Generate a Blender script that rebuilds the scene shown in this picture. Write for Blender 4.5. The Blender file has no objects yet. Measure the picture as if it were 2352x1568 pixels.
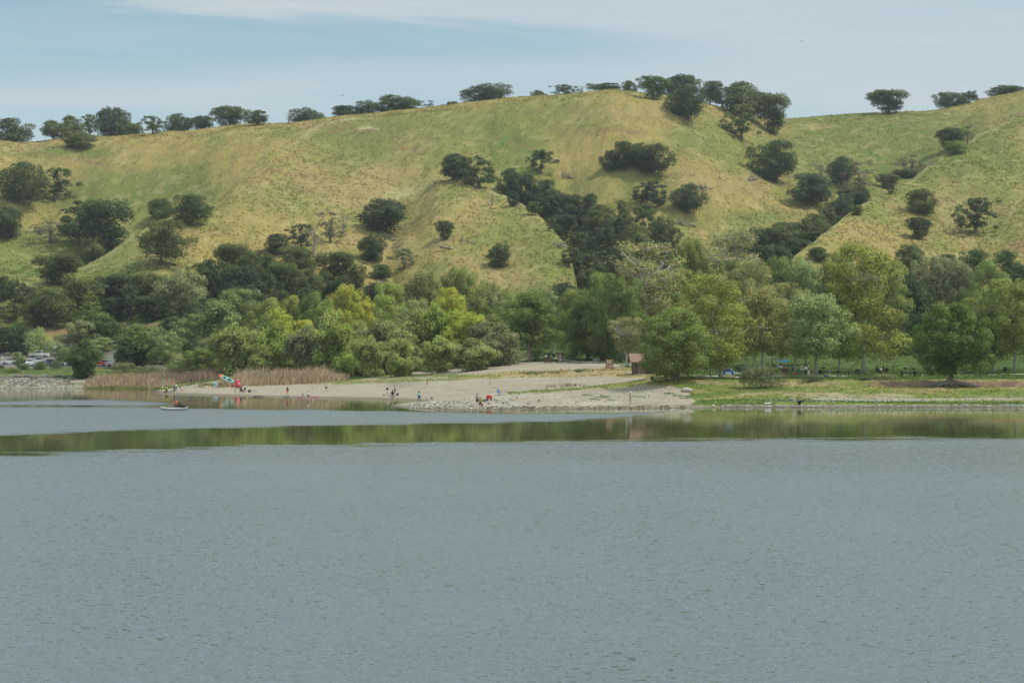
import bpy, bmesh, math, random
import numpy as np
from mathutils import Vector, Matrix
PI = math.pi
scene = bpy.context.scene
col = scene.collection
rng = np.random.default_rng(7)
random.seed(7)

# ------------------------------------------------------------------ camera
# Survey units: bearings and sight-line heights were read off a 2352 px wide sheet
W0, H0, F0 = 2352.0, 1568.0, 3920.0
CAMH, HORY = 5.5, 838.4
PITCH = math.atan((HORY - H0/2)/F0)
cam_d = bpy.data.cameras.new('camera'); cam = bpy.data.objects.new('camera', cam_d); col.objects.link(cam)
cam_d.sensor_width = 36; cam_d.lens = 60; cam_d.clip_start = 0.5; cam_d.clip_end = 6000
cam.location = (0, 0, CAMH); cam.rotation_euler = (PI/2 + PITCH, 0, 0)
scene.camera = cam
scene.view_settings.view_transform = 'Standard'; scene.view_settings.look = 'None'
scene.view_settings.exposure = -.06; scene.view_settings.gamma = 1

def sight_z(oy, D):                     # height of a sight line at ground distance D
    return CAMH + D*np.tan(PITCH + np.arctan((H0/2 - oy)/F0))
def sight_y(z, D):
    return H0/2 - F0*np.tan(np.arctan((z - CAMH)/D) - PITCH)
def bear_x(ox, oy, D):
    dz = sight_z(oy, D) - CAMH
    return (ox - W0/2)/F0*(D*math.cos(PITCH) + dz*math.sin(PITCH))
def S(t): t = np.clip(t, 0, 1); return t*t*(3 - 2*t)

def hash2(ix, iy, seed):
    h = (ix.astype(np.int64)*374761393 + iy.astype(np.int64)*668265263 + seed*982451653) & 0x7fffffff
    h = ((h ^ (h >> 13))*1274126177) & 0x7fffffff
    return ((h ^ (h >> 16)) & 0xffff)/65535.0
def vnoise(x, y, seed=0):
    x0 = np.floor(x); y0 = np.floor(y); fx = S(x - x0); fy = S(y - y0)
    a = hash2(x0, y0, seed); b = hash2(x0+1, y0, seed); c = hash2(x0, y0+1, seed); d = hash2(x0+1, y0+1, seed)
    return (a*(1-fx)+b*fx)*(1-fy) + (c*(1-fx)+d*fx)*fy
def fbm(x, y, seed=0, o=4):
    s = 0; a = .5; t = 0
    for i in range(o):
        s = s + a*vnoise(x*2**i, y*2**i, seed+i); t += a; a *= .55
    return s/t

# ------------------------------------------------------------------ objects
def tag(o, label=None, cat=None, group=None, kind=None):
    if label: o['label'] = label
    if cat: o['category'] = cat
    if group: o['group'] = group
    if kind: o['kind'] = kind
    return o
def link(name, mesh, mat=None, parent=None, smooth=False):
    o = bpy.data.objects.new(name, mesh); col.objects.link(o)
    if mat is not None and not mesh.materials: mesh.materials.append(mat)
    if parent is not None: o.parent = parent
    if smooth: mesh.polygons.foreach_set('use_smooth', [True]*len(mesh.polygons))
    return o
def empty(name, loc=(0, 0, 0), rz=0, s=1, label=None, cat=None, group=None):
    o = bpy.data.objects.new(name, None); o.empty_display_size = .3; col.objects.link(o)
    o.location = loc; o.rotation_euler = (0, 0, rz); o.scale = (s, s, s) if not hasattr(s, '__len__') else s
    return tag(o, label, cat, group)
def mesh_np(name, V, Fq, smooth=False, tri=False):
    V = np.asarray(V, dtype=np.float32).reshape(-1, 3); Fq = np.asarray(Fq, dtype=np.int32)
    n = Fq.shape[1]; me = bpy.data.meshes.new(name)
    me.vertices.add(len(V)); me.vertices.foreach_set('co', V.ravel())
    me.loops.add(Fq.size); me.loops.foreach_set('vertex_index', Fq.ravel())
    me.polygons.add(len(Fq)); me.polygons.foreach_set('loop_start', np.arange(0, Fq.size, n, dtype=np.int32))
    me.polygons.foreach_set('loop_total', np.full(len(Fq), n, dtype=np.int32))
    if smooth: me.polygons.foreach_set('use_smooth', np.ones(len(Fq), dtype=bool))
    me.update(calc_edges=True); me.validate()
    return me
class MB:
    """collects shapes and links them as one mesh object"""
    def __init__(s): s.v = []; s.f = []
    def add(s, V, F):
        b = len(s.v); s.v += [tuple(p) for p in V]; s.f += [[i+b for i in q] for q in F]; return s
    def box(s, c, d, rz=0, rx=0, ry=0, taper=1.0, bev=0.0):
        M = Matrix.Translation(c) @ Matrix.Rotation(rz, 4, 'Z') @ Matrix.Rotation(ry, 4, 'Y') @ Matrix.Rotation(rx, 4, 'X')
        x, y, z = d[0]/2, d[1]/2, d[2]/2; t = taper; e = min(bev, x*.9, y*.9)
        if e <= 0:
            P = [(-x,-y,-z),(x,-y,-z),(x,y,-z),(-x,y,-z),(-x*t,-y*t,z),(x*t,-y*t,z),(x*t,y*t,z),(-x*t,y*t,z)]
            return s.add([M @ Vector(p) for p in P], [(0,3,2,1),(4,5,6,7),(0,1,5,4),(1,2,6,5),(2,3,7,6),(3,0,4,7)])
        ring = lambda k, zz: [(-x*k+e,-y*k,zz),(x*k-e,-y*k,zz),(x*k,-y*k+e,zz),(x*k,y*k-e,zz),(x*k-e,y*k,zz),(-x*k+e,y*k,zz),(-x*k,y*k-e,zz),(-x*k,-y*k+e,zz)]
        P = ring(1, -z) + ring(t, z)
        return s.add([M @ Vector(p) for p in P], [tuple(range(7,-1,-1)), tuple(range(8,16))] + [(i,(i+1)%8,8+(i+1)%8,8+i) for i in range(8)])
    def tube(s, pts, r, n=6, cap=True):
        pts = [Vector(p) for p in pts]; m = len(pts); r = r if hasattr(r, '__len__') else [r]*m
        b = len(s.v); up = Vector((0, 0, 1))
        for i, p in enumerate(pts):
            t = (pts[min(i+1, m-1)] - pts[max(i-1, 0)]).normalized() if m > 1 else up
            a = t.cross(Vector((.31, .95, .07))); a = a.normalized() if a.length > 1e-4 else Vector((1, 0, 0)); c = t.cross(a)
            for k in range(n):
                w = 2*PI*k/n; s.v.append(tuple(p + (a*math.cos(w) + c*math.sin(w))*r[i]))
        for i in range(m-1):
            for k in range(n):
                s.f.append([b+i*n+k, b+i*n+(k+1)%n, b+(i+1)*n+(k+1)%n, b+(i+1)*n+k])
        if cap: s.f.append([b+k for k in range(n-1, -1, -1)]); s.f.append([b+(m-1)*n+k for k in range(n)])
        return s
    def lathe(s, c, prof, n=12, M=None):
        b = len(s.v); c = Vector(c)
        for r, z in prof:
            for k in range(n):
                p = Vector((r*math.cos(2*PI*k/n), r*math.sin(2*PI*k/n), z)); s.v.append(tuple(c + (M @ p if M else p)))
        for i in range(len(prof)-1):
            for k in range(n): s.f.append([b+i*n+k, b+i*n+(k+1)%n, b+(i+1)*n+(k+1)%n, b+(i+1)*n+k])
        s.f.append([b+k for k in range(n-1, -1, -1)]); s.f.append([b+(len(prof)-1)*n+k for k in range(n)])
        return s
    def blob(s, c, r, n=8, m=6, jit=0, seed=0):
        R = random.Random(seed); r = r if hasattr(r, '__len__') else (r, r, r); b = len(s.v)
        for i in range(1, m):
            th = PI*i/m
            for k in range(n):
                q = 1 + jit*(R.random()-.5); w = 2*PI*k/n
                s.v.append((c[0]+r[0]*q*math.sin(th)*math.cos(w), c[1]+r[1]*q*math.sin(th)*math.sin(w), c[2]+r[2]*q*math.cos(th)))
        top = len(s.v); s.v.append((c[0], c[1], c[2]+r[2])); s.v.append((c[0], c[1], c[2]-r[2]))
        for i in range(m-2):
            for k in range(n): s.f.append([b+i*n+k, b+(i+1)*n+k, b+(i+1)*n+(k+1)%n, b+i*n+(k+1)%n])
        for k in range(n):
            s.f.append([top, b+k, b+(k+1)%n]); s.f.append([top+1, b+(m-2)*n+(k+1)%n, b+(m-2)*n+k])
        return s
    def prism(s, outline, y0, y1, M=None):        # outline in x,z ; extruded along y
        n = len(outline); P = [(x, y0, z) for x, z in outline] + [(x, y1, z) for x, z in outline]
        if M: P = [M @ Vector(p) for p in P]
        return s.add(P, [tuple(range(n)), tuple(range(2*n-1, n-1, -1))] + [(i, n+i, n+(i+1)%n, (i+1)%n) for i in range(n)])
    def mesh(s, name, smooth=False):
        me = bpy.data.meshes.new(name); me.from_pydata(s.v, [], s.f); me.update()
        if smooth: me.polygons.foreach_set('use_smooth', [True]*len(me.polygons))
        return me
    def build(s, name, mat, parent=None, smooth=False):
        return link(name, s.mesh(name, smooth), mat, parent)
def copy_tree(o, parent=None):
    c = o.copy(); col.objects.link(c); c.parent = parent
    for ch in list(o.children): copy_tree(ch, c)
    return c

# ------------------------------------------------------------------ materials
MATS = {}
def mat(name, c=(.5, .5, .5), rough=.8, metal=0, noise=.12, nscale=6, spec=.5, bump=0):
    if name in MATS: return MATS[name]
    m = bpy.data.materials.new(name); m.use_nodes = True; nt = m.node_tree; N = nt.nodes; L = nt.links
    b = N['Principled BSDF']; b.inputs['Roughness'].default_value = rough; b.inputs['Metallic'].default_value = metal
    b.inputs['Specular IOR Level'].default_value = spec
    tc = N.new('ShaderNodeTexCoord'); nz = N.new('ShaderNodeTexNoise'); nz.inputs['Scale'].default_value = nscale; nz.inputs['Detail'].default_value = 4
    L.new(tc.outputs['Object'], nz.inputs['Vector'])
    mx = N.new('ShaderNodeMix'); mx.data_type = 'RGBA'
    mx.inputs[6].default_value = (*[v*(1-noise) for v in c], 1); mx.inputs[7].default_value = (*[min(1, v*(1+noise)) for v in c], 1)
    L.new(nz.outputs['Fac'], mx.inputs[0]); L.new(mx.outputs[2], b.inputs['Base Color'])
    if bump:
        bp = N.new('ShaderNodeBump'); bp.inputs['Strength'].default_value = bump; bp.inputs['Distance'].default_value = .02
        L.new(nz.outputs['Fac'], bp.inputs['Height']); L.new(bp.outputs['Normal'], b.inputs['Normal'])
    MATS[name] = m; return m
def ramp(nt, pts):
    r = nt.nodes.new('ShaderNodeValToRGB'); e = r.color_ramp.elements
    while len(e) < len(pts): e.new(.5)
    for i, (p, c) in enumerate(pts): e[i].position = p; e[i].color = (c, c, c, 1) if not hasattr(c, '__len__') else (*c, 1)
    return r
def math_n(nt, op, a, b=None, c=None, clamp=False):
    n = nt.nodes.new('ShaderNodeMath'); n.operation = op; n.use_clamp = clamp
    for i, v in enumerate((a, b, c)):
        if v is None: continue
        if hasattr(v, 'is_output') or isinstance(v, bpy.types.NodeSocket): nt.links.new(v, n.inputs[i])
        else: n.inputs[i].default_value = v
    return n.outputs[0]

# ------------------------------------------------------------------ light and sky
SUN = Vector((.60, -.10, 1.0)).normalized()
sun_el = math.asin(SUN.z); sun_az = math.atan2(SUN.x, SUN.y)
sd = bpy.data.lights.new('sun', 'SUN'); sd.energy = 3.0; sd.angle = math.radians(1.5); sd.color = (1, .95, .86)
so = bpy.data.objects.new('sun', sd); col.objects.link(so); so.rotation_euler = (-SUN).to_track_quat('-Z', 'Y').to_euler(); so.location = (200, 100, 400)
w = bpy.data.worlds.new('World'); scene.world = w; w.use_nodes = True; nt = w.node_tree; N = nt.nodes; L = nt.links
bg = N['Background']; sky = N.new('ShaderNodeTexSky'); sky.sky_type = 'NISHITA'; sky.sun_disc = False
sky.sun_elevation = sun_el; sky.sun_rotation = sun_az; sky.altitude = 200; sky.air_density = 1.0; sky.dust_density = .6; sky.ozone_density = 2.0
tc = N.new('ShaderNodeTexCoord'); sp = N.new('ShaderNodeSeparateXYZ'); L.new(tc.outputs['Generated'], sp.inputs[0])
yy = math_n(nt, 'MAXIMUM', math_n(nt, 'ABSOLUTE', sp.outputs[1]), .05)
u = math_n(nt, 'DIVIDE', sp.outputs[0], yy); v = math_n(nt, 'DIVIDE', sp.outputs[2], yy)
cb = N.new('ShaderNodeCombineXYZ'); L.new(math_n(nt, 'MULTIPLY', u, 3.0), cb.inputs[0])
L.new(math_n(nt, 'MULTIPLY', math_n(nt, 'ADD', v, math_n(nt, 'MULTIPLY', u, .05)), 34.0), cb.inputs[1])
nz = N.new('ShaderNodeTexNoise'); nz.inputs['Scale'].default_value = 1.0; nz.inputs['Detail'].default_value = 7; nz.inputs['Roughness'].default_value = .62; nz.inputs['Distortion'].default_value = .5
L.new(cb.outputs[0], nz.inputs['Vector'])
jit = math_n(nt, 'MULTIPLY', math_n(nt, 'SUBTRACT', nz.outputs['Fac'], .5), .05)
def sstep(x, a, b):
    m = N.new('ShaderNodeMapRange'); m.interpolation_type = 'SMOOTHSTEP'; L.new(x, m.inputs[0]); m.inputs[1].default_value = a; m.inputs[2].default_value = b; return m.outputs[0]
v1 = math_n(nt, 'ADD', math_n(nt, 'ADD', v, math_n(nt, 'MULTIPLY', u, .075)), jit)
v2 = math_n(nt, 'ADD', math_n(nt, 'SUBTRACT', v, math_n(nt, 'MULTIPLY', u, .03)), jit)
blue = math_n(nt, 'MULTIPLY', sstep(v2, .165, .187), math_n(nt, 'SUBTRACT', 1.0, sstep(v1, .192, .207)))
blue = math_n(nt, 'MULTIPLY', blue, math_n(nt, 'SUBTRACT', 1.0, sstep(u, -.02, .2)))
low = math_n(nt, 'SUBTRACT', 1.0, sstep(math_n(nt, 'ADD', v, jit), .128, .158))
high = sstep(v, .45, 1.3)
cov = math_n(nt, 'SUBTRACT', .84, math_n(nt, 'MULTIPLY', blue, .62))
cov = math_n(nt, 'SUBTRACT', cov, math_n(nt, 'MULTIPLY', low, .5))
cov = math_n(nt, 'ADD', cov, math_n(nt, 'MULTIPLY', math_n(nt, 'SUBTRACT', nz.outputs['Fac'], .5), 1.1), clamp=True)
mx = N.new('ShaderNodeMix'); mx.data_type = 'RGBA'; L.new(cov, mx.inputs[0])
tint = N.new('ShaderNodeMix'); tint.data_type = 'RGBA'; tint.blend_type = 'MULTIPLY'; tint.inputs[0].default_value = 1
L.new(sky.outputs[0], tint.inputs[6]); tint.inputs[7].default_value = (1.35, 1.45, 1.22, 1)
L.new(tint.outputs[2], mx.inputs[6]); mx.inputs[7].default_value = (5.9, 6.75, 7.2, 1)
vs = N.new('ShaderNodeVectorMath'); vs.operation = 'SCALE'; L.new(mx.outputs[2], vs.inputs[0]); L.new(math_n(nt, 'ADD', 1.0, math_n(nt, 'MULTIPLY', high, .4)), vs.inputs['Scale'])   # added fill light: sky scaled brighter overhead, out of view
L.new(vs.outputs[0], bg.inputs[0]); bg.inputs[1].default_value = .1
# ------------------------------------------------------------------ terrain
COLS = np.arange(-520, 2871, 4.0)
DS = np.concatenate([np.arange(185, 320, .75), np.arange(320, 560, 1.5), np.arange(560, 1000, 2.2), np.arange(1000, 1401, 20.0)])
def line(pts):            # (bearing, sight height or None for the water's edge, distance or None)
    ox, dd, zz = [], [], []
    for p in pts:
        x, y, D = p
        if D is None: D = F0*CAMH/(y - HORY)
        ox.append(x); dd.append(D); zz.append(float(sight_z(y, D)))
    return np.interp(COLS, ox, dd), np.interp(COLS, ox, zz)
def sheet(lines):
    D = np.array([l[0] for l in lines]); Z = np.array([l[1] for l in lines])
    D = np.maximum.accumulate(D + np.arange(len(lines))[:, None]*.01, axis=0)
    out = np.empty((len(DS), len(COLS)))
    for j in range(len(COLS)): out[:, j] = np.interp(DS, D[:, j], Z[:, j])
    return out
def shift(l, dd, dz): return (l[0]+dd, l[1]+dz)
def flat(D, z): return (np.full(len(COLS), float(D)), np.full(len(COLS), float(z)))
WL = [(-520,893,None),(0,892,None),(345,893,None),(353,903,None),(370,907,None),(480,910.5,None),(600,913,None),(750,916,None),(860,918,None),(895,919,None),(950,921,None),(980,922.5,None),(1010,932,None),(1060,941,None),(1100,942.5,None),(1200,942,None),(1400,939,None),(1550,937,None),(1667,936,None),(1900,936,None),(2352,935.5,None),(2870,935,None)]
l1 = line(WL)
l2 = line([(-520,888,408),(0,888,408),(200,888,410),(345,890,395),(480,892,365),(750,890,350),(900,890,350),(1000,895,310),(1150,905,262),(1300,900,255),(1450,898,252),(1550,893,248),(1620,890,250),(1700,887,252),(2352,887,252),(2870,887,252)])
l3 = line([(-520,864,425),(0,864,425),(290,868,420),(345,882,402),(480,884,376),(620,882,372),(750,877,370),(860,872,365),(1000,880,335),(1150,890,290),(1300,885,275),(1450,884,262),(1500,876,256),(1555,873,255),(1700,874,256),(2000,873.5,256),(2352,872,256),(2870,872,256)])
l4 = line([(-520,842,453),(0,842,455),(290,842,455),(345,862,425),(480,868,400),(620,868,400),(750,864,400),(860,858,395),(1000,856,370),(1150,855,340),(1300,858,320),(1450,858,300),(1555,860,285),(1700,862,290),(2000,862,290),(2352,860,290),(2870,860,290)])
l5 = line([(-520,833,478),(0,833,478),(290,833,478),(345,836,475),(480,842,455),(620,850,440),(750,846,440),(860,842,430),(1000,840,420),(1060,834,405),(1150,831,400),(1300,831,400),(1450,832,390),(1555,838,370),(1700,843,360),(2000,848,350),(2352,847,350),(2870,847,350)])
l6 = line([(-520,800,520),(0,800,520),(290,800,520),(480,815,520),(860,815,520),(1000,812,510),(1150,795,500),(1300,790,500),(1450,795,500),(1700,790,480),(2000,785,480),(2352,780,480),(2870,780,480)])
l7 = line([(-520,735,585),(0,735,585),(350,720,590),(600,710,590),(860,690,590),(1100,680,590),(1300,690,590),(1500,680,580),(1800,670,580),(2100,680,560),(2352,660,560),(2870,650,560)])
T = [(-520,345,900),(0,325,900),(45,331,900),(86,329,900),(140,320,900),(200,315,900),(275,315,895),(345,310,890),(448,300,885),(517,292,880),(588,289,875),(689,283,870),(804,267,865),(919,258,860),(1000,248,858),(1062,240,856),(1131,231,854),(1176,228,852),(1263,221,850),(1338,215,848),(1407,209,846),(1447,213,848),(1493,219,852),(1550,225,858),(1600,235,865),(1636,244,872),(1700,260,890),(1750,270,910),(1810,275,935),(1895,270,950),(1985,265,950),(2045,263,950),(2125,257,948),(2211,244,942),(2268,230,936),(2325,220,932),(2352,213,930),(2600,180,920),(2870,150,920)]
l8 = line(T)
dip = np.interp(COLS, [-520,0,200,420,560,700,1000,1150,1300,1420,1550,1800,1950,2150,2352,2870], [6,8,18,19,15,8,3,10,17,13,6,7,15,16,9,5])
lg = (l7[0]+(l8[0]-l7[0])*.36, l7[1]+(l8[1]-l7[1])*.36 - dip)
base = sheet([flat(180, -5), shift(l1, -14, -1.6), l1, l2, l3, l4, l5, l6, l7, lg, shift(l8, -55, -11), shift(l8, -18, -1.9), l8, shift(l8, 30, -8), shift(l8, 90, -30), shift(l8, 300, -110)])
# left spur
c1 = line([(-520,760,540),(0,678,565),(77,653,575),(132,635,585),(195,610,598),(230,595,603),(304,551,618),(367,515,632),(460,478,662),(500,460,682),(545,418,705),(600,377,740),(650,348,772),(718,308,812),(800,290,830),(870,300,830),(1000,400,800),(2870,1000,800)])
def spur(c, zf, lift=2.2):
    fd = c[0] - np.clip((c[1]-zf)/.36, 18, 420); fz = np.minimum(zf, c[1]-5)
    at_ = lambda k, up: (fd + (c[0]-fd)*k, fz + (c[1]-fz)*k + up)
    return sheet([flat(185, -60), (fd-60, fz-18), (fd, fz), at_(.5, lift), at_(.85, lift*.8), c, shift(c, 7, -1.8), shift(c, 16, -7), shift(c, 80, -58), shift(c, 300, -260)])
def settle(c, xs, ds):                   # let a spur's end sink into the slope it grows from
    b = np.array([np.interp(c[0][j], DS, base[:, j]) for j in range(len(COLS))])
    return (c[0], np.minimum(c[1], b + np.interp(COLS, xs, ds)))
c1 = settle(c1, [-520, 640, 760, 900, 1050, 2870], [99, 99, 9, 4, -4, -60])
s1 = spur(c1, 20)
# middle spur
c2 = line([(-520,1000,650),(600,640,680),(700,560,690),(780,505,700),(850,455,706),(935,402,720),(1005,405,715),(1060,413,708),(1120,434,695),(1150,446,688),(1206,471,665),(1252,500,640),(1286,540,617),(1309,580,598),(1322,625,580),(1332,700,560),(1400,900,560),(2870,1400,560)])
c2 = settle(c2, [-520, 600, 820, 960, 1060, 1150, 2870], [-60, -12, -3, 2, 8, 99, 99])
s2 = spur(c2, 22)
# right hill
c3 = line([(-520,1400,480),(1500,900,480),(1640,690,495),(1720,645,508),(1800,602,525),(1860,560,546),(1902,526,566),(1930,502,585),(1969,472,605),(2000,454,620),(2033,433,640),(2097,398,670),(2149,364,700),(2174,346,720),(2233,316,745),(2289,285,770),(2352,245,800),(2500,190,850),(2870,90,900)])
s3 = spur(c3, 13)
# gravel spit
ox = [(893,931,None),(920,935.5,None),(960,938.5,None),(1000,941,None),(1100,942.7,None)]
sa = line(ox); sb = line([(893,930,None),(920,927,None),(960,923.5,None),(1000,921,None),(1100,910,None)])
hz = np.interp(COLS, [880, 893, 920, 1000, 1100, 1180], [-3, 0, .28, .75, .9, -3])
spit = sheet([shift(sa, -14, -1.6), shift(sa, -.5, np.minimum(hz, 0)), ((sa[0]*.6+sb[0]*.4), hz), shift(sb, .5, np.minimum(hz, 0)), shift(sb, 20, -3)])
Zg = np.maximum(np.maximum(base, spit), np.maximum(np.maximum(s1, s2), s3))
for _ in range(3):
    Zs = Zg.copy(); Zs[1:-1] = (Zg[:-2] + 2*Zg[1:-1] + Zg[2:])/4
    Z2 = Zs.copy(); Z2[:, 1:-1] = (Zs[:, :-2] + 2*Zs[:, 1:-1] + Zs[:, 2:])/4; Zg = Z2
CC, DD = np.meshgrid(COLS, DS); XX = (CC - W0/2)/F0*DD
far = S((DD - 570)/80); topd = np.abs(DD - l8[0][None, :]); soft = .18 + .82*S((topd - 10)/120)
Zg += far*soft*((fbm(XX/45, DD/70, 3)-.5)*8.0 + (fbm(XX/14, DD/34, 5)-.5)*2.4 + (fbm(XX/26, DD/160, 8)-.5)*8.5) + far*(fbm(XX/4, DD/6, 9, 3)-.5)*.35
near = S((Zg - .15)/.8)*(1 - far)
Zg += near*((fbm(XX/5, DD/7, 21)-.5)*.22 + (fbm(XX/1.6, DD/2, 22, 3)-.5)*.1)
# eroded, undercut face of the bank on the right
edge = S((CC - 1640)/120)*S(1 - np.abs(DD - 254)/4)
Zg += edge*((fbm(XX/1.5, DD/1.2, 33)-.5)*.9 + (fbm(XX/5, DD/3, 34)-.5)*1.0)
# shoreline wobble
Zg += S(1 - np.abs(Zg)/.5)*(fbm(XX/3.5, DD/5, 41)-.5)*.10
OY = sight_y(Zg, DD)
def terrain(c, D):
    c = np.asarray(c, float); D = np.asarray(D, float)
    j = np.clip((c - COLS[0])/4.0, 0, len(COLS)-1.001); i = np.interp(D, DS, np.arange(len(DS))); i = np.clip(i, 0, len(DS)-1.001)
    j0 = j.astype(int); i0 = i.astype(int); fj = j-j0; fi = i-i0
    return ((Zg[i0, j0]*(1-fj)+Zg[i0, j0+1]*fj)*(1-fi) + (Zg[i0+1, j0]*(1-fj)+Zg[i0+1, j0+1]*fj)*fi)
def gz(x, y): return float(terrain(x/y*F0 + W0/2, y))
_t = np.arange(200, 1100, .25)
def hit(ox, oy, dmin=200):             # where the sight line first meets the ground or the water
    zr = sight_z(oy, _t); xr = (ox - W0/2)/F0*(_t*math.cos(PITCH) + (zr - CAMH)*math.sin(PITCH)); c = xr/_t*F0 + W0/2
    g = np.maximum(terrain(c, _t), 0); ok = np.nonzero((g >= zr) & (_t >= dmin))[0]
    k = ok[0] if len(ok) else int(np.argmax(np.where(_t >= dmin, (g - CAMH)/_t, -9)))
    return Vector((float(xr[k]), float(_t[k]), float(g[k])))
def at(ox, D):                         # on the ground at a bearing and distance
    x = (ox - W0/2)/F0*D; return Vector((x, D, max(0.0, gz(x, D))))
PS = W0/4096.0
def hp(px, py, dmin=200): return hit(px*PS, py*PS, dmin)

# ------------------------------------------------------------------ ground colours (what grows or lies where)
n1 = fbm(XX/60, DD/60, 50); n2 = fbm(XX/12, DD/22, 51); n3 = fbm(XX/3, DD/5, 52); n4 = fbm(XX/1.1, DD/1.8, 54, 3)
def mixc(A, B, t): return A + (np.asarray(B) - A)*t[..., None]
A = np.zeros(Zg.shape + (3,))
straw = np.array((.335,.262,.085)); green = np.array((.130,.175,.038)); hgreen = np.array((.200,.206,.053))
A[:] = hgreen
t = S((n1*.5 + n2*.35 + n3*.15 - .40)/.2)
A = mixc(A, straw, t*.85)
def blobm(cx, cy, rx, ry, amt=1.0): return np.exp(-(((CC-cx)/rx)**2 + ((OY-cy)/ry)**2))*amt
hill = DD > 545
gm = np.zeros(Zg.shape)
for b in [(130,620,260,110,1.0),(330,450,200,60,.85),(420,400,110,50,.5),(1180,350,70,70,.8),(1700,420,80,40,.3),(2050,340,260,85,1.15),(1950,420,120,70,.7),(1280,600,60,70,.5),(1150,300,140,40,.5),(150,350,140,18,.8),(700,310,200,9,.5),(1600,330,120,50,.45),(1750,500,120,30,.5),(920,690,70,20,.5),(2250,480,60,12,.4),(1060,400,60,14,.5),(470,480,50,60,.5),(1480,620,200,60,.6),(2000,290,200,20,.6),(300,740,80,20,.7),(240,600,40,60,.5)]:
    gm = np.maximum(gm, blobm(*b))
gm = S((gm*1.25 + (n2-.5)*.7 + (n3-.5)*.5 - .18)/.55)*hill
A = mixc(A, green, gm*.8)
sm = np.zeros(Zg.shape)
for b in [(850,440,330,80,.7),(1100,640,170,60,.8),(2200,470,200,90,.6),(1430,260,170,30,.7),(1650,420,180,50,.6),(300,350,60,14,.7),(900,560,170,70,.5),(2080,600,220,40,.7),(350,590,140,40,.6),(1890,290,60,9,.8),(60,340,60,16,.7),(640,470,150,70,.5)]:
    sm = np.maximum(sm, blobm(*b))
sm = S((sm*1.2 + (n2-.5)*.9 + (n3-.5)*.5 - .3)/.6)*hill
A = mixc(A, (.325,.255,.108), sm*.75)
A = mixc(A, (.20,.165,.07), S((fbm(XX/9, DD/7, 57)-.56)/.12)*hill*.32)
A = mixc(A, (.40,.34,.15), S((fbm(XX/5, DD/4, 58)-.60)/.08)*hill*.35)
# trampled cattle terraces: thin level lines across the slope
ter = np.sin(Zg*3.3 + fbm(XX/18, DD/18, 60)*9)*.5+.5
tm = np.zeros(Zg.shape)
for b in [(1250,290,130,45,.9),(1400,300,100,20,.9),(850,330,130,50,.8),(1000,640,150,40,.5),(2250,500,160,90,.5),(1650,440,150,30,.35),(700,400,200,60,.4),(950,500,120,60,.5),(450,420,200,60,.25),(2100,560,160,30,.5)]:
    tm = np.maximum(tm, blobm(*b))
tm = tm*S((ter-.55)/.3)*S((n3*.6+n2*.4-.35)/.3)*hill
A = mixc(A, (.17,.125,.06), tm*.9)
def stroke(pts, hh, c, amt=1.0, endf=8, rough=.9, dlim=None):
    global A
    x = [p[0] for p in pts]; y = [p[1] for p in pts]
    yl = np.interp(CC, x, y); e = S((CC-x[0]+endf)/(2*endf))*S((x[-1]-CC+endf)/(2*endf))
    q = np.clip(1 - np.abs(OY-yl)/hh, 0, 1)*e
    m = S((q*1.3 + (n3-.5)*rough + (n4-.5)*rough*.8 - .25)/.35)*(q > 0)
    if dlim: m = m*(DD > dlim[0])*(DD < dlim[1])
    A = mixc(A, c, m*amt)
dirt = (.25,.165,.085); dirt2 = (.30,.22,.13)
for cx_ in (c1, c2, c3):                # backlit rim of the crest grass, painted in as a paler colour
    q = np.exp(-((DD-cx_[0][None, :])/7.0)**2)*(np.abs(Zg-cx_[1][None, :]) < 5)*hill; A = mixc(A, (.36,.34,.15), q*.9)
for pts, hh, a in [([(80,350),(180,368),(260,384)],5,.75),([(200,374),(300,390)],7,.5),([(690,290),(800,288)],7,.55),([(740,305),(830,300),(870,296)],6,.5),([(590,395),(650,388)],8,.8),([(590,388),(620,376),(700,345)],6,.5),([(640,398),(720,402)],5,.6),([(900,335),(980,350)],6,.7),([(850,315),(980,322)],4,.6),([(1370,297),(1490,305)],6,.7),([(1170,330),(1230,345)],5,.6),([(1200,295),(1400,300)],3,.5),([(560,375),(590,370)],5,.6),([(480,380),(520,392)],4,.5),([(500,400),(510,430)],12,.4),([(2230,290),(2300,275),(2352,262)],6,.5),([(2100,295),(2180,297)],4,.4),([(1905,530),(1960,528),(2010,540)],6,.6),([(2300,580),(2352,560)],22,.75),([(1600,470),(1700,466)],4,.3),([(980,545),(1100,560)],4,.3),([(1175,340),(1190,385)],14,.35),([(1060,520),(1120,545)],4,.4),([(300,470),(420,500)],5,.25)]:
    stroke(pts, hh, dirt, a*.8, dlim=(545, 1400))
stroke([(820,297),(845,292),(872,297)], 4, (.42,.36,.20), .7, dlim=(545, 1400))
# flats and shore
lawn = np.array((.075,.125,.026)); sand = np.array((.345,.300,.222)); dry = np.array((.33,.26,.085))
lo = 1 - S((DD-np.interp(CC,[0,1500,1800,2870],[535,540,490,480]))/25)
F = np.zeros(A.shape); F[:] = lawn; F = mixc(F, (.135,.175,.045), S((n2*.5+n3*.5-.45)/.25)*.7); F = mixc(F, (.045,.085,.018), S((n3*.5+n4*.5-.5)/.2)*.5)
A = mixc(A, (0, 0, 0), lo) + F*lo[..., None]
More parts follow.
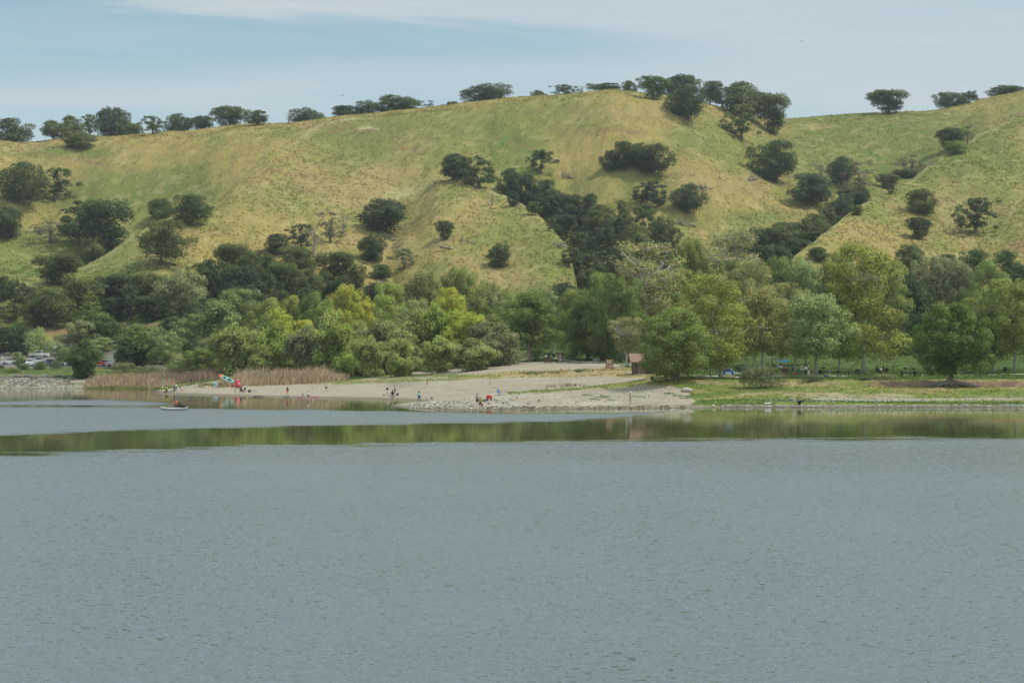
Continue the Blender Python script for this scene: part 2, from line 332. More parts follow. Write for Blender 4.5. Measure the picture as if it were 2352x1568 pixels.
# left shore and park meadow
mk = (CC < 640)*(DD > 380)*(DD < 560); A = mixc(A, (.20,.19,.065), mk*S((n2*.5+n3*.5-.35)/.3)*.8)
stroke([(-100,757),(120,762),(300,752),(480,745)], 12, (.30,.19,.10), .7, dlim=(520, 700))
stroke([(-100,772),(120,776)], 12, (.33,.26,.08), .6, dlim=(480, 640))
m = (CC < 620)*S((DD-452)/3)*S((482-DD)/3); A = mixc(A, (.17,.165,.16), m)              # car park gravel
m = (CC < 330)*S((DD-486)/3)*S((516-DD)/3); A = mixc(A, (.19,.18,.165), m*.9)
stroke([(-200,888),(170,889),(240,888),(345,886)], 9, (.30,.275,.21), .9, dlim=(360, 440))
stroke([(-200,886),(0,886),(90,886)], 3.2, (.11,.19,.035), .9, dlim=(360, 440))
stroke([(110,888),(170,887)], 3, (.11,.19,.035), .7, dlim=(360, 440))
stroke([(-200,876),(200,874),(250,868)], 11, (.36,.32,.24), .95, dlim=(360, 440))
stroke([(225,874),(330,872)], 9, (.20,.20,.055), .85, dlim=(360, 440))
# beach sand: everything below the top edge of the strand, left of the green bank
topy = np.interp(CC, [345,360,430,500,530,600,700,800,870,930,1000,1060,1150,1300,1400,1460,1520,1560,1600], [905,897,886,873,886,884,881,874,866,855,842,836,831,831,833,850,886,887,895])
right = np.interp(OY, [830,884,895,910,925,935,945], [1460,1540,1575,1590,1600,1625,1640])
sm_ = (CC > 340)*S((OY-topy)/1.6 + (n4-.5)*1.2 + .5)*S((right-CC)/8 + (n3-.5)*4 + .5)*(DD < 430)
A = mixc(A, sand, sm_); A = mixc(A, (.30,.265,.20), sm_*S((n3-.45)/.3)*.6); A = mixc(A, (.40,.37,.29), sm_*S((n4-.6)/.15)*.5)
gstr = (.17,.21,.05); dstr = (.36,.285,.11); Dl = (200, 430)
stroke([(650,881),(760,878),(860,874),(960,870)], 5, (.27,.23,.09), .75, dlim=Dl)
stroke([(760,880),(880,876),(1000,872),(1100,868)], 4.5, gstr, .7, dlim=Dl)
stroke([(870,866),(950,864),(1020,862),(1150,866)], 6, gstr, .8, dlim=Dl)
stroke([(880,858),(980,848),(1080,842),(1140,836)], 4, (.24,.25,.09), .5, dlim=Dl)
stroke([(1100,861),(1220,856),(1400,850),(1460,848)], 7, dstr, .85, endf=30, dlim=Dl)
stroke([(1060,866),(1200,864),(1330,862),(1460,858)], 6, dstr, .7, endf=30, dlim=Dl)
stroke([(1020,864),(1160,862)], 2.5, gstr, .8, dlim=Dl)
stroke([(1165,902),(1260,897),(1330,892),(1400,884),(1480,876),(1560,878)], 4.5, gstr, .95, dlim=Dl)
stroke([(1380,890),(1440,882),(1500,878),(1560,880)], 8, (.21,.22,.055), .95, dlim=Dl)
stroke([(1400,858),(1450,862),(1540,868)], 7, dstr, .8, dlim=Dl)
stroke([(1480,884),(1540,884)], 4, (.33,.25,.12), .7, dlim=Dl)
for x0, x1, y in [(1338,1362,907),(1365,1398,912),(1355,1375,916),(1450,1482,910),(1392,1412,918),(1350,1352,919),(1378,1400,909),(1525,1548,903),(1545,1575,908),(1560,1580,914)]:
    stroke([(x0,y),(x1,y+1)], 2.2, (.11,.17,.04), .9, endf=4, dlim=Dl)
for x0, x1, y in [(990,1060,925),(1200,1290,908),(1130,1200,912),(1060,1190,928),(1290,1420,925)]:
    stroke([(x0,y),(x1,y)], 6, (.43,.40,.32), .55, rough=1.6, dlim=Dl)
stroke([(1120,936),(1250,935),(1400,933),(1600,931)], 2.4, (.17,.14,.09), .8, rough=1.6, dlim=Dl)
stroke([(1340,836),(1450,838),(1600,838)], 2, (.40,.36,.28), .6, dlim=(300,430))
# green bank on the right
m = S((CC-right)/8 + .5)*(DD < 262)*(DD > 200)
A = mixc(A, (.165,.20,.045), m); A = mixc(A, (.33,.27,.11), m*S((n3*.6+n4*.4-.48)/.2)*.75)
for p, hh, c_, a in [([(1575,912),(1650,905),(1800,892)],7,(.095,.155,.030),.8),([(1600,922),(1700,918),(1860,921),(2100,924),(2352,926)],4.5,(.075,.135,.026),1),([(1590,928),(1700,926),(1780,927)],4,(.08,.14,.026),.9),([(1800,905),(1950,908),(2100,912)],8,(.38,.32,.20),.6),([(1700,905),(1800,900)],5,(.36,.30,.17),.5),([(1700,932),(1900,932),(2352,932)],2.3,(.30,.28,.23),.6),([(1860,915),(2000,918),(2352,915)],4,(.42,.38,.30),.6),([(1640,880),(1760,884),(1900,884)],4,(.33,.23,.13),.65),([(2050,896),(2200,900)],6,(.34,.22,.11),.5),([(1560,888),(1700,888),(1850,896)],8,(.12,.17,.035),.55),([(2150,905),(2352,900)],8,(.13,.20,.035),.6)]:
    stroke(p, hh, c_, a, dlim=(200, 262))
m = S((CC-1960)/80)*S((OY-873.5)/1.2)*S((889.5-OY)/2.5 + (n4-.5)*1.5)*(DD < 262); A = mixc(A, (.25,.165,.10), m*.92); A = mixc(A, (.13,.08,.05), m*S((n4*.6+n3*.4-.50)/.12)*.75); A = mixc(A, (.36,.29,.19), m*S((875.8-OY)/1.2)*.8)
m = S((CC-1590)/20)*S((1960-CC)/60)*S((OY-875)/1.5)*S((882-OY)/2)*(DD<262); A = mixc(A, (.30,.23,.15), m*S((n3-.42)/.15)*.75)
# paths
def path(pts, w, c, a=1.0):
    global A
    y = np.interp(CC, [p[0] for p in pts], [p[1] for p in pts]); d = np.abs(DD-y)
    m = S((w/2 - d)/.8 + .5)*(CC > pts[0][0])*(CC < pts[-1][0]); A = mixc(A, c, m*a)
conc = (.47,.45,.40)
path([(1560,278),(1640,281),(1760,278)], 5.5, conc); path([(1560,330),(1660,322),(1720,292),(1800,284)], 9, (.26,.25,.235))
path([(1740,281),(1860,285),(2000,288),(2352,296),(2870,300)], 3.0, (.44,.42,.36), .95)
path([(1150,385),(1180,400),(1215,420),(1260,422),(1330,400),(1460,378),(1560,352)], 5, (.40,.37,.31), .95)
wet = S((.24 - Zg)/.16)*(DD < 430); A = mixc(A, (.145,.125,.09), wet*.8)
A = np.clip(A, .01, .7)

def ground_mat(name, fine, scale, stretch=(1, 1, 1), bump=.6):
    m = bpy.data.materials.new(name); m.use_nodes = True; nt = m.node_tree; N = nt.nodes; L = nt.links; b = N['Principled BSDF']
    b.inputs['Roughness'].default_value = .95; b.inputs['Specular IOR Level'].default_value = .15
    at_ = N.new('ShaderNodeAttribute'); at_.attribute_name = 'cover'; tc = N.new('ShaderNodeTexCoord')
    mp = N.new('ShaderNodeMapping'); L.new(tc.outputs['Object'], mp.inputs[0]); mp.inputs['Scale'].default_value = stretch
    n = N.new('ShaderNodeTexNoise'); n.inputs['Scale'].default_value = scale; n.inputs['Detail'].default_value = 6; n.inputs['Roughness'].default_value = .7; L.new(mp.outputs[0], n.inputs['Vector'])
    n2_ = N.new('ShaderNodeTexNoise'); n2_.inputs['Scale'].default_value = scale*.12; n2_.inputs['Detail'].default_value = 4; L.new(mp.outputs[0], n2_.inputs['Vector'])
    s = math_n(nt, 'ADD', math_n(nt, 'MULTIPLY', n.outputs['Fac'], .7), math_n(nt, 'MULTIPLY', n2_.outputs['Fac'], .3))
    r = N.new('ShaderNodeMapRange'); L.new(s, r.inputs[0]); r.inputs[1].default_value = .34; r.inputs[2].default_value = .66; r.inputs[3].default_value = 1-fine; r.inputs[4].default_value = 1+fine
    mm = N.new('ShaderNodeVectorMath'); mm.operation = 'SCALE'; L.new(at_.outputs['Color'], mm.inputs[0]); L.new(r.outputs[0], mm.inputs['Scale']); L.new(mm.outputs[0], b.inputs['Base Color'])
    bp = N.new('ShaderNodeBump'); bp.inputs['Strength'].default_value = bump; bp.inputs['Distance'].default_value = .25; L.new(n.outputs['Fac'], bp.inputs['Height']); L.new(bp.outputs[0], b.inputs['Normal'])
    return m
V = np.stack([XX, DD, Zg], -1).reshape(-1, 3).astype(np.float32)
nr, nc = Zg.shape
def ground_part(name, i0, i1, m, label):
    ii = np.arange(i0, i1+1); Vp = V.reshape(nr, nc, 3)[i0:i1+1].reshape(-1, 3)
    k = (np.arange(i1-i0)[:, None]*nc + np.arange(nc-1)[None, :]).ravel()
    Fq = np.stack([k, k+1, k+nc+1, k+nc], 1)
    me = mesh_np(name, Vp, Fq, smooth=True)
    a = me.color_attributes.new('cover', 'FLOAT_COLOR', 'POINT')
    a.data.foreach_set('color', np.concatenate([A[i0:i1+1].reshape(-1, 3), np.ones((len(Vp), 1))], 1).astype(np.float32).ravel())
    o = link(name, me, m); tag(o, label, kind='structure'); return o
ia = int(np.searchsorted(DS, 300)); ib = int(np.searchsorted(DS, 545))
ground_part('shore_ground', 0, ia, ground_mat('shore_soil', .30, 2.2, (1, 1.2, 1)), 'grey sand shore and grassy bank along the water')
ground_part('park_ground', ia, ib, ground_mat('park_turf', .28, 1.6, (1, 1, 1)), 'green lawn and upper sand behind the shore')
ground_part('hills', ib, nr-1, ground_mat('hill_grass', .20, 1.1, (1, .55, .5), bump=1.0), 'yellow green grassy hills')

# ------------------------------------------------------------------ water
wc = np.concatenate([np.arange(-2600, -540, 80.0), np.arange(-520, 2880, 10.0), np.arange(2900, 5000, 80.0)])
wy = np.concatenate([np.arange(876, 1010, 1.0), np.arange(1010, 1100, 2.5), np.arange(1100, 1600, 16.0), [1700, 1900, 2300, 3200, 5000, 9000]])
wD = (F0*CAMH/(wy - HORY))[::-1]
WC, WD = np.meshgrid(wc, wD); WX = (WC - W0/2)/F0*WD; WY = HORY + F0*CAMH/WD
wob = (fbm(WX/14, WD/26, 70)-.5)*7 + (fbm(WX/4, WD/8, 71)-.5)*2.5; ws = np.clip((WY-870)/120, .15, 1); yq = WY + wob*ws
def band(top, bot, e0=1.6, e1=1.6):
    a = np.interp(WC, [p[0] for p in top], [p[1] for p in top]); b = np.interp(WC, [p[0] for p in bot], [p[1] for p in bot])
    return S((yq-a)/e0*.5+.5)*S((b-yq)/e1*.5+.5)
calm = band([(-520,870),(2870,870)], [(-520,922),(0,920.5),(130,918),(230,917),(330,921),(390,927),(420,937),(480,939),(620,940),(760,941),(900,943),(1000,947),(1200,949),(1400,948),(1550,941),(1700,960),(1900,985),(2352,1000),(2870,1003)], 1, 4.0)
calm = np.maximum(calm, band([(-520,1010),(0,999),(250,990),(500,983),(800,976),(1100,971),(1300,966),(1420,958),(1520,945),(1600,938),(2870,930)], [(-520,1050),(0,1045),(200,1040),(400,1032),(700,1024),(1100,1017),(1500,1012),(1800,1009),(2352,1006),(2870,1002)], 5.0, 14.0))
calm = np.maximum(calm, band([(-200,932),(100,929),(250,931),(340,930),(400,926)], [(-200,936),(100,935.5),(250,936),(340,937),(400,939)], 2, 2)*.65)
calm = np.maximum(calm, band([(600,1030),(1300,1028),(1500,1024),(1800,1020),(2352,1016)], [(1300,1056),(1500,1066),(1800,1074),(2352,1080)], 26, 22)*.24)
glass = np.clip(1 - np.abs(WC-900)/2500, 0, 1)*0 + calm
Vw = np.stack([WX, WD, np.zeros_like(WX)], -1).reshape(-1, 3); k = (np.arange(len(wD)-1)[:, None]*len(wc) + np.arange(len(wc)-1)[None, :]).ravel()
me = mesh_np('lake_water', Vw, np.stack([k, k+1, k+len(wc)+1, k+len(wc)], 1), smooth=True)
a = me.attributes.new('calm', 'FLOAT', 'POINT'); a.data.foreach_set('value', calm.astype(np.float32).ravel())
m = bpy.data.materials.new('lake_water'); m.use_nodes = True; nt = m.node_tree; N = nt.nodes; L = nt.links; b = N['Principled BSDF']
b.inputs['IOR'].default_value = 1.33
att = N.new('ShaderNodeAttribute'); att.attribute_name = 'calm'; tc = N.new('ShaderNodeTexCoord')
def edge_noise(sx, sy, sc_):
    mp = N.new('ShaderNodeMapping'); L.new(tc.outputs['Object'], mp.inputs[0]); mp.inputs['Scale'].default_value = (sx, sy, 1)
    n = N.new('ShaderNodeTexNoise'); n.inputs['Scale'].default_value = sc_; n.inputs['Detail'].default_value = 5; n.inputs['Roughness'].default_value = .65; L.new(mp.outputs[0], n.inputs['Vector']); return n.outputs['Fac']
en = math_n(nt, 'MULTIPLY', math_n(nt, 'SUBTRACT', edge_noise(.09, .30, 1.0), .5), 4.5)
cr_ = N.new('ShaderNodeMapRange'); cr_.interpolation_type = 'SMOOTHSTEP'; cr_.inputs[1].default_value = .25; cr_.inputs[2].default_value = .75
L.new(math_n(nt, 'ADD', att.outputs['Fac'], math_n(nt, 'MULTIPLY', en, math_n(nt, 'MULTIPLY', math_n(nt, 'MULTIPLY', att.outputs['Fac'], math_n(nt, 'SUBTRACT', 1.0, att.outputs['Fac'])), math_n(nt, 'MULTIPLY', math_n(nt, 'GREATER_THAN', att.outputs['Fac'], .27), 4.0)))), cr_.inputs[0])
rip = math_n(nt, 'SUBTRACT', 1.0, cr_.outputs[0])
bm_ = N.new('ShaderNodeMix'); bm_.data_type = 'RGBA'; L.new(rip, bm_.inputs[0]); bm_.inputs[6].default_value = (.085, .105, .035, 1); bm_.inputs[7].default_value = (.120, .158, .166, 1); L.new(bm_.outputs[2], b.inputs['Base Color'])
L.new(math_n(nt, 'ADD', math_n(nt, 'MULTIPLY', rip, .13), .045), b.inputs['Roughness'])
def wn(sx, sy, sc, det):
    mp = N.new('ShaderNodeMapping'); L.new(tc.outputs['Object'], mp.inputs[0]); mp.inputs['Scale'].default_value = (sx, sy, 1); mp.inputs['Rotation'].default_value = (0, 0, .12)
    n = N.new('ShaderNodeTexNoise'); n.inputs['Scale'].default_value = sc; n.inputs['Detail'].default_value = det; n.inputs['Roughness'].default_value = .6; L.new(mp.outputs[0], n.inputs['Vector'])
    s = N.new('ShaderNodeVectorMath'); s.operation = 'SUBTRACT'; L.new(n.outputs['Color'], s.inputs[0]); s.inputs[1].default_value = (.5, .5, .5); return s.outputs[0]
big = wn(.10, .06, 1, 3)
g = N.new('ShaderNodeSeparateXYZ'); L.new(big, g.inputs[0])
amp = math_n(nt, 'ADD', math_n(nt, 'MULTIPLY', rip, math_n(nt, 'ADD', math_n(nt, 'MULTIPLY', g.outputs[0], 1.3), .92)), .012)
def vadd(a_, b_):
    s = N.new('ShaderNodeVectorMath'); s.operation = 'ADD'; L.new(a_, s.inputs[0]); L.new(b_, s.inputs[1]); return s.outputs[0]
v0 = vadd(wn(1.0, 1.5, 8.0, 2), wn(1.3, 1.3, 3.0, 3))
sc = N.new('ShaderNodeVectorMath'); sc.operation = 'SCALE'; L.new(v0, sc.inputs[0]); L.new(amp, sc.inputs['Scale'])
fl = N.new('ShaderNodeVectorMath'); fl.operation = 'MULTIPLY'; L.new(sc.outputs[0], fl.inputs[0]); fl.inputs[1].default_value = (.55, 1, 0)
# a breeze off the far shore: the facets that show are the ones leaning towards the viewer's side
ln = N.new('ShaderNodeCombineXYZ'); L.new(math_n(nt, 'MULTIPLY', math_n(nt, 'MULTIPLY', rip, -.13), math_n(nt, 'SUBTRACT', 1.0, math_n(nt, 'MULTIPLY', math_n(nt, 'MINIMUM', att.outputs['Fac'], .25), 2.6))), ln.inputs[1]); ln.inputs[2].default_value = 1
nn = N.new('ShaderNodeVectorMath'); nn.operation = 'NORMALIZE'; L.new(vadd(fl.outputs[0], ln.outputs[0]), nn.inputs[0]); L.new(nn.outputs[0], b.inputs['Normal'])
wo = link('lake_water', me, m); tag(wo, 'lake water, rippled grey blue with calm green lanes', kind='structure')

# the air over the lake and the hills
hz_ = MB().box((0, 620, 92), (3400, 1700, 210)); ho = hz_.build('haze', None); tag(ho, 'thin blue summer haze over the lake and hills', kind='stuff')
hm = bpy.data.materials.new('haze'); hm.use_nodes = True; N = hm.node_tree.nodes; N.remove(N['Principled BSDF']); pv = N.new('ShaderNodeVolumePrincipled')
pv.inputs['Color'].default_value = (.80, .90, 1, 1); pv.inputs['Density'].default_value = .00009; pv.inputs['Anisotropy'].default_value = .2
hm.node_tree.links.new(pv.outputs[0], N['Material Output'].inputs['Volume']); ho.data.materials.append(hm)
scene.cycles.volume_bounces = 0; scene.cycles.max_bounces = 6
# ------------------------------------------------------------------ foliage and bark
def leaf_mat(name, trans=.42):
    m = bpy.data.materials.new(name); m.use_nodes = True; nt = m.node_tree; N = nt.nodes; L = nt.links; N.remove(N['Principled BSDF'])
    oi = N.new('ShaderNodeObjectInfo'); at_ = N.new('ShaderNodeAttribute'); at_.attribute_name = 'tone'
    # young leaves, old leaves: the attribute shifts each leaf cluster between two natural tints
    hs = N.new('ShaderNodeHueSaturation'); L.new(oi.outputs['Color'], hs.inputs['Color'])
    L.new(math_n(nt, 'ADD', math_n(nt, 'MULTIPLY', at_.outputs['Fac'], .03), .492), hs.inputs['Hue'])
    L.new(math_n(nt, 'ADD', math_n(nt, 'MULTIPLY', at_.outputs['Fac'], 1.1), 1.05), hs.inputs['Value'])
    d = N.new('ShaderNodeBsdfDiffuse'); t = N.new('ShaderNodeBsdfTranslucent'); g = N.new('ShaderNodeBsdfGlossy'); g.inputs['Roughness'].default_value = .55
    L.new(hs.outputs[0], d.inputs[0]); L.new(hs.outputs[0], t.inputs[0]); g.inputs[0].default_value = (.7, .75, .7, 1)
    m1 = N.new('ShaderNodeMixShader'); m1.inputs[0].default_value = trans; L.new(d.outputs[0], m1.inputs[1]); L.new(t.outputs[0], m1.inputs[2])
    m2 = N.new('ShaderNodeMixShader'); m2.inputs[0].default_value = .018; L.new(m1.outputs[0], m2.inputs[1]); L.new(g.outputs[0], m2.inputs[2])
    L.new(m2.outputs[0], N['Material Output'].inputs[0]); return m
LEAF = leaf_mat('leaf')
BARK = mat('bark_grey', (.16, .135, .11), noise=.35, nscale=9, rough=.95)
PALE = mat('bark_pale', (.50, .47, .40), noise=.35, nscale=5, rough=.85)
DEADW = mat('dead_wood', (.27, .235, .20), noise=.3, nscale=9, rough=.95)
TWIG = mat('twig_brown', (.19, .14, .11), noise=.3, nscale=9, rough=.95)

def leaves(name, P, Nrm, size, tone, aspect=1.5, up=None, cn=None):
    """one small four-cornered leaf cluster per point"""
    n = len(P); R = rng.normal(size=(n, 3)); 
    if up is not None: R = R*.35 + np.asarray(up)
    Nn = Nrm/np.maximum(np.linalg.norm(Nrm, axis=1, keepdims=True), 1e-6)
    U = R - (R*Nn).sum(1, keepdims=True)*Nn; U /= np.maximum(np.linalg.norm(U, axis=1, keepdims=True), 1e-6); Wd = np.cross(Nn, U)
    s = (size*(.6 + .8*rng.random(n)))[:, None] if not hasattr(size, 'shape') else size[:, None]
    U = U*s*aspect*.5; Wd = Wd*s*.5; k1 = (.55 + .5*rng.random((n, 1))); 
    Q = np.stack([P-U, P-Wd-Nn*s*.1, P+U*k1, P+Wd*k1+Nn*s*.12], 1).reshape(-1, 3)
    me = mesh_np(name, Q, np.arange(4*n).reshape(-1, 4))
    a = me.attributes.new('tone', 'FLOAT', 'POINT'); a.data.foreach_set('value', np.repeat(np.clip(tone, 0, 1), 4).astype(np.float32))
    if cn is not None: me.normals_split_custom_set_from_vertices(np.repeat(cn, 4, axis=0).tolist())
    me.materials.append(LEAF); return me
def limbs(mb, R, nodes, target, r_end, sag=.0, n=5, wig=.05):
    best = None; t = Vector(target)
    for nd in nodes:
        p, r = nd; d = (t - p).length; up = t.z - p.z
        c = d + (.6*max(0, -up)) + (.25 if r < r_end*1.2 else 0)
        if best is None or c < best[0]: best = (c, p, r)
    p, r = best[1], best[2]; d = (t-p).length; r0 = min(r*.75, r_end*3.0 + d*.03)
    pts = []; rr = []
    for i in range(5):
        k = i/4; q = p.lerp(t, k) + Vector((R.uniform(-1, 1), R.uniform(-1, 1), R.uniform(-.5, 1)))*wig*d*(0 if i in (0, 4) else 1)
        q.z += sag*d*math.sin(PI*k); pts.append(q); rr.append(r0*(1-k)+r_end*k)
    mb.tube(pts, rr, n, cap=False)
    for q, r_ in list(zip(pts, rr))[1:]: nodes.append((q, r_))
def make_tree(kind, seed, nleaf, lsize, ncl=34, w=.55, z0=.22, bole=.25, tr=.03, clump=(.10, .17), shape='round', fill=.75, top=1.0, lean=0, bark=BARK, gaps=.0, upleaf=None, aspect=1.4, twigs=0, wig=.07, flatn=.92, lend=.10):
    R = random.Random(seed); rs = np.random.default_rng(seed)
    # trunk
    mb = MB(); lx = lean; k = 7; th = z0 + (top - z0)*(.62 if shape != 'cone' else .92)
    pts = [Vector((lx*(i/k)**1.5 + R.uniform(-.012, .012)*(i > 0), R.uniform(-.012, .012)*(i > 0), -.03 + (th+.03)*i/k)) for i in range(k+1)]
    rr = [tr*(1.4 if i == 0 else (1.1 if i == 1 else 1.0 - .75*(i/k))) for i in range(k+1)]
    mb.tube(pts, rr, 8); nodes = [(p, r) for p, r in zip(pts, rr) if p.z >= bole*.9]
    if not nodes: nodes = [(pts[-1], rr[-1])]
    # clump centres in the crown's envelope
    C = []; tries = 0
    while len(C) < ncl and tries < 6000:
        tries += 1; u_ = R.random(); zz = z0 + (top - z0)*u_
        if shape == 'round': prof = math.sqrt(max(0, 1-((u_-.45)/.58)**2))
        elif shape == 'flat': prof = min(1, .55+u_*.9)*math.sqrt(max(0, 1-max(0, (u_-.35)/.68)**2))
        elif shape == 'cone': prof = (1-u_)**.8*(.35+.65*min(1, u_*5))
        elif shape == 'column': prof = math.sqrt(max(0, 1-((u_-.4)/.62)**2))*(.75+.25*math.sin(u_*9+seed))
        elif shape == 'vase': prof = (.35+.75*u_)*math.sqrt(max(0, 1-max(0, (u_-.55)/.47)**2))
        else: prof = 1
        a_ = R.uniform(0, 2*PI); lob = .82+.26*math.sin(a_*2+seed*1.7)+.14*math.sin(a_*3+seed*.6)+R.uniform(-.08, .08)
        rad = w*prof*lob*(R.random()**.42 if R.random() < fill else R.random())
        r_ = R.uniform(*clump)*(1-.25*u_); rad = max(0, rad-r_*.55)
        p = Vector((lx*zz**1.2 + rad*math.cos(a_), rad*math.sin(a_), min(zz, top-r_*.6)))
        if all((p-q).length > (r_+s_)*.48 for q, s_ in C): C.append((p, r_))
    C.sort(key=lambda c: (c[0]-pts[-2]).length)
    for p, r_ in C:
        if gaps >= 0: limbs(mb, R, nodes, p, tr*lend, sag=.05, wig=wig)
    for _ in range(twigs):
        p, r_ = R.choice(C); q = p + Vector((R.gauss(0, 1), R.gauss(0, 1), R.gauss(.3, 1))).normalized()*r_*1.15
        mb.tube([p, p.lerp(q, .5)+Vector((R.uniform(-1, 1), R.uniform(-1, 1), R.uniform(-1, 1)))*r_*.2, q], [tr*.10, tr*.07, tr*.03], 4, cap=False)
    trunk = mb.mesh('trunk', True)
    if nleaf <= 0: trunk.materials.append(bark); return dict(trunk=trunk, crown=None)
    # leaves over the clumps
    rad = np.array([r for _, r in C]); cen = np.array([tuple(c) for c, _ in C]); pr = rad**2; pr /= pr.sum()
    keep = rs.random(len(C)) > gaps*.6; pr = pr*np.where(keep, 1, .12); pr /= pr.sum()
    id_ = rs.choice(len(C), nleaf, p=pr); d = rs.normal(size=(nleaf, 3)); d[:, 2] = d[:, 2]*.9 + .28; d /= np.linalg.norm(d, axis=1, keepdims=True)
    sub = fbm(d[:, 0]*3+id_*7.3, d[:, 1]*3+d[:, 2]*4, seed+80, 3)
    rr_ = rad[id_]*(.45 + .65*rs.random(nleaf)**.6)*(.75+.5*sub); P = cen[id_] + d*rr_[:, None]*np.array([1, 1, flatn])
    if upleaf is not None: P += np.asarray(upleaf)*(rs.random((nleaf, 1))-.3)*rad[id_][:, None]*1.3
    Nn = d*1.0 + rs.normal(size=(nleaf, 3))*.75
    ctone = rs.random(len(C)); tone = .62*ctone[id_] + .38*rs.random(nleaf)
    flip_ = np.where((Nn*d).sum(1, keepdims=True) < 0, -1, 1); Nn = Nn*flip_
    cc = P - np.array([lx*.5, 0, z0+(top-z0)*.45]); cc /= np.maximum(np.linalg.norm(cc, axis=1, keepdims=True), .05)
    cn = d*.75 + cc*.35 + np.array([0, 0, .38]) + rs.normal(size=(nleaf, 3))*.26; cn /= np.linalg.norm(cn, axis=1, keepdims=True)
    ok = P[:, 2] > .005; me = leaves('crown', P[ok], Nn[ok], lsize, tone[ok], aspect, upleaf, cn[ok])
    trunk.materials.append(bark); return dict(trunk=trunk, crown=me)
PROTO = {}
def proto(kind, *a, **k): PROTO.setdefault(kind, []).append(make_tree(kind, *a, **k))
for s_ in range(6): proto('oak', 100+s_, 10500, .026, ncl=44+5*s_, w=.56+.03*(s_ % 3), z0=.13, bole=.15, tr=.036, clump=(.10, .19), shape=['round', 'vase', 'round'][s_ % 3], lean=[0, .10, -.12][s_ % 3], gaps=.25, wig=.1)
for s_ in range(4): proto('sparse_oak', 120+s_, 3600, .030, ncl=50, w=.60, z0=.18, bole=.15, tr=.036, clump=(.06, .12), shape=['flat', 'round'][s_ % 2], lean=[.06, -.12][s_ % 2], twigs=90, wig=.13)
for s_ in range(3): proto('bush_oak', 130+s_, 11000, .027, ncl=34, w=.60, z0=.05, bole=.05, tr=.035, clump=(.13, .22), shape='round')
for s_ in range(3): proto('dead', 140+s_, 0, .03, ncl=34, w=.5, z0=.25, bole=.2, tr=.04, clump=(.06, .12), shape='vase', twigs=150, bark=DEADW, wig=.16)
for s_ in range(3): proto('brown_oak', 150+s_, 900, .03, ncl=34, w=.55, z0=.2, bole=.2, tr=.03, clump=(.07, .13), shape='round', twigs=260, bark=TWIG, wig=.14)
for s_ in range(5): proto('sycamore', 200+s_, 18000, .0125, ncl=90, w=.42+.03*(s_ % 3), z0=.14, bole=.2, tr=.016, clump=(.05, .105), shape=['round', 'vase', 'column'][s_ % 3], bark=PALE, lean=[0, .04, -.05, .06, 0][s_], gaps=.42, wig=.12, twigs=90)
for s_ in range(3): proto('pale_sycamore', 220+s_, 8000, .0125, ncl=70, lend=.22, w=.43, z0=.25, bole=.25, tr=.021, clump=(.05, .10), shape='vase', bark=PALE, gaps=.3, wig=.13, twigs=240)
for s_ in range(4): proto('park_tree', 240+s_, 14000, .0185, ncl=56, w=.50, z0=.28, bole=.3, tr=.0175, clump=(.08, .14), shape='round', bark=mat('bark_park', (.30, .27, .22), noise=.4, nscale=5), gaps=.15, wig=.08)
for s_ in range(5): proto('broad_tree', 250+s_, 28000, .0150, ncl=100, w=.58, z0=.10, bole=.22, tr=.032, clump=(.075, .135), shape='round', gaps=.2, wig=.1, twigs=90)
for s_ in range(5): proto('willow', 260+s_, 16000, .0150, ncl=46, w=.33+.03*(s_ % 2), z0=.05, bole=.05, tr=.018, clump=(.07, .13), shape='column', upleaf=(.1*(s_-2), 0, 1.1), aspect=2.8, bark=TWIG, gaps=.2, wig=.05, twigs=150, flatn=1.3)
for s_ in range(4): proto('dense_tree', 280+s_, 9000, .026, ncl=46, w=.5, z0=.04, bole=.1, tr=.03, clump=(.10, .18), shape='round')
for s_ in range(2): proto('bank_tree', 340+s_, 26000, .0165, ncl=84, w=.56, z0=.15, bole=.20, tr=.030, clump=(.075, .135), shape='round', gaps=.25, wig=.14, twigs=120, lean=.05)
for s_ in range(2): proto('tall_tree', 290+s_, 9000, .022, ncl=60, w=.38, z0=.05, bole=.1, tr=.022, clump=(.06, .12), shape='cone', bark=PALE, twigs=60)
for s_ in range(4): proto('shrub', 300+s_, 4200, .040, ncl=22, w=.9, z0=.05, bole=.02, tr=.02, clump=(.2, .36), shape='round', bark=TWIG, twigs=80)

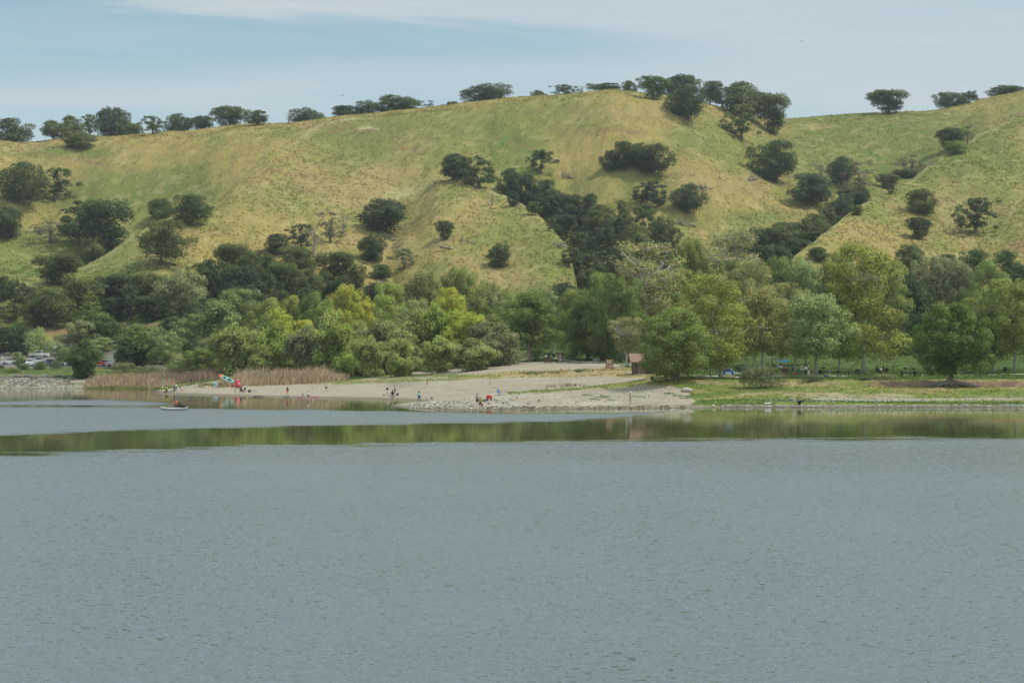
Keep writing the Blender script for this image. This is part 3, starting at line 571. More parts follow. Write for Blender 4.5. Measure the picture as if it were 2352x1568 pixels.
OAKC = [(.056,.078,.028), (.064,.088,.028), (.050,.070,.029), (.078,.098,.030), (.058,.080,.034), (.090,.106,.034)]
GREENS = dict(oak=None, olive=(.130,.148,.036), olive2=(.105,.132,.034), yolive=(.150,.160,.034), green=(.090,.118,.028), bright=(.148,.178,.038), blue=(.120,.150,.052), willow=(.185,.205,.062), gwillow=(.155,.170,.062), yellow=(.225,.215,.034), ygreen=(.20,.22,.035), dark=(.034,.054,.018), darkgreen=(.058,.086,.024), pale=(.160,.158,.060), tan=(.165,.150,.055), grey=(.132,.142,.064), tanolive=(.150,.148,.050), kgreen=(.075,.112,.024), sage=(.085,.095,.045), brown=(.10,.085,.045), light=(.150,.180,.068))
TREES = []
def plant(kind, loc, h, w, c, label, group=None, cat='tree', name=None, var=None):
    R = random.Random(int(loc[0]*31+loc[1]*17)); P = PROTO[kind]; p = P[(R.randrange(len(P)) if var is None else var) % len(P)]
    co = [v.co for v in p['trunk'].vertices]
    if 'wid' not in p:
        xs = np.array([v.co.x for v in (p['crown'] or p['trunk']).vertices]); zs = np.array([v.co.z for v in (p['crown'] or p['trunk']).vertices])
        p['wid'] = float(np.percentile(xs, 98.5)-np.percentile(xs, 1.5)); p['hei'] = float(np.percentile(zs, 99.7))
    sx = w/p['wid']; sz = h/p['hei']; flip = R.choice((-1, 1)); sy = (sx+sz)/2 if sx > sz*.5 else sx
    loc = Vector(loc); e = empty(name or ('shrub' if cat in ('shrub', 'bush') else 'dead_tree' if kind == 'dead' else 'tree'), loc, R.choice((0, PI, .25, -.25, PI+.2)), (sx, sy, sz), label, cat, group)
    t = link('trunk' if cat == 'tree' else 'stems', p['trunk'], None, e)
    if p['crown']:
        l = link('crown' if cat == 'tree' else 'foliage', p['crown'], None, e)
        b = OAKC[R.randrange(6)] if c == 'oak' else (GREENS[c] if isinstance(c, str) else c); q = R.uniform(.9, 1.12)
        l.color = tuple(float(v*q*(1.18 if c == 'oak' else 1.5)) for v in b) + (1.0,)
    TREES.append(e); return e
# ------------------------------------------------------------------ trees of the hills: (bearing, foot, top, width, kind, colour, label, group)
def behind(l): return any(k in l for k in ('behind the crest','bare purplish','half hidden by the crest','tucked in under','dark oak bush behind','largest oak of the left slope','low oak under the largest'))
def hill_tree(ox, yb, yt, w, kind='oak', c='oak', label='', group=None, **k):
    d0 = 450                                                 # trees standing behind the crest of a spur
    if 'ravine' in (group or '') or behind(label):
        cr = c2 if ox < 1400 else c3 if ox > 1500 else None
        if ox < 900: cr = c1
        if cr is not None:
            d0 = float(np.interp(ox, COLS, cr[0])) + 9
            if not (ox < 1325 or ox > 1800): d0 = 470
    p = hit(ox, yb, d0); D = p.y
    if group == SK and not any(k_ in label for k_ in ('lone', 'trunk', 'legs', 'below', 'hanging')) and w > .95*(yb-yt) and yb < float(np.interp(ox, [q[0] for q in T], [q[1] for q in T]))+6:   # rooted a little way down the far side
        p = at(ox, D+30); D = p.y; kind = 'bush_oak' if kind == 'oak' and int(ox) % 5 < 3 else kind
    h = max(float(sight_z(yt, D)) - p.z, 2.5); return plant(kind, (p.x, p.y, p.z-.15), h, w*D/F0, c, label, group, **k)
SK = 'oaks along the skyline'; HS = 'oaks scattered on the hillside'
for t in [
 (15,327,272,118,'oak','oak','broad dark oak on the skyline cut by the left edge of the picture',SK),
 (123,319,277,62,'oak','oak','slanting dark oak on a forked trunk, left end of the skyline grove',SK),
 (163,318,266,55,'oak','oak','taller pale topped oak second from the left in the left skyline grove',SK),
 (180,341,300,78,'bush_oak','oak','low bushy oak standing just below the left skyline grove on the grass',SK),
 (207,313,262,42,'sparse_oak','oak','thin upright oak with a ragged top in the left skyline grove',SK),
 (253,312,248,68,'oak','oak','tallest oak of the left skyline grove, narrow with two heads',SK),
 (286,311,272,45,'oak','oak','short oak right of the tallest one in the left skyline grove',SK),
 (312,309,283,36,'oak','oak','smallest oak at the right end of the left skyline grove',SK),
 (352,309,266,52,'sparse_oak','oak','airy see-through oak alone on the skyline right of the left grove',SK),
 (404,304,261,58,'oak','oak','full round oak on the skyline between the airy oak and a thin leaning one',SK),
 (432,299,270,22,'sparse_oak','oak','thin leaning oak on the skyline beside the full round oak',SK),
 (463,299,266,48,'oak','oak','compact oak on the skyline left of the big domed oak',SK),
 (524,293,244,78,'oak','oak','big domed oak on the skyline above the left hillside',SK),
 (591,288,252,52,'oak','oak','round oak standing alone on the skyline right of the big domed oak',SK),
 (664,283,256,30,'dead','oak','bare grey dead tree on the skyline against a leafy oak',None),
 (702,279,247,74,'oak','oak','twin headed oak on the skyline beside the bare dead tree',SK),
 (738,273,264,20,'bush_oak','oak','tiny oak bush on the skyline past the twin headed oak',SK),
 (796,269,242,58,'oak','oak','low spreading oak, left one of the pair above the bare slope patch',SK),
 (846,265,230,56,'oak','oak','pointed oak, right one of the pair above the bare slope patch',SK),
 (899,259,219,62,'oak','oak','gnarled broad oak on the skyline right of the pointed oak',SK),
 (936,257,222,52,'oak','oak','rounded oak touching the gnarled broad oak on the skyline',SK),
 (985,250,231,52,'brown_oak',(.05,.065,.035),'half bare twiggy oak on the skyline left of the big wide oak',SK),
 (1040,241,233,44,'bush_oak','oak','low strip of oak scrub on the skyline left of the big wide oak',SK),
 (1117,233,192,112,'oak','oak','largest and widest oak on the middle of the skyline',SK),
 (1236,222,207,38,'bush_oak','oak','small round oak on the skyline left of the summit',SK),
 (1300,218,194,70,'sparse_oak','oak','sparse wind shaped oak on the skyline left of the bare summit tree',SK),
 (1336,214,195,28,'dead','oak','small bare white dead tree on the skyline near the summit',None),
 (1393,211,190,74,'oak','oak','wide low oak right behind the hill summit',SK),
 (1446,212,185,38,'oak','oak','neat round oak just right of the hill summit',SK),
 (1503,229,174,66,'oak','darkgreen','greenish oak with a visible trunk, left end of the summit grove',SK),
 (1537,221,185,48,'oak','oak','oak behind the greenish one at the left of the summit grove',SK),
 (1568,226,172,74,'oak','oak','high domed oak in the summit grove',SK),
 (1580,276,196,92,'oak','oak','big dark oak hanging down the slope below the summit grove',SK),
 (1630,240,186,58,'oak','oak','oak with bare legs in the middle of the summit grove',SK),
 (1660,246,192,48,'sparse_oak','oak','thin topped oak right of the middle of the summit grove',SK),
 (1702,268,190,78,'oak','oak','tall rounded oak in the right half of the summit grove',SK),
 (1742,272,210,60,'oak','oak','oak behind the trunked one at the right of the summit grove',SK),
 (1702,319,240,88,'sparse_oak','oak','open oak showing its trunk and limbs below the right of the summit grove',SK),
 (1778,309,214,66,'oak','oak','tall oak on a bare trunk, right end of the summit grove',SK),
 (1326,660,598,72,'bush_oak','oak','round oak leaning over the lower end of the middle spur',HS),
 (1296,700,648,64,'oak','oak','oak at the very foot of the middle spur above the park trees',HS),
 (1306,612,566,40,'sparse_oak','oak','thin oak on the lower crest of the middle spur',HS),
 (2043,262,206,82,'oak','oak','lone oak with a knob shaped top on the right skyline',SK),
 (2188,246,212,72,'oak','oak','left oak of the pair on the right skyline',SK),
 (2232,236,209,50,'sparse_oak','oak','right thinner oak of the pair on the right skyline',SK),
 (2312,221,196,74,'oak','oak','sprawling oak at the far right of the skyline',SK)]: hill_tree(*t)
HS = 'oaks scattered on the hillside'
for t in [
 (1782,418,320,102,'oak','oak','big dark oak on the open slope under the right end of the summit grove',HS),
 (1866,470,397,90,'oak','oak','oak with a short trunk and low limb in front of the bare dead tree',HS),
 (1886,432,370,54,'dead','oak','bare dead tree rising behind a dark oak, right of the open slope',None),
 (1934,424,360,62,'oak','oak','dark crowned oak on a slim trunk beside the brown drooping one',HS),
 (1974,440,370,78,'brown_oak',(.13,.105,.07),'brown half dead drooping oak beside the dark crowned one',HS),
 (2182,348,294,62,'oak','oak','leaning oak tucked behind the crest of the right hill',HS),
 (2222,332,289,42,'brown_oak','oak','twiggy oak behind the crest with a curved dead limb on top',HS),
 (2195,354,322,48,'bush_oak','green','small bright oak on the edge of the right hill',HS),
 (2095,398,355,62,'brown_oak',(.07,.06,.045),'bare purplish oak thicket along the right ravine',HS),
 (2040,434,398,52,'oak','oak','small oak half hidden by the crest of the right hill',HS),
 (2078,408,388,50,'bush_oak','oak','dark oak brush tucked in under the bare purplish thicket',HS),
 (2118,490,433,62,'bush_oak','oak','round oak, upper left of the three on the right hill face',HS),
 (2112,550,498,56,'oak','oak','small oak, lower left of the three on the right hill face',HS),
 (2240,536,454,100,'sparse_oak','oak','large open oak, rightmost of the three on the right hill face',HS),
 (1403,394,345,42,'bush_oak','oak','narrow oak at the left end of the clump on the middle slope',HS),
 (1437,392,324,54,'oak','oak','tallest oak in the clump on the middle slope',HS),
 (1466,386,328,54,'oak','oak','oak in the centre of the clump on the middle slope',HS),
 (1503,403,331,74,'oak','oak','broad oak at the right end of the clump on the middle slope',HS),
 (1242,400,344,68,'sparse_oak','oak','sparse spiky oak above the wooded ravine',HS),
 (1043,413,354,64,'oak','oak','left oak of the pair on top of the middle spur',HS),
 (1101,432,358,84,'sparse_oak','oak','right airier oak of the pair on top of the middle spur',HS),
 (1130,472,442,40,'dead','oak','small bare tree on the edge of the middle spur',None),
 (1473,465,420,50,'sparse_oak','oak','left of two small oaks above the ravine wood',HS),
 (1512,475,415,48,'sparse_oak','oak','right narrower one of two small oaks above the ravine wood',HS),
 (1583,490,422,74,'oak','oak','oak with dense flat layers standing alone right of the two small ones',HS),
 (877,532,457,94,'bush_oak','oak','largest oak on the open centre slope, heavy and round',HS),
 (856,600,535,64,'bush_oak','oak','round oak directly below the largest centre slope oak',HS),
 (929,617,569,66,'sparse_oak','grey','greyish open oak right below the round one',HS),
 (1022,552,506,40,'oak','oak','small oak on a thin trunk alone on the centre slope',HS),
 (1146,614,558,46,'bush_oak','oak','egg shaped oak bush on the lower right of the centre slope',HS),
 (788,536,487,44,'dead','oak','bare grey tree at the top of the centre left tree line',None),
 (758,558,486,66,'brown_oak',(.045,.06,.035),'thin oak next to the bare grey tree in the centre left tree line',HS),
 (722,590,518,46,'dead','oak','bare pronged tree with a pale trunk in the centre left tree line',None),
 (690,572,514,58,'sparse_oak','oak','ragged oak left of the bare pronged tree',HS),
 (638,585,537,56,'oak','oak','oak at the upper left of the centre left tree line',HS),
 (877,642,606,44,'oak','darkgreen','small green oak at the foot of the slope beside grey deadwood',HS),
 (820,668,606,44,'bush_oak','oak','narrow oak left of the small green one at the slope foot',HS),
 (764,668,578,78,'oak','oak','spired oak standing out of the lower tree line',HS),
 (684,632,566,88,'oak','oak','wide oak below the bare pronged tree',HS),
 (371,511,455,54,'bush_oak','oak','dark oak bush behind the broad trunked oak on the left spur',HS),
 (445,519,446,100,'oak','oak','handsome spreading oak with a clear trunk on the left spur',HS),
 (368,608,504,116,'oak','oak','big layered oak on the nose of the left spur',HS),
 (52,470,373,110,'oak','oak','tall dense oak, left one of the pair on the upper left slope',HS),
 (124,462,386,86,'sparse_oak','oak','lower spreading oak, right one of the pair on the upper left slope',HS),
 (12,548,474,64,'bush_oak','oak','dark oak cut off by the left edge halfway down the slope',HS),
 (115,557,508,84,'brown_oak',(.085,.075,.05),'brownish oak bush on the left slope',HS),
 (178,560,462,90,'sparse_oak','oak','spreading oak with a broken crown on the left slope',HS),
 (245,598,458,112,'oak','oak','largest oak of the left slope clump, on a dark leaning trunk',HS),
 (212,612,545,54,'bush_oak','oak','low oak under the largest one of the left slope clump',HS),
 (127,652,584,100,'oak','oak','big round oak where the left spur meets the wood',HS)]: hill_tree(*t)
# woods: crowded oaks whose feet are hidden; top, distance
def wood(rows, labels, group, kind=('oak', 'oak', 'sparse_oak', 'bush_oak'), c='oak'):
    R = random.Random(len(rows)*3+len(group))
    for i, r_ in enumerate(rows):
        r_ = (r_[0], r_[1], r_[2]+R.uniform(-9, 7), r_[3]*R.uniform(.74, 1.0)) + tuple(r_[4:] if (len(r_) > 5 or R.random() < .35) else ())
        ox, yb, yt, w_ = r_[:4]; k = r_[4] if len(r_) > 4 else R.choice(kind); cc = r_[5] if len(r_) > 5 else c
        hill_tree(ox, yb, yt, w_, k, cc, labels[i % len(labels)] if isinstance(labels, list) else labels, group)
for t in [(1222,494,462,34,'oak','oak','small oak on the lip of the middle spur where the ravine wood starts',HS),(1265,532,500,26,'sparse_oak','oak','little crooked oak halfway down the rim of the middle spur',HS),
 (1180,474,440,26,'bush_oak','oak','dark bush on the rim of the middle spur right of the bare tree',HS),(1968,494,470,24,'bush_oak','oak','small bush on the sharp rim of the right hill, lower one',HS),(2048,446,424,22,'sparse_oak','oak','small bush on the sharp rim of the right hill, upper one',HS),
 (1880,600,566,40,'bush_oak','oak','oak bush at the foot of the rim of the right hill',HS)]: hill_tree(*t)
wood([(1172,455,392,58),(1212,470,400,70,'bush_oak'),(1250,478,408,64,'oak'),(1195,478,430,56),(1262,505,440,66),(1288,520,440,66),(1238,500,452,60),(1292,548,490,62,'oak'),(1332,520,470,60),(1356,500,440,42,'sparse_oak'),(1312,500,455,50),(1376,545,478,80),(1428,500,462,36,'sparse_oak'),(1430,552,486,70),(1482,560,474,90,'sparse_oak'),(1338,600,536,96),(1395,604,530,90),(1455,604,520,88),(1520,585,500,64),(1542,600,520,60),(1330,640,585,90),(1390,650,580,96,'bush_oak'),(1300,668,612,80,'bush_oak'),(1352,690,624,90,'bush_oak'),(1260,690,640,60,'bush_oak'),(1178,670,618,46,'oak'),(1208,695,636,78,'bush_oak'),(1150,700,655,60,'bush_oak'),(1440,640,570,80),(1500,640,560,80),(1560,640,560,80),(1410,560,510,60),(1350,570,520,70),(1322,560,510,50),(1278,690,650,60,'bush_oak'),(1310,700,648,70)],
     'dark oak crowded into the wooded ravine down the middle of the hills', 'oaks of the middle ravine wood')
wood([(1730,580,522,60),(1755,610,530,80),(1800,600,520,90),(1852,590,505,96,'bush_oak'),(1892,632,528,128,'oak'),(1838,630,542,104,'oak'),(1785,640,555,90),(1902,536,476,60,'bush_oak'),(1935,520,448,62,'bush_oak'),(1965,490,440,44,'bush_oak'),(1915,505,470,50,'bush_oak'),(1985,470,430,30,'bush_oak'),(1870,560,490,60,'bush_oak'),(1810,570,515,60),(1940,470,440,40,'brown_oak'),(1950,650,580,70),(2000,650,590,60),(1700,620,560,60)],
     'dark oak packed into the ravine behind the right hill', 'oaks of the right ravine wood')
wood([(8,690,626,60),(40,722,640,88),(95,700,650,70),(125,754,655,126,'oak'),(75,750,690,70),(160,690,632,70),(192,735,640,92,'oak'),(235,700,634,70),(280,702,628,86,'oak'),(335,712,626,90,'sparse_oak'),(300,735,660,80),(262,740,680,70),(412,732,626,142,'bush_oak','grey'),(345,740,680,70),(455,690,610,80,'sparse_oak'),(490,700,594,86),(536,640,552,96,'oak'),(575,660,585,80),(604,652,583,76),(560,700,612,96),(520,710,640,80),(610,700,630,90),(650,690,610,84),(700,700,622,80),(650,650,600,70),(742,690,620,70),(790,700,640,70),(590,735,670,70),(480,745,680,80),(440,760,690,80),(545,745,680,80),(820,700,660,60),(860,690,650,60),(640,730,660,70),(700,730,665,70),(380,690,640,60),(610,620,580,46,'sparse_oak'),(560,610,575,50),(20,740,690,60),(910,700,662,60,'bush_oak'),(960,700,640,64,'bush_oak')],
     'dark oak in the band of oak woodland along the foot of the left hills', 'oaks of the hill foot woodland')
wood([(2085,640,562,76,'bush_oak','oak'),(2080,690,620,80,'dense_tree','dark'),(2110,720,640,90,'dense_tree','dark'),(2240,640,580,100,'dense_tree','darkgreen'),(2310,640,572,90,'dense_tree','darkgreen'),(2180,650,590,90,'dense_tree','darkgreen'),(2340,690,600,100,'dense_tree','dark'),(2040,660,610,60,'bush_oak','oak')],
     'dark evergreen at the foot of the right hill behind the park trees', 'evergreens behind the park')
# ------------------------------------------------------------------ trees of the shore and park: top of crown, distance, width
def shore_tree(ox, yt, D, w, kind, c, label, group=None, yb=None, **k):
    if yb is not None: p = hit(ox, yb); D = p.y
    else: p = at(ox, D)
    h = float(sight_z(yt, D)) - p.z; return plant(kind, (p.x, p.y, p.z-.05), h, w*D/F0, c, label, group, **k)
G1 = 'trees round the car park'; G2 = 'willows and sycamores along the strand'; G3 = 'park trees on the lawn'; G4 = 'trees filling the back of the park'
for t in [
 (8,750,505,80,'dense_tree','dark','dark evergreen at the left edge behind the parked cars',G1),
 (48,748,500,70,'dense_tree','dark','dark evergreen second from the left edge behind the parked cars',G1),
 (88,752,498,56,'shrub','light','pale thin leaved sapling above the white pickup',G1),
 (46,808,445,34,'sycamore','light','small yellow green sapling in front of the white car',G1),
 (141,788,468,48,'sycamore','light','light green young tree beside the white pickup truck',G1),
 (206,672,520,70,'tall_tree','olive2','tall narrow olive green tree with white twigs behind the car park',G1),
 (184,735,500,90,'dense_tree','grey','dull green tree at the foot of the tall narrow one',G1),
 (235,725,505,90,'dense_tree','darkgreen','dull green tree right of the tall narrow one',G1),
(190,782,None,66,'willow','darkgreen','dark green tree with forked trunks standing by the left waterline',G1,868),
 (222,775,472,70,'sycamore','light','light leaved tree behind the forked waterside tree',G1),
 (398,728,500,72,'dense_tree','dark','small round very dark tree above the right end of the car park',G1),
 (318,745,452,100,'dense_tree','olive2','big round bottle green tree among the parked cars',G1),
 (300,775,450,80,'dense_tree','darkgreen','darker low half of the tree clump among the parked cars',G1),
 (362,750,448,56,'sycamore','light','light green loose tree right of the big round one',G1),
 (385,762,446,50,'sycamore','light','second light green loose tree behind the reeds',G1),
 (432,722,470,84,'sycamore','blue','mid green leafy tree left of the bright green crown',G2),
 (500,690,470,90,'dense_tree','blue','bright bluish green tree, left half of the high leafy crown',G2),
 (550,665,480,130,'broad_tree','blue','bright bluish green tree with a high leafy crown above the reeds',G2),
 (478,770,420,90,'sycamore','grey','greyish leafy tree low between the car park and the willows',G2),
 (460,800,410,100,'dense_tree','olive2','low green thicket beside the reeds',G2),
 (620,685,465,90,'broad_tree','olive','olive green tree behind the willows, left',G2),
 (670,680,470,90,'broad_tree','yolive','yellow olive tree behind the willows',G2),
 (720,672,465,80,'broad_tree','green','green topped tree left of the yellow one',G2),
 (800,655,455,110,'broad_tree','yellow','tall golden yellow tree rising over the willows',G2),
 (752,690,440,70,'willow','bright','bright green tree at the left foot of the golden yellow one',G2),
 (835,695,430,70,'broad_tree','yellow','lower golden yellow tree right of the tall golden one',G2),
 (890,650,460,90,'broad_tree','bright','leaf green tree right of the golden yellow ones',G2),
 (700,735,405,70,'broad_tree','yellow','small golden yellow tree peeping between two willows',G2),
 (985,622,475,120,'broad_tree','tanolive','big ochre green sycamore behind the willows, left half',G2),
 (1060,615,480,130,'broad_tree','olive','big ochre green sycamore behind the willows, middle',G2),
 (1135,650,478,100,'sycamore','olive','big ochre green sycamore behind the willows with white limbs',G2),
 (1030,662,445,80,'broad_tree','yellow','yellow green tree in front of the ochre sycamores',G2),
 (955,690,450,90,'broad_tree','gwillow','grey green tree between the golden and the ochre ones',G2),
 (1170,690,445,80,'sycamore','olive2','dull green tree behind the dark trunked lone park tree',G2),
 (536,745,None,96,'willow','willow','lightest feathery willow standing at the gap in the reeds',G2,868),
 (586,760,None,60,'willow','willow','narrow feathery willow right of the lightest one',G2,862),
 (640,742,None,84,'willow','bright','fresh green willow above the reeds, third from the left',G2,868),
 (706,748,None,88,'willow','grey','grey twiggy willow above the right end of the reeds',G2,870),
 (772,740,None,84,'willow','bright','pointed green willow at the right end of the reeds',G2,868),
 (828,780,None,84,'willow','willow','low green willow right of the pointed one',G2,862),
 (870,735,400,90,'willow','gwillow','grey green willow in the middle of the strand thicket',G2),
 (915,760,None,100,'willow','gwillow','dull green willow bushing out over the brown weeds',G2,856),
 (955,712,395,90,'willow','willow','light green willow above the purple brown weeds',G2),
 (1000,700,392,84,'willow','bright','light green pointed willow left of the beach sign',G2),
 (1045,716,388,80,'willow','ygreen','yellow green willow behind the beach sign, left',G2),
 (1084,720,384,72,'willow','ygreen','yellow green willow behind the beach sign, right',G2),
 (1110,740,380,90,'willow','grey','grey olive willow right of the beach sign',G2),
 (1146,745,376,80,'willow','grey','rounded grey olive willow at the right end of the thicket',G2),
 (920,778,372,72,'willow','willow','low round bush in front of the middle willows',G2),
 (1010,773,368,80,'willow','willow','low spreading bush left of the beach sign',G2),
 (1090,778,362,88,'willow','gwillow','low dark bush behind the beach sign',G2),
 (850,773,380,64,'willow','willow','dark leaved bush under the middle willows',G2),
 (740,783,388,48,'willow','gwillow','dark leaved bush between the grey and the pointed willow',G2),
 (606,793,396,64,'willow','willow','dark leaved bush between the fresh green willow and the reeds',G2),
 (1216,672,None,104,'park_tree','green','lone park tree with a straight dark trunk right of the willows',G3,831),
 (1268,668,450,80,'sycamore','light','light green tree behind the lone dark trunked park tree',G4),
 (1230,665,470,90,'dense_tree','olive2','dull olive tree far behind the lone dark trunked park tree',G4),
 (1318,665,440,100,'broad_tree','olive','olive tree at the left of the great park grove',G3),
 (1350,690,None,110,'broad_tree','olive2','spreading olive tree over the left pair of grey trunks',G3,826),
 (1384,628,None,120,'broad_tree','olive2','tall olive green tree over the bench',G3,827),
 (1425,640,None,110,'broad_tree','green','deep green tree right of the bench',G3,833),
 (1482,556,None,140,'pale_sycamore','tan','tall tan leaved sycamore with forked white limbs in the middle grove',G3,824),
 (1500,650,440,130,'broad_tree','tanolive','ochre tree low behind the tan leaved sycamore',G4),
 (1586,548,455,110,'broad_tree','olive','high olive green tree between the tan and the bare white sycamore',G4),
 (1560,620,440,120,'broad_tree','olive','olive tree under the high olive green one',G4),
 (1684,525,460,140,'pale_sycamore','pale','nearly bare sycamore with a fan of white limbs, highest of the park',G4),
 (1700,600,450,110,'sycamore','olive2','green tree at the foot of the white limbed sycamore',G4),
 (1440,728,None,88,'pale_sycamore','tan','small tan tree on a crooked white trunk before the dark pavilion',G3,842),
 (1552,708,None,182,'broad_tree','olive2','low wide round tree on a stout trunk at the edge of the sand',G3,873),
 (1656,632,None,170,'sycamore','yolive','tall yellow olive sycamore beside the blue tent',G3,868),
 (1612,655,330,110,'sycamore','olive','olive sycamore behind the low wide round tree',G3),
 (1632,736,None,80,'park_tree','olive2','slim young tree right of the low wide round one',G3,865),
 (1740,600,430,120,'sycamore','tanolive','ochre sycamore right of the white limbed one',G4),
 (1800,590,450,110,'broad_tree','olive2','olive green tree behind the picnic trees',G4),
 (1855,600,440,110,'broad_tree','light','light green tree behind the picnic trees',G4),
 (1930,580,440,120,'broad_tree','olive','yellow green tree left of the tall white trunked sycamore',G4),
 (1986,560,None,162,'sycamore','yolive','tall yellow olive sycamore with a kinked white trunk behind the picnic tables',G3,856),
 (2030,600,430,110,'broad_tree','olive','olive green tree right behind the kinked white trunk',G4),
 (2090,640,440,90,'dense_tree','dark','nearly black evergreen right of the kinked sycamore',G4),
 (2120,720,420,80,'dense_tree','dark','nearly black evergreen behind the rooted bank tree',G4),
 (2150,590,455,100,'sycamore','grey','grey green tree above the rooted bank tree',G4),
 (2205,600,450,110,'broad_tree','grey','second grey green tree above the rooted bank tree',G4),
 (2270,600,440,110,'broad_tree','olive2','olive tree high at the right edge of the park',G4),
 (2183,696,None,164,'bank_tree','kgreen','vivid green tree on bared roots at the top of the bank',G3,885),
 (2283,640,None,150,'sycamore','olive','sycamore with a thick kinked white trunk at the right',G3,853),
 (2332,650,None,110,'park_tree','olive','park tree at the right edge of the picture',G3,857),
 (2255,770,None,90,'park_tree','dark','small very dark evergreen on a black trunk left of the thick white trunk',G3,853),
 (2212,740,None,70,'park_tree','olive2','park tree on twin pale trunks behind the bank tree',G3,858),
 (1714,700,None,80,'park_tree','tanolive','first park tree right of the blue tent',G3,846),
 (1733,690,None,74,'park_tree','olive','second park tree right of the blue tent, with a leaning limb behind it',G3,848),
 (1750,660,None,90,'park_tree','tan','third park tree right of the blue tent, reddish tan leaved',G3,853),
 (1773,715,None,74,'park_tree','olive','park tree left of the blue parasol',G3,840),
 (1787,650,None,100,'sycamore','tanolive','tall tan olive sycamore left of the blue parasol',G3,844),
 (1797,720,None,74,'park_tree','olive','park tree standing right in front of the blue parasol',G3,842),
 (1826,690,None,90,'park_tree','tanolive','park tree between the parasol and the three standing women',G3,860),
 (1852,720,None,80,'park_tree','olive','park tree just behind the three standing women',G3,838),
 (1873,676,None,112,'park_tree','light','light green park tree right of the three standing women, at the path edge',G3,866),
 (1927,700,None,96,'park_tree','bright','bright green park tree beside the stooping man',G3,856),
 (2070,760,None,70,'dense_tree','dark','dark low evergreen left of the rooted bank tree',G3,815),
 (2136,760,None,60,'park_tree','olive2','park tree on a dark trunk partly hidden by the bank tree',G3,857)]:
    a = list(t); yb = a.pop(8) if len(a) > 8 else None; shore_tree(*a[:8], yb=yb)
for ox, yb, yt, w_, c, lab in [
 (1745,892,838,100,'sage','large tangled shrub with pale leaves on the bank'),
 (1868,876,860,60,'sage','grey green shrub on the bank below the three standing women'),
 (2030,874,858,58,'grey','weedy green shrub on the bank below the picnic tables'),
 (1605,872,860,46,'sage','low silvery shrub beside the stout trunk of the round tree'),
 (1985,874,864,30,'sage','small silvery shrub on the bank between two picnic tables'),
 (55,848,834,24,'darkgreen','small clipped bush in front of the white car'),(93,848,830,28,'darkgreen','round bush in front of the white pickup bonnet'),
 (130,846,828,24,'darkgreen','bush in front of the dark car'),(4,846,838,16,'darkgreen','tiny bush at the left edge of the car park'),
 (30,856,844,30,'olive2','weedy bush above the rocks'),
 (285,856,832,60,'grey','grey green brush left of the reeds'),(340,858,838,70,'grey','grey green brush behind the reeds'),(400,852,832,70,'olive2','green brush at the top of the reeds'),(440,852,822,60,'grey','dull brush where two reed beds meet'),(500,850,825,60,'olive2','green brush beside the lightest willow'),
 (810,862,843,44,'olive2','small leafy bush at the end of the reeds'),(868,860,850,22,'grey','sprawling small bush on the grass above the sand'),(885,858,850,18,'olive2','smallest bush beside the brown weeds'),
 (1230,828,800,50,'olive2','brush at the edge of the lawn behind the lone tree'),(1305,824,800,50,'light','pale undergrowth at the edge of the lawn behind the two walkers'),(1160,836,800,90,'grey','rank grey green brush at the right end of the willows')]:
    hill = None; p = hit(ox, yb); D = p.y
    plant('shrub', (p.x, p.y, p.z-.05), (yb-yt)*D/F0, w_*D/F0, c, lab, 'shrubs and brush', cat='shrub')

Rw = random.Random(12)
for i in range(15):                        # the thicket's inner willows
    ox = 560 + i*42 + Rw.uniform(-10, 10); shore_tree(ox, Rw.uniform(712, 775), Rw.uniform(398, 432), Rw.uniform(54, 80), 'willow', Rw.choice(['willow', 'willow', 'ygreen', 'bright', 'light']), 'yellow green willow packed inside the thicket behind the reeds and the beach', 'inner willows of the beach thicket')
# ------------------------------------------------------------------ grasses, reeds, rubble
def cover_mat(name, trans=.3, rough=1):
    m = bpy.data.materials.new(name); m.use_nodes = True; nt = m.node_tree; N = nt.nodes; L = nt.links; N.remove(N['Principled BSDF'])
    a_ = N.new('ShaderNodeAttribute'); a_.attribute_name = 'cover'; d = N.new('ShaderNodeBsdfDiffuse'); t = N.new('ShaderNodeBsdfTranslucent')
    nz_ = N.new('ShaderNodeTexNoise'); nz_.inputs['Scale'].default_value = .8; tc_ = N.new('ShaderNodeTexCoord'); L.new(tc_.outputs['Object'], nz_.inputs['Vector'])
    vs = N.new('ShaderNodeVectorMath'); vs.operation = 'SCALE'; L.new(a_.outputs['Color'], vs.inputs[0]); L.new(math_n(nt, 'ADD', math_n(nt, 'MULTIPLY', nz_.outputs['Fac'], .6), .7), vs.inputs['Scale'])
    L.new(vs.outputs[0], d.inputs[0]); L.new(vs.outputs[0], t.inputs[0]); mx_ = N.new('ShaderNodeMixShader'); mx_.inputs[0].default_value = trans
    L.new(d.outputs[0], mx_.inputs[1]); L.new(t.outputs[0], mx_.inputs[2]); L.new(mx_.outputs[0], N['Material Output'].inputs[0]); return m
GRASSM = cover_mat('grass_blades', .5)
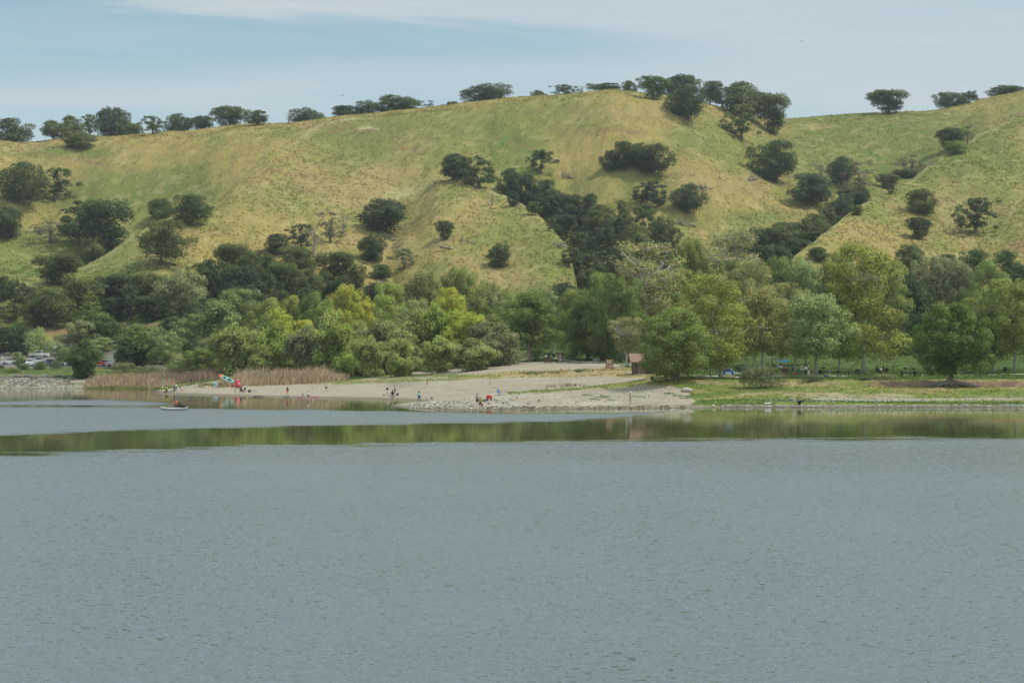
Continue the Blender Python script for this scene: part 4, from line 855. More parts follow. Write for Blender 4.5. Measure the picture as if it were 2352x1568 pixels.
def blades(name, P, h, w, C_, lean=.35, m=None, label=None, windx=0, back=0):
    n = len(P); a = (rng.random(n)-.5)*PI*.9; U = np.stack([np.cos(a), np.sin(a)*.5, np.zeros(n)], 1)*(w*.5)[:, None]
    T_ = P + np.stack([rng.normal(size=n)*lean*h + windx*h, rng.normal(size=n)*lean*h*.6 + back*h, h*(.9+.2*rng.random(n))], 1)
    Q = np.stack([P-U, P+U, T_+U*.45, T_-U*.45], 1).reshape(-1, 3); Q[0::4, 2] -= .05; Q[1::4, 2] -= .05
    me = mesh_np(name, Q, np.arange(4*n).reshape(-1, 4)); at_ = me.color_attributes.new('cover', 'FLOAT_COLOR', 'POINT')
    at_.data.foreach_set('color', np.repeat(np.concatenate([C_, np.ones((n, 1))], 1), 4, axis=0).astype(np.float32).ravel())
    nv = np.repeat(np.stack([rng.normal(size=n)*.3, -.25+rng.normal(size=n)*.3, np.ones(n)], 1), 4, axis=0); nv /= np.linalg.norm(nv, axis=1, keepdims=True); me.normals_split_custom_set_from_vertices(nv.tolist())
    o = link(name, me, m or GRASSM); return tag(o, label, kind='stuff')
def cover_at(c, D):
    j = np.clip(np.round((c - COLS[0])/4.0), 0, len(COLS)-1).astype(int); i = np.clip(np.round(np.interp(D, DS, np.arange(len(DS)))), 0, len(DS)-1).astype(int)
    return A[i, j]
def scatter(n, c0, c1_, d0, d1):
    c = rng.uniform(c0, c1_, n); D = rng.uniform(d0, d1, n); return c, D
# hill grass: tussocks in the colour of the slope they stand on
c, D = scatter(150000, -60, 2412, 540, 965); z = terrain(c, D); x = (c-W0/2)/F0*D
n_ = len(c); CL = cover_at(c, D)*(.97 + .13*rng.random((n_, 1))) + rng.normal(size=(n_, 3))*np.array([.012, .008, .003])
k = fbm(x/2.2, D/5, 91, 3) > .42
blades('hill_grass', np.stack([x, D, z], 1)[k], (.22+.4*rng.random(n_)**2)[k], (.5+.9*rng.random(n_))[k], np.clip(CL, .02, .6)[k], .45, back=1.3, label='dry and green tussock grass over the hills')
# park and bank grass where the ground is green or straw coloured
c, D = scatter(150000, -40, 2392, 217, 500); z = terrain(c, D); x = (c-W0/2)/F0*D; Cv = cover_at(c, D)
gr = (Cv[:, 2] < Cv[:, 1]*.52); k = gr & (z > .12) & (fbm(x/1.5, D/2.5, 93, 3) > .40)
hh = np.where(D < 300, .10, .12)*(.5+1.2*rng.random(len(c))**2); CL = Cv*(.8+.5*rng.random((len(c), 1)))
blades('shore_grass', np.stack([x, D, z], 1)[k], hh[k], (.16+.3*rng.random(len(c)))[k], np.clip(CL, .015, .5)[k], .45, back=1.2, label='short grass on the bank, strand and lawn')
def patch(name, px0, px1, ytop, ybot, n, h, w, colr, label, lean=.34, var=.35, m=None, seed=0, thr=.0):
    """plants standing between two sight heights"""
    px = rng.uniform(px0, px1, n); f = rng.random(n); xs = np.linspace(px0, px1, len(ytop)); yb = np.interp(px, xs, ybot)*(1-f) + np.interp(px, xs, ytop)*f
    P = np.array([tuple(hit(a_*PS, b_*PS)) for a_, b_ in zip(px[::12], yb[::12])]); P = np.repeat(P, 12, 0)[:n]; q = rng.normal(size=(len(P), 2))*np.array([.7, 1.2]); P[:, :2] += q
    P[:, 2] = np.maximum(terrain(P[:, 0]/P[:, 1]*F0+W0/2, P[:, 1]), 0); ok = fbm(P[:, 0]/1.6, P[:, 1]/2.2, 97+seed, 3) > thr; P = P[ok]; n = len(P)
    cc_ = np.array(colr)[rng.integers(0, len(colr), n)]*(1-var+2*var*rng.random((n, 1))); hv = 1.9*(fbm(P[:, 0]/2.4, P[:, 1]/2.4, 98+seed, 4)-.25); pe = P[:, 0]/P[:, 1]*F0+W0/2; pe = pe/PS; hv = hv*(.35+.65*S((pe-px0)/60)*S((px1-pe)/70)); cc_ = cc_*(.75+.5*fbm(P[:, 0]/4, P[:, 1]/3, 77+seed, 3)[:, None])
    return blades(name, P, (h*(.5+.6*rng.random(n))*(.45+.9*np.clip(hv, 0, 1.3))), w*(.6+.8*rng.random(n)), cc_, lean, m, label, windx=.1)
REED = [(.44,.345,.215), (.52,.42,.275), (.34,.265,.17), (.48,.39,.26)]
patch('reeds', 352, 690, [1532,1524,1520], [1552,1551,1551], 9000, 2.0, .12, REED, 'tan dry reeds bent by the wind on the left shore')
patch('reeds', 600, 890, [1512,1505,1505], [1545,1530,1513], 7000, 2.05, .12, [(.31,.23,.165),(.26,.19,.145),(.36,.275,.195)], 'darker brown dry reeds behind the left group of people', seed=3)
patch('reeds', 905, 1358, [1530,1512,1510,1516], [1544,1543,1535,1522], 13000, 2.45, .12, REED+[(.54,.42,.28)], 'tall golden tan reed bed behind the beach shelter', seed=5)
patch('weeds', 1500, 1860, [1484,1474,1462,1462], [1492,1486,1476,1467], 3600, .85, .16, [(.20,.13,.10),(.25,.17,.125),(.16,.11,.08)], 'purple brown dead weeds above the sand', seed=7, thr=.38)
patch('weeds', 1380, 1560, [1500,1494,1485], [1507,1502,1494], 1200, .5, .2, [(.22,.16,.10),(.14,.16,.05)], 'low brownish weeds at the right end of the reeds', seed=9, thr=.45)
patch('weeds', 350, 640, [1549,1549], [1555,1555], 1600, .55, .16, [(.16,.20,.05),(.24,.22,.07)], 'yellow green sedge at the foot of the reeds', seed=11)
patch('weeds', 2080, 2460, [1492,1484,1480,1474], [1500,1494,1490,1483], 1000, .42, .22, [(.14,.19,.07),(.17,.20,.10)], 'scattered grey green weeds across the upper sand', seed=13, thr=.52)
patch('weeds', 3430, 3590, [1503,1500], [1520,1518], 1500, .7, .14, [(.11,.17,.05),(.15,.20,.06)], 'tall green weeds at the bank edge before the picnic tables', seed=15, thr=.4)
patch('weeds', 2180, 2330, [1546,1540], [1552,1545], 180, .65, .08, [(.20,.16,.09)], 'few dead stalks standing on the sand', seed=17, thr=.5)
patch('weeds', 800, 960, [1535,1536], [1546,1548], 900, .5, .16, [(.24,.22,.09),(.16,.19,.05)], 'grass tuft under the carried boards', seed=19, thr=.35)

def stones(name, pts, size, colr, label, flatz=.6):
    """many small irregular stones in one mesh"""
    n = len(pts); bmx = MB().blob((0, 0, 0), (1, 1, 1), 5, 4); bv = np.array(bmx.v); nb = len(bv)
    V_ = bv[None]*(1+.45*(rng.random((n, nb, 3))-.5)); s = size*(.5+1.0*rng.random(n)**2); V_ = V_*s[:, None, None]*np.array([1.3, 1, flatz])
    a = rng.random(n)*PI*2; ca, sa_ = np.cos(a)[:, None], np.sin(a)[:, None]; X_ = V_[..., 0]*ca - V_[..., 1]*sa_; Y_ = V_[..., 0]*sa_ + V_[..., 1]*ca
    V_ = np.stack([X_, Y_, V_[..., 2]], -1) + np.array(pts)[:, None, :]
    vs = V_.reshape(-1, 3).tolist(); fs = [[i+k*nb for i in f] for k in range(n) for f in bmx.f]
    me = bpy.data.meshes.new(name); me.from_pydata(vs, [], fs); at_ = me.color_attributes.new('cover', 'FLOAT_COLOR', 'POINT')
    cc_ = np.array(colr)[rng.integers(0, len(colr), n)]*(.7+.6*rng.random((n, 1))); at_.data.foreach_set('color', np.repeat(np.concatenate([cc_, np.ones((n, 1))], 1), nb, 0).astype(np.float32).ravel())
    return tag(link(name, me, STONEM), label, kind='stuff')
STONEM = cover_mat('stone', 0)
def pts_between(n, px0, px1, ya, yb, lift=.03):
    r = []
    for _ in range(n):
        a_ = rng.uniform(px0, px1); t_ = (a_-px0)/(px1-px0); y_ = rng.uniform(np.interp(t_, np.linspace(0, 1, len(ya)), ya), np.interp(t_, np.linspace(0, 1, len(yb)), yb)); p = hp(a_, y_); r.append((p.x, p.y, p.z+lift))
    return r
stones('riprap', pts_between(1100, -40, 290, [1514,1514,1512], [1548,1548,1536], .05), .38, [(.28,.25,.19),(.34,.305,.23),(.19,.175,.14),(.24,.22,.165)], 'pale broken rocks lining the left shore')
stones('rubble', pts_between(420, 0, 360, [1543,1543], [1553,1553]), .22, [(.34,.31,.25),(.42,.39,.32)], 'small stones along the left waterline')
stones('pebbles', pts_between(600, 2880, 4140, [1621,1620], [1628,1627]), .16, [(.34,.32,.28),(.24,.23,.20),(.40,.38,.34)], 'grey and white cobbles along the right waterline')
stones('pebbles', pts_between(420, 3000, 4140, [1590,1585], [1612,1606]), .12, [(.42,.40,.36),(.36,.33,.28)], 'scattered pale stones on the grassy bank')
stones('pebbles', pts_between(600, 1640, 2060, [1618,1598,1580], [1632,1638,1636]), .13, [(.50,.47,.38),(.38,.35,.28),(.2,.17,.13)], 'pale pebbles on the gravel spit')
stones('pebbles', pts_between(420, 1950, 2760, [1626,1625], [1638,1630]), .14, [(.14,.12,.09),(.26,.23,.17),(.45,.41,.32)], 'dark wet stones along the edge of the sand')
stones('pebbles', pts_between(240, 2000, 2700, [1560,1550], [1620,1610]), .10, [(.5,.47,.40),(.2,.19,.14)], 'loose stones and droppings on the sand')
# single boulders and slabs
def rock(p, s, c, label, group=None, seed=0, name='boulder', rz=0):
    mb = MB().blob((0, 0, s[2]*.35), (s[0]/2, s[1]/2, s[2]*.65), 12, 8, jit=.16, seed=seed)
    o = mb.build(name, mat('rock_%d' % int(c[0]*100), c, noise=.25, nscale=3, bump=.4), None, True); o.location = p; o.rotation_euler.z = rz; return tag(o, label, 'rock', group)
rock(hp(2747, 1568), (1.75, 1.2, .66), (.42,.39,.31), 'big pale boulder on the green slope right of the sand', seed=4)
rock(hp(1988, 1601), (.8, .6, .35), (.47,.42,.33), 'small pale rock beside the red wagon', seed=6)
rock(hp(2853, 1628), (.5, .4, .3), (.5,.47,.4), 'whitish rock at the waterline right of the sand', seed=8)
R_ = random.Random(5)
for i in range(17):
    px = 4+i*16.5+R_.uniform(-4, 4); rock(hp(px, 1512+R_.uniform(-4, 3)-(i > 10)*1.5), (R_.uniform(1.2, 2.2), 1.0, R_.uniform(.5, .8)), (.17,.165,.15), 'dark grey slab in the row on top of the pale rocks of the left shore', 'dark slabs on top of the rock bank', seed=20+i, name='rock')
rock(hp(178, 1503), (1.2, .9, .5), (.46,.44,.38), 'pale flat rock lying on top of the dark slab row', seed=50, name='rock')
# ------------------------------------------------------------------ deadwood
def fallen(ox, oy, w_, label, seed, up=.35, name='fallen_tree'):
    p = hit(ox, oy, 470); s = w_*p.y/F0; R = random.Random(seed); mb = MB(); a0 = R.choice((0, PI))+R.uniform(-.4, .4)
    d0 = Vector((math.cos(a0), math.sin(a0)*.5, 0)); root = -d0*s*.45; tip = d0*s*.25+Vector((0, 0, s*.12))
    mb.tube([root+Vector((0, 0, s*.04)), root.lerp(tip, .5)+Vector((0, 0, s*.05)), tip], [s*.05, s*.042, s*.03], 6)
    for _ in range(9):
        k = R.uniform(.3, 1); b_ = root.lerp(tip, k)+Vector((0, 0, s*.05)); q = b_+Vector((d0.x*R.uniform(.05, .5), R.uniform(-.3, .3), R.uniform(-.05, up)))*s
        m_ = b_.lerp(q, .5)+Vector((R.uniform(-1, 1), R.uniform(-1, 1), R.uniform(-1, 1)))*s*.05; mb.tube([b_, m_, q], [s*.024, s*.016, s*.006], 5, cap=False)
        mb.tube([m_, m_+Vector((R.uniform(-.2, .2), R.uniform(-.2, .2), R.uniform(0, .2)))*s], [s*.013, s*.005], 4, cap=False)
    o = mb.build(name, DEADW, None, True); o.location = p; return tag(o, label, 'dead tree')
for i, (ox, oy, w_, lab) in enumerate([(1303,411,44,'fallen grey tree with upturned branches right of the sparse spiky oak'),(1619,436,42,'fallen root mass beside the flat layered oak'),(1726,419,48,'fallen branching tree left of the big slope oak'),
    (1024,575,52,'long fallen trunk below the small lone oak on the centre slope'),(1081,561,28,'short fallen limb right of the broken stump'),(896,553,44,'dark fallen limb right below the largest centre slope oak'),(911,571,28,'curved dead limb above the greyish open oak'),
    (917,621,26,'small curved dead limb under the greyish open oak'),(1292,572,52,'dead snag reaching left at the edge of the ravine wood'),(2136,381,30,'dead limb lying on the crest of the right hill'),(868,660,50,'grey tangle of deadwood beside the small green oak'),(1575,520,50,'dead branch pile above the park trees at the ravine mouth')]): fallen(ox, oy, w_, lab, 60+i)
p = hit(1062, 555, 470); o = MB().tube([(0, 0, -.2), (0, 0, 1.2), (.1, 0, 2.0)], [.55, .42, .38], 8).build('tree_stump', DEADW, None); o.location = p; tag(o, 'broken reddish stump standing alone on the centre slope', 'stump')
# bared roots of the bank tree
bank = [t for t in TREES if 'bared roots' in t['label']][0]; mb = MB(); R = random.Random(3); sx_, sy_, sz_ = bank.scale
for i in range(22):
    a = R.uniform(PI*1.0, PI*2.0) if i < 17 else R.uniform(0, PI); L_ = R.uniform(1.4, 4.6)*(1.25 if abs(math.cos(a)) > .6 else .7); pts = [Vector((0, 0, .9))]
    for k_ in range(1, 6):
        t_ = k_/5; x = math.cos(a)*L_*t_+R.uniform(-.15, .15); y = math.sin(a)*L_*t_*.6+R.uniform(-.1, .1); zz = gz(bank.location.x+x, bank.location.y+y)-bank.location.z; pts.append(Vector((x, y, max(zz, -2.2)+.10+R.uniform(0, .22)*(1-t_)+.45*(1-t_)**2)))
    mb.tube(pts, [.26, .17, .12, .09, .06, .03], 6, cap=False)
mb.tube([(0, 0, -1.2), (0, 0, .4), (0, 0, 1.3)], [.75, .55, .42], 10)
ro = mb.build('roots', mat('root_grey', (.25, .21, .17), noise=.35, nscale=4), bank, True); ro.scale = (1/sx_, 1/sy_, 1/sz_); ro.rotation_euler.z = -bank.rotation_euler.z; ro.name = 'roots'

# ------------------------------------------------------------------ vehicles
def body_prism(mb, out, wd):
    n = len(out); b = [(x, -w_, z) for (x, z), w_ in zip(out, wd)] + [(x, w_, z) for (x, z), w_ in zip(out, wd)]
    mb.add(b, [tuple(range(n-1, -1, -1)), tuple(range(n, 2*n))] + [(i, (i+1) % n, n+(i+1) % n, n+i) for i in range(n)]); return mb
GLASS = mat('car_glass', (.03, .035, .04), rough=.08, noise=.1); TYRE = mat('tyre_rubber', (.02, .02, .02), rough=.9); RIM = mat('wheel_rim', (.45, .45, .46), rough=.3, metal=.8); LAMP = mat('lamp_glass', (.75, .75, .72), rough=.1); TAIL = mat('tail_lamp', (.35, .02, .02), rough=.2); TRIM = mat('black_trim', (.03, .03, .03), rough=.5)
def car(kind, colr, px, py, rz, label, cat='car', s=1.0):
    paint = mat('paint_%d_%d_%d' % tuple(int(v*100) for v in colr), colr, rough=.25, noise=.04, spec=.6)
    root = empty('pickup_truck' if kind == 'pickup' else 'car', hp(px, py, 440), rz, s, label, cat, 'vehicles in the car park')
    if kind == 'pickup': L_, H_, low, cab, wb = 5.7, 1.9, [(-2.85,.45),(2.8,.45),(2.85,.8),(2.75,1.1),(1.3,1.2),(-2.85,1.2)], [(1.25,1.15),(.65,1.85),(-.9,1.9),(-1.1,1.15)], 1.75
    elif kind == 'suv': L_, H_, low, cab, wb = 4.8, 1.75, [(-2.35,.42),(2.35,.42),(2.4,.75),(2.2,1.0),(1.1,1.12),(-2.35,1.12)], [(1.15,1.08),(.5,1.68),(-1.9,1.74),(-2.3,1.08)], 1.4
    else: L_, H_, low, cab, wb = 4.6, 1.45, [(-2.25,.36),(2.25,.36),(2.3,.62),(2.1,.82),(1.0,.92),(-1.7,.94),(-2.3,.9)], [(1.1,.88),(.35,1.38),(-.9,1.43),(-1.75,.9)], 1.35
    wl = [.86]*len(low); mb = body_prism(MB(), low, wl); mb.box((L_/2-.06, 0, .5), (.16, 1.7, .2)); mb.box((-L_/2+.04, 0, .5), (.16, 1.7, .2)); body_prism(mb, cab, [.80, .64, .64, .80])
    b = mb.build('body', paint, root)
    (x0, z0), (x1, z1), (x2, z2), (x3, z3) = cab; g = MB()
    for sgn in (-1, 1):
        q = [(x0-.18, z0+.08, .805), (x1-.02, z1-.09, .672), (x2+.08, z2-.09, .672), (x3+.18, z3+.08, .805)]; P_ = [(x, sgn*(w_+.004), z) for x, z, w_ in q] + [(x, sgn*(w_-.03), z) for x, z, w_ in q]
        g.add(P_, [(0,1,2,3),(7,6,5,4),(0,4,5,1),(1,5,6,2),(2,6,7,3),(3,7,4,0)])
    g.build('side_windows', GLASS, b)
    for nm, (xa, za), (xb, zb), d in (('windscreen', (x0, z0), (x1, z1), 1), ('rear_window', (x3, z3), (x2, z2), -1)):
        a_ = Vector((xa, 0, za)).lerp(Vector((xb, 0, zb)), .15); c_ = Vector((xa, 0, za)).lerp(Vector((xb, 0, zb)), .88); off = Vector((.02*d, 0, .02))
        P_ = [(a_.x+off.x, -.70, a_.z+off.z), (a_.x+off.x, .70, a_.z+off.z), (c_.x+off.x, .58, c_.z+off.z), (c_.x+off.x, -.58, c_.z+off.z)]; P_ += [(x-off.x*2, y, z-off.z*2) for x, y, z in P_]
        MB().add(P_, [(0,1,2,3),(7,6,5,4),(0,4,5,1),(1,5,6,2),(2,6,7,3),(3,7,4,0)]).build(nm, GLASS, b)
    rw = .36 if kind != 'sedan' else .32; My = Matrix.Rotation(PI/2, 4, 'X')
    for x in (-wb, wb):
        for sgn in (-1, 1):
            wh = empty('wheel', (x, sgn*.82, rw)); wh.parent = root; bw = MB().lathe((0, 0, 0), [(rw*.6, -.11), (rw, -.10), (rw, .10), (rw*.6, .11)], 16, My).build('tyre', TYRE, wh); MB().lathe((0, 0, 0), [(rw*.1, -.118), (rw*.58, -.115), (rw*.58, .115), (rw*.1, .118)], 12, My).build('rim', RIM, wh)
    for sgn in (-1, 1):
        MB().box((L_/2+.01, sgn*.66, .78 if kind != 'sedan' else .62), (.08, .34, .18), bev=.02).build('headlight', LAMP, root); MB().box((-L_/2+.02, sgn*.74, .9 if kind != 'sedan' else .75), (.06, .2, .24), bev=.02).build('tail_light', TAIL, root)
        MB().box((x0-.15, sgn*.95, z0+.12), (.12, .16, .12), bev=.02).build('wing_mirror', paint, root)
    MB().box((L_/2+.015, 0, .72 if kind != 'sedan' else .58), (.05, .9, .2)).build('grille', TRIM, root)
    if kind == 'pickup':
        MB().box((-2.0, 0, 1.212), (1.6, 1.45, .02)).build('cargo_bed', TRIM, root)
    return root
WHT = (.80,.80,.79); SLV = (.42,.43,.44); BLK = (.03,.035,.04)
for t in [('suv',WHT,40,1457,PI,'white crossover at the left end of the car park'),('sedan',BLK,84,1458,PI,'black car half hidden by a sapling right of the white crossover'),
 ('pickup',WHT,120,1464,-PI/2+.15,'white pickup truck parked nose towards the water'),('pickup',WHT,158,1455,0,'white pickup truck seen side on behind the nose-on one'),
 ('pickup',WHT,156,1428,PI,'large white truck standing alone on the upper row'),('sedan',WHT,192,1397,PI,'white car highest up beyond the large white truck'),('sedan',(.05,.06,.09),196,1457,PI,'dark blue car beside the side-on white pickup'),
 ('sedan',(.07,.09,.12),181,1464,-PI/2,'blue grey car parked nose on, right of the nose-on pickup'),('suv',BLK,217,1465,-PI/2+.3,'black car with bright headlights behind a bush'),('sedan',SLV,264,1464,-PI/2+.4,'silver car left of the forked tree'),
 ('sedan',(.12,.13,.14),290,1459,PI,'dark grey car behind the trunks of the forked tree'),('suv',(.45,.02,.03),401,1464,PI/2,'red car, the only red one in the car park'),('suv',(.62,.64,.65),437,1464,-PI/2+.9,'white grey minivan right of the red car'),('sedan',WHT,478,1460,PI,'white car half hidden by the big round tree'),
 ('pickup',BLK,594,1460,-PI/2+.2,'black truck with a chrome grille under the tree'),('sedan',(.25,.28,.31),620,1458,-PI/2+.9,'grey car between the black truck and the white van'),('suv',WHT,642,1457,PI/2-.2,'white van at the right end of the car park'),('sedan',WHT,702,1455,PI,'white car furthest right, behind the brush')]: car(*t)
# fences and posts
def fence(a_, b_, y0, y1, n, label, h=1.3, dmin=500):
    root = empty('wire_fence', hp(a_, y0, dmin), label=label, cat='fence'); P_ = [hp(a_+(b_-a_)*i/n, y0+(y1-y0)*i/n, dmin) for i in range(n+1)]; o0 = root.location
    for q in P_: MB().tube([q-o0, q-o0+Vector((0, 0, h))], .07, 6).build('post', mat('fence_post', (.38,.36,.32), nscale=8), root)
    mb = MB()
    for k_ in (.4, .8, 1.15): mb.tube([q-o0+Vector((0, 0, k_)) for q in P_], .02, 4)
    mb.build('wire', mat('fence_wire', (.3,.3,.3), metal=.6, rough=.5), root)
fence(150, 600, 1311, 1309, 14, 'thin wire fence on pale posts below the left oak wood')
# ------------------------------------------------------------------ people
SKIN = [mat('skin_light', (.52,.34,.25), rough=.6, noise=.05), mat('skin_tan', (.38,.23,.15), rough=.6, noise=.05), mat('skin_dark', (.17,.095,.06), rough=.6, noise=.05)]
def skin_mesh(name, verts, edges, radii, root_i=0, sub=1):
    me = bpy.data.meshes.new(name); me.from_pydata(verts, edges, []); o = bpy.data.objects.new(name, me); col.objects.link(o)
    md = o.modifiers.new('skin', 'SKIN'); md.use_smooth_shade = True
    for i, r in enumerate(radii): me.skin_vertices[0].data[i].radius = (r, r) if not hasattr(r, '__len__') else r
    me.skin_vertices[0].data[root_i].use_root = True
    sb = o.modifiers.new('sub', 'SUBSURF'); sb.levels = sub; sb.render_levels = sub
    dg = bpy.context.evaluated_depsgraph_get(); out = bpy.data.meshes.new_from_object(o.evaluated_get(dg)); out.name = name
    bpy.data.objects.remove(o); bpy.data.meshes.remove(me); return out
def V3(*a): return Vector(a)
def pose(kind, mir=1):
    J = dict(pel=V3(0,0,.95), sp=V3(0,0,1.14), ch=V3(0,0,1.34), nk=V3(0,0,1.48), hd=V3(0,-.015,1.62), top=V3(0,-.005,1.70))
    for s in (-1, 1):
        J['sh%d' % s] = V3(s*.17,0,1.42); J['el%d' % s] = V3(s*.25,.04,1.14); J['wr%d' % s] = V3(s*.27,-.04,.89)
        J['hp%d' % s] = V3(s*.09,0,.91); J['kn%d' % s] = V3(s*.11,-.02,.49); J['an%d' % s] = V3(s*.12,.02,.08); J['to%d' % s] = V3(s*.14,-.15,.03)
    def mv(keys, d):
        for k in keys: J[k] = J[k] + V3(*d)
    U = ['sp','ch','nk','hd','top','sh-1','sh1','el-1','el1','wr-1','wr1']
    if kind == 'walk':
        J['kn1'] = V3(.10,-.20,.52); J['an1'] = V3(.10,-.33,.10); J['to1'] = V3(.10,-.48,.07); J['kn-1'] = V3(-.10,.02,.48); J['an-1'] = V3(-.10,.30,.13); J['to-1'] = V3(-.10,.16,.04)
        J['wr1'] = V3(.25,.20,.93); J['wr-1'] = V3(-.25,-.25,.98); J['el-1'] = V3(-.25,-.03,1.15)
    if kind == 'front':
        for s in (-1, 1): J['el%d' % s] = V3(s*.25,-.02,1.15); J['wr%d' % s] = V3(s*.09,-.26,1.17)
        J['hd'] += V3(0,-.03,-.01)
    if kind == 'folded':
        for s in (-1, 1): J['el%d' % s] = V3(s*.27,-.05,1.16); J['wr%d' % s] = V3(-s*.06,-.20,1.2)
    if kind == 'up':
        for s in (-1, 1): J['el%d' % s] = V3(s*.33,-.08,1.58); J['wr%d' % s] = V3(s*.22,-.10,1.84)
    if kind == 'out':
        J['el-1'] = V3(-.40,0,1.28); J['wr-1'] = V3(-.62,-.05,1.38); J['el1'] = V3(.34,-.1,1.2); J['wr1'] = V3(.48,-.22,1.15)
    if kind == 'wide':
        J['kn1'] = V3(.2,-.02,.5); J['an1'] = V3(.30,.02,.08); J['to1'] = V3(.36,-.12,.03); J['kn-1'] = V3(-.12,-.02,.5); J['an-1'] = V3(-.14,.02,.08)
        for s in (-1, 1): J['el%d' % s] = V3(s*.26,-.02,1.17); J['wr%d' % s] = V3(s*.10,-.22,1.12)
    if kind in ('sit', 'low'):
        z = -.45 if kind == 'sit' else -.80; mv(U+['pel','hp-1','hp1'], (0, 0, z))
        for s in (-1, 1):
            if kind == 'sit': J['kn%d' % s] = V3(s*.13,-.44,.50); J['an%d' % s] = V3(s*.12,-.42,.08); J['to%d' % s] = V3(s*.13,-.58,.03); J['el%d' % s] = V3(s*.25,-.06,.70); J['wr%d' % s] = V3(s*.14,-.32,.68)
            else: J['kn%d' % s] = V3(s*.15,-.42,.42); J['an%d' % s] = V3(s*.13,-.72,.08); J['to%d' % s] = V3(s*.13,-.84,.12); J['el%d' % s] = V3(s*.26,-.14,.40); J['wr%d' % s] = V3(s*.14,-.36,.44)
    if kind == 'crouch':
        J.update(pel=V3(0,.12,.28), sp=V3(0,.04,.44), ch=V3(0,-.08,.60), nk=V3(0,-.17,.70), hd=V3(0,-.27,.80), top=V3(0,-.30,.88))
        for s in (-1, 1): J['sh%d' % s] = V3(s*.16,-.13,.66); J['el%d' % s] = V3(s*.2,-.32,.45); J['wr%d' % s] = V3(s*.10,-.48,.24); J['hp%d' % s] = V3(s*.09,.1,.27); J['kn%d' % s] = V3(s*.18,-.26,.47); J['an%d' % s] = V3(s*.13,-.02,.09); J['to%d' % s] = V3(s*.15,-.18,.03)
    if kind == 'bend':
        J.update(pel=V3(0,.10,.90), sp=V3(0,-.02,1.04), ch=V3(0,-.20,1.14), nk=V3(0,-.33,1.17), hd=V3(0,-.46,1.18), top=V3(0,-.54,1.17))
        for s in (-1, 1): J['sh%d' % s] = V3(s*.17,-.26,1.15); J['el%d' % s] = V3(s*.19,-.36,.88); J['wr%d' % s] = V3(s*.12,-.46,.64); J['hp%d' % s] = V3(s*.09,.09,.87); J['kn%d' % s] = V3(s*.12,.0,.47)
    if kind == 'ride':
        mv(U+['pel','hp-1','hp1'], (0, 0, .05)); J['pel'] += V3(0,.15,0); mv(['nk','hd','top','sh-1','sh1'], (0,-.18,-.05)); mv(['ch'], (0,-.08,0)); mv(['hp-1','hp1'], (0,.15,0))
        for s in (-1, 1): J['el%d' % s] = V3(s*.27,-.36,1.2); J['wr%d' % s] = V3(s*.24,-.52,1.05)
        J['kn1'] = V3(.11,-.24,.72); J['an1'] = V3(.11,-.05,.42); J['to1'] = V3(.12,-.2,.36); J['kn-1'] = V3(-.11,-.06,.56); J['an-1'] = V3(-.11,.02,.2); J['to-1'] = V3(-.12,-.12,.15)
    return J
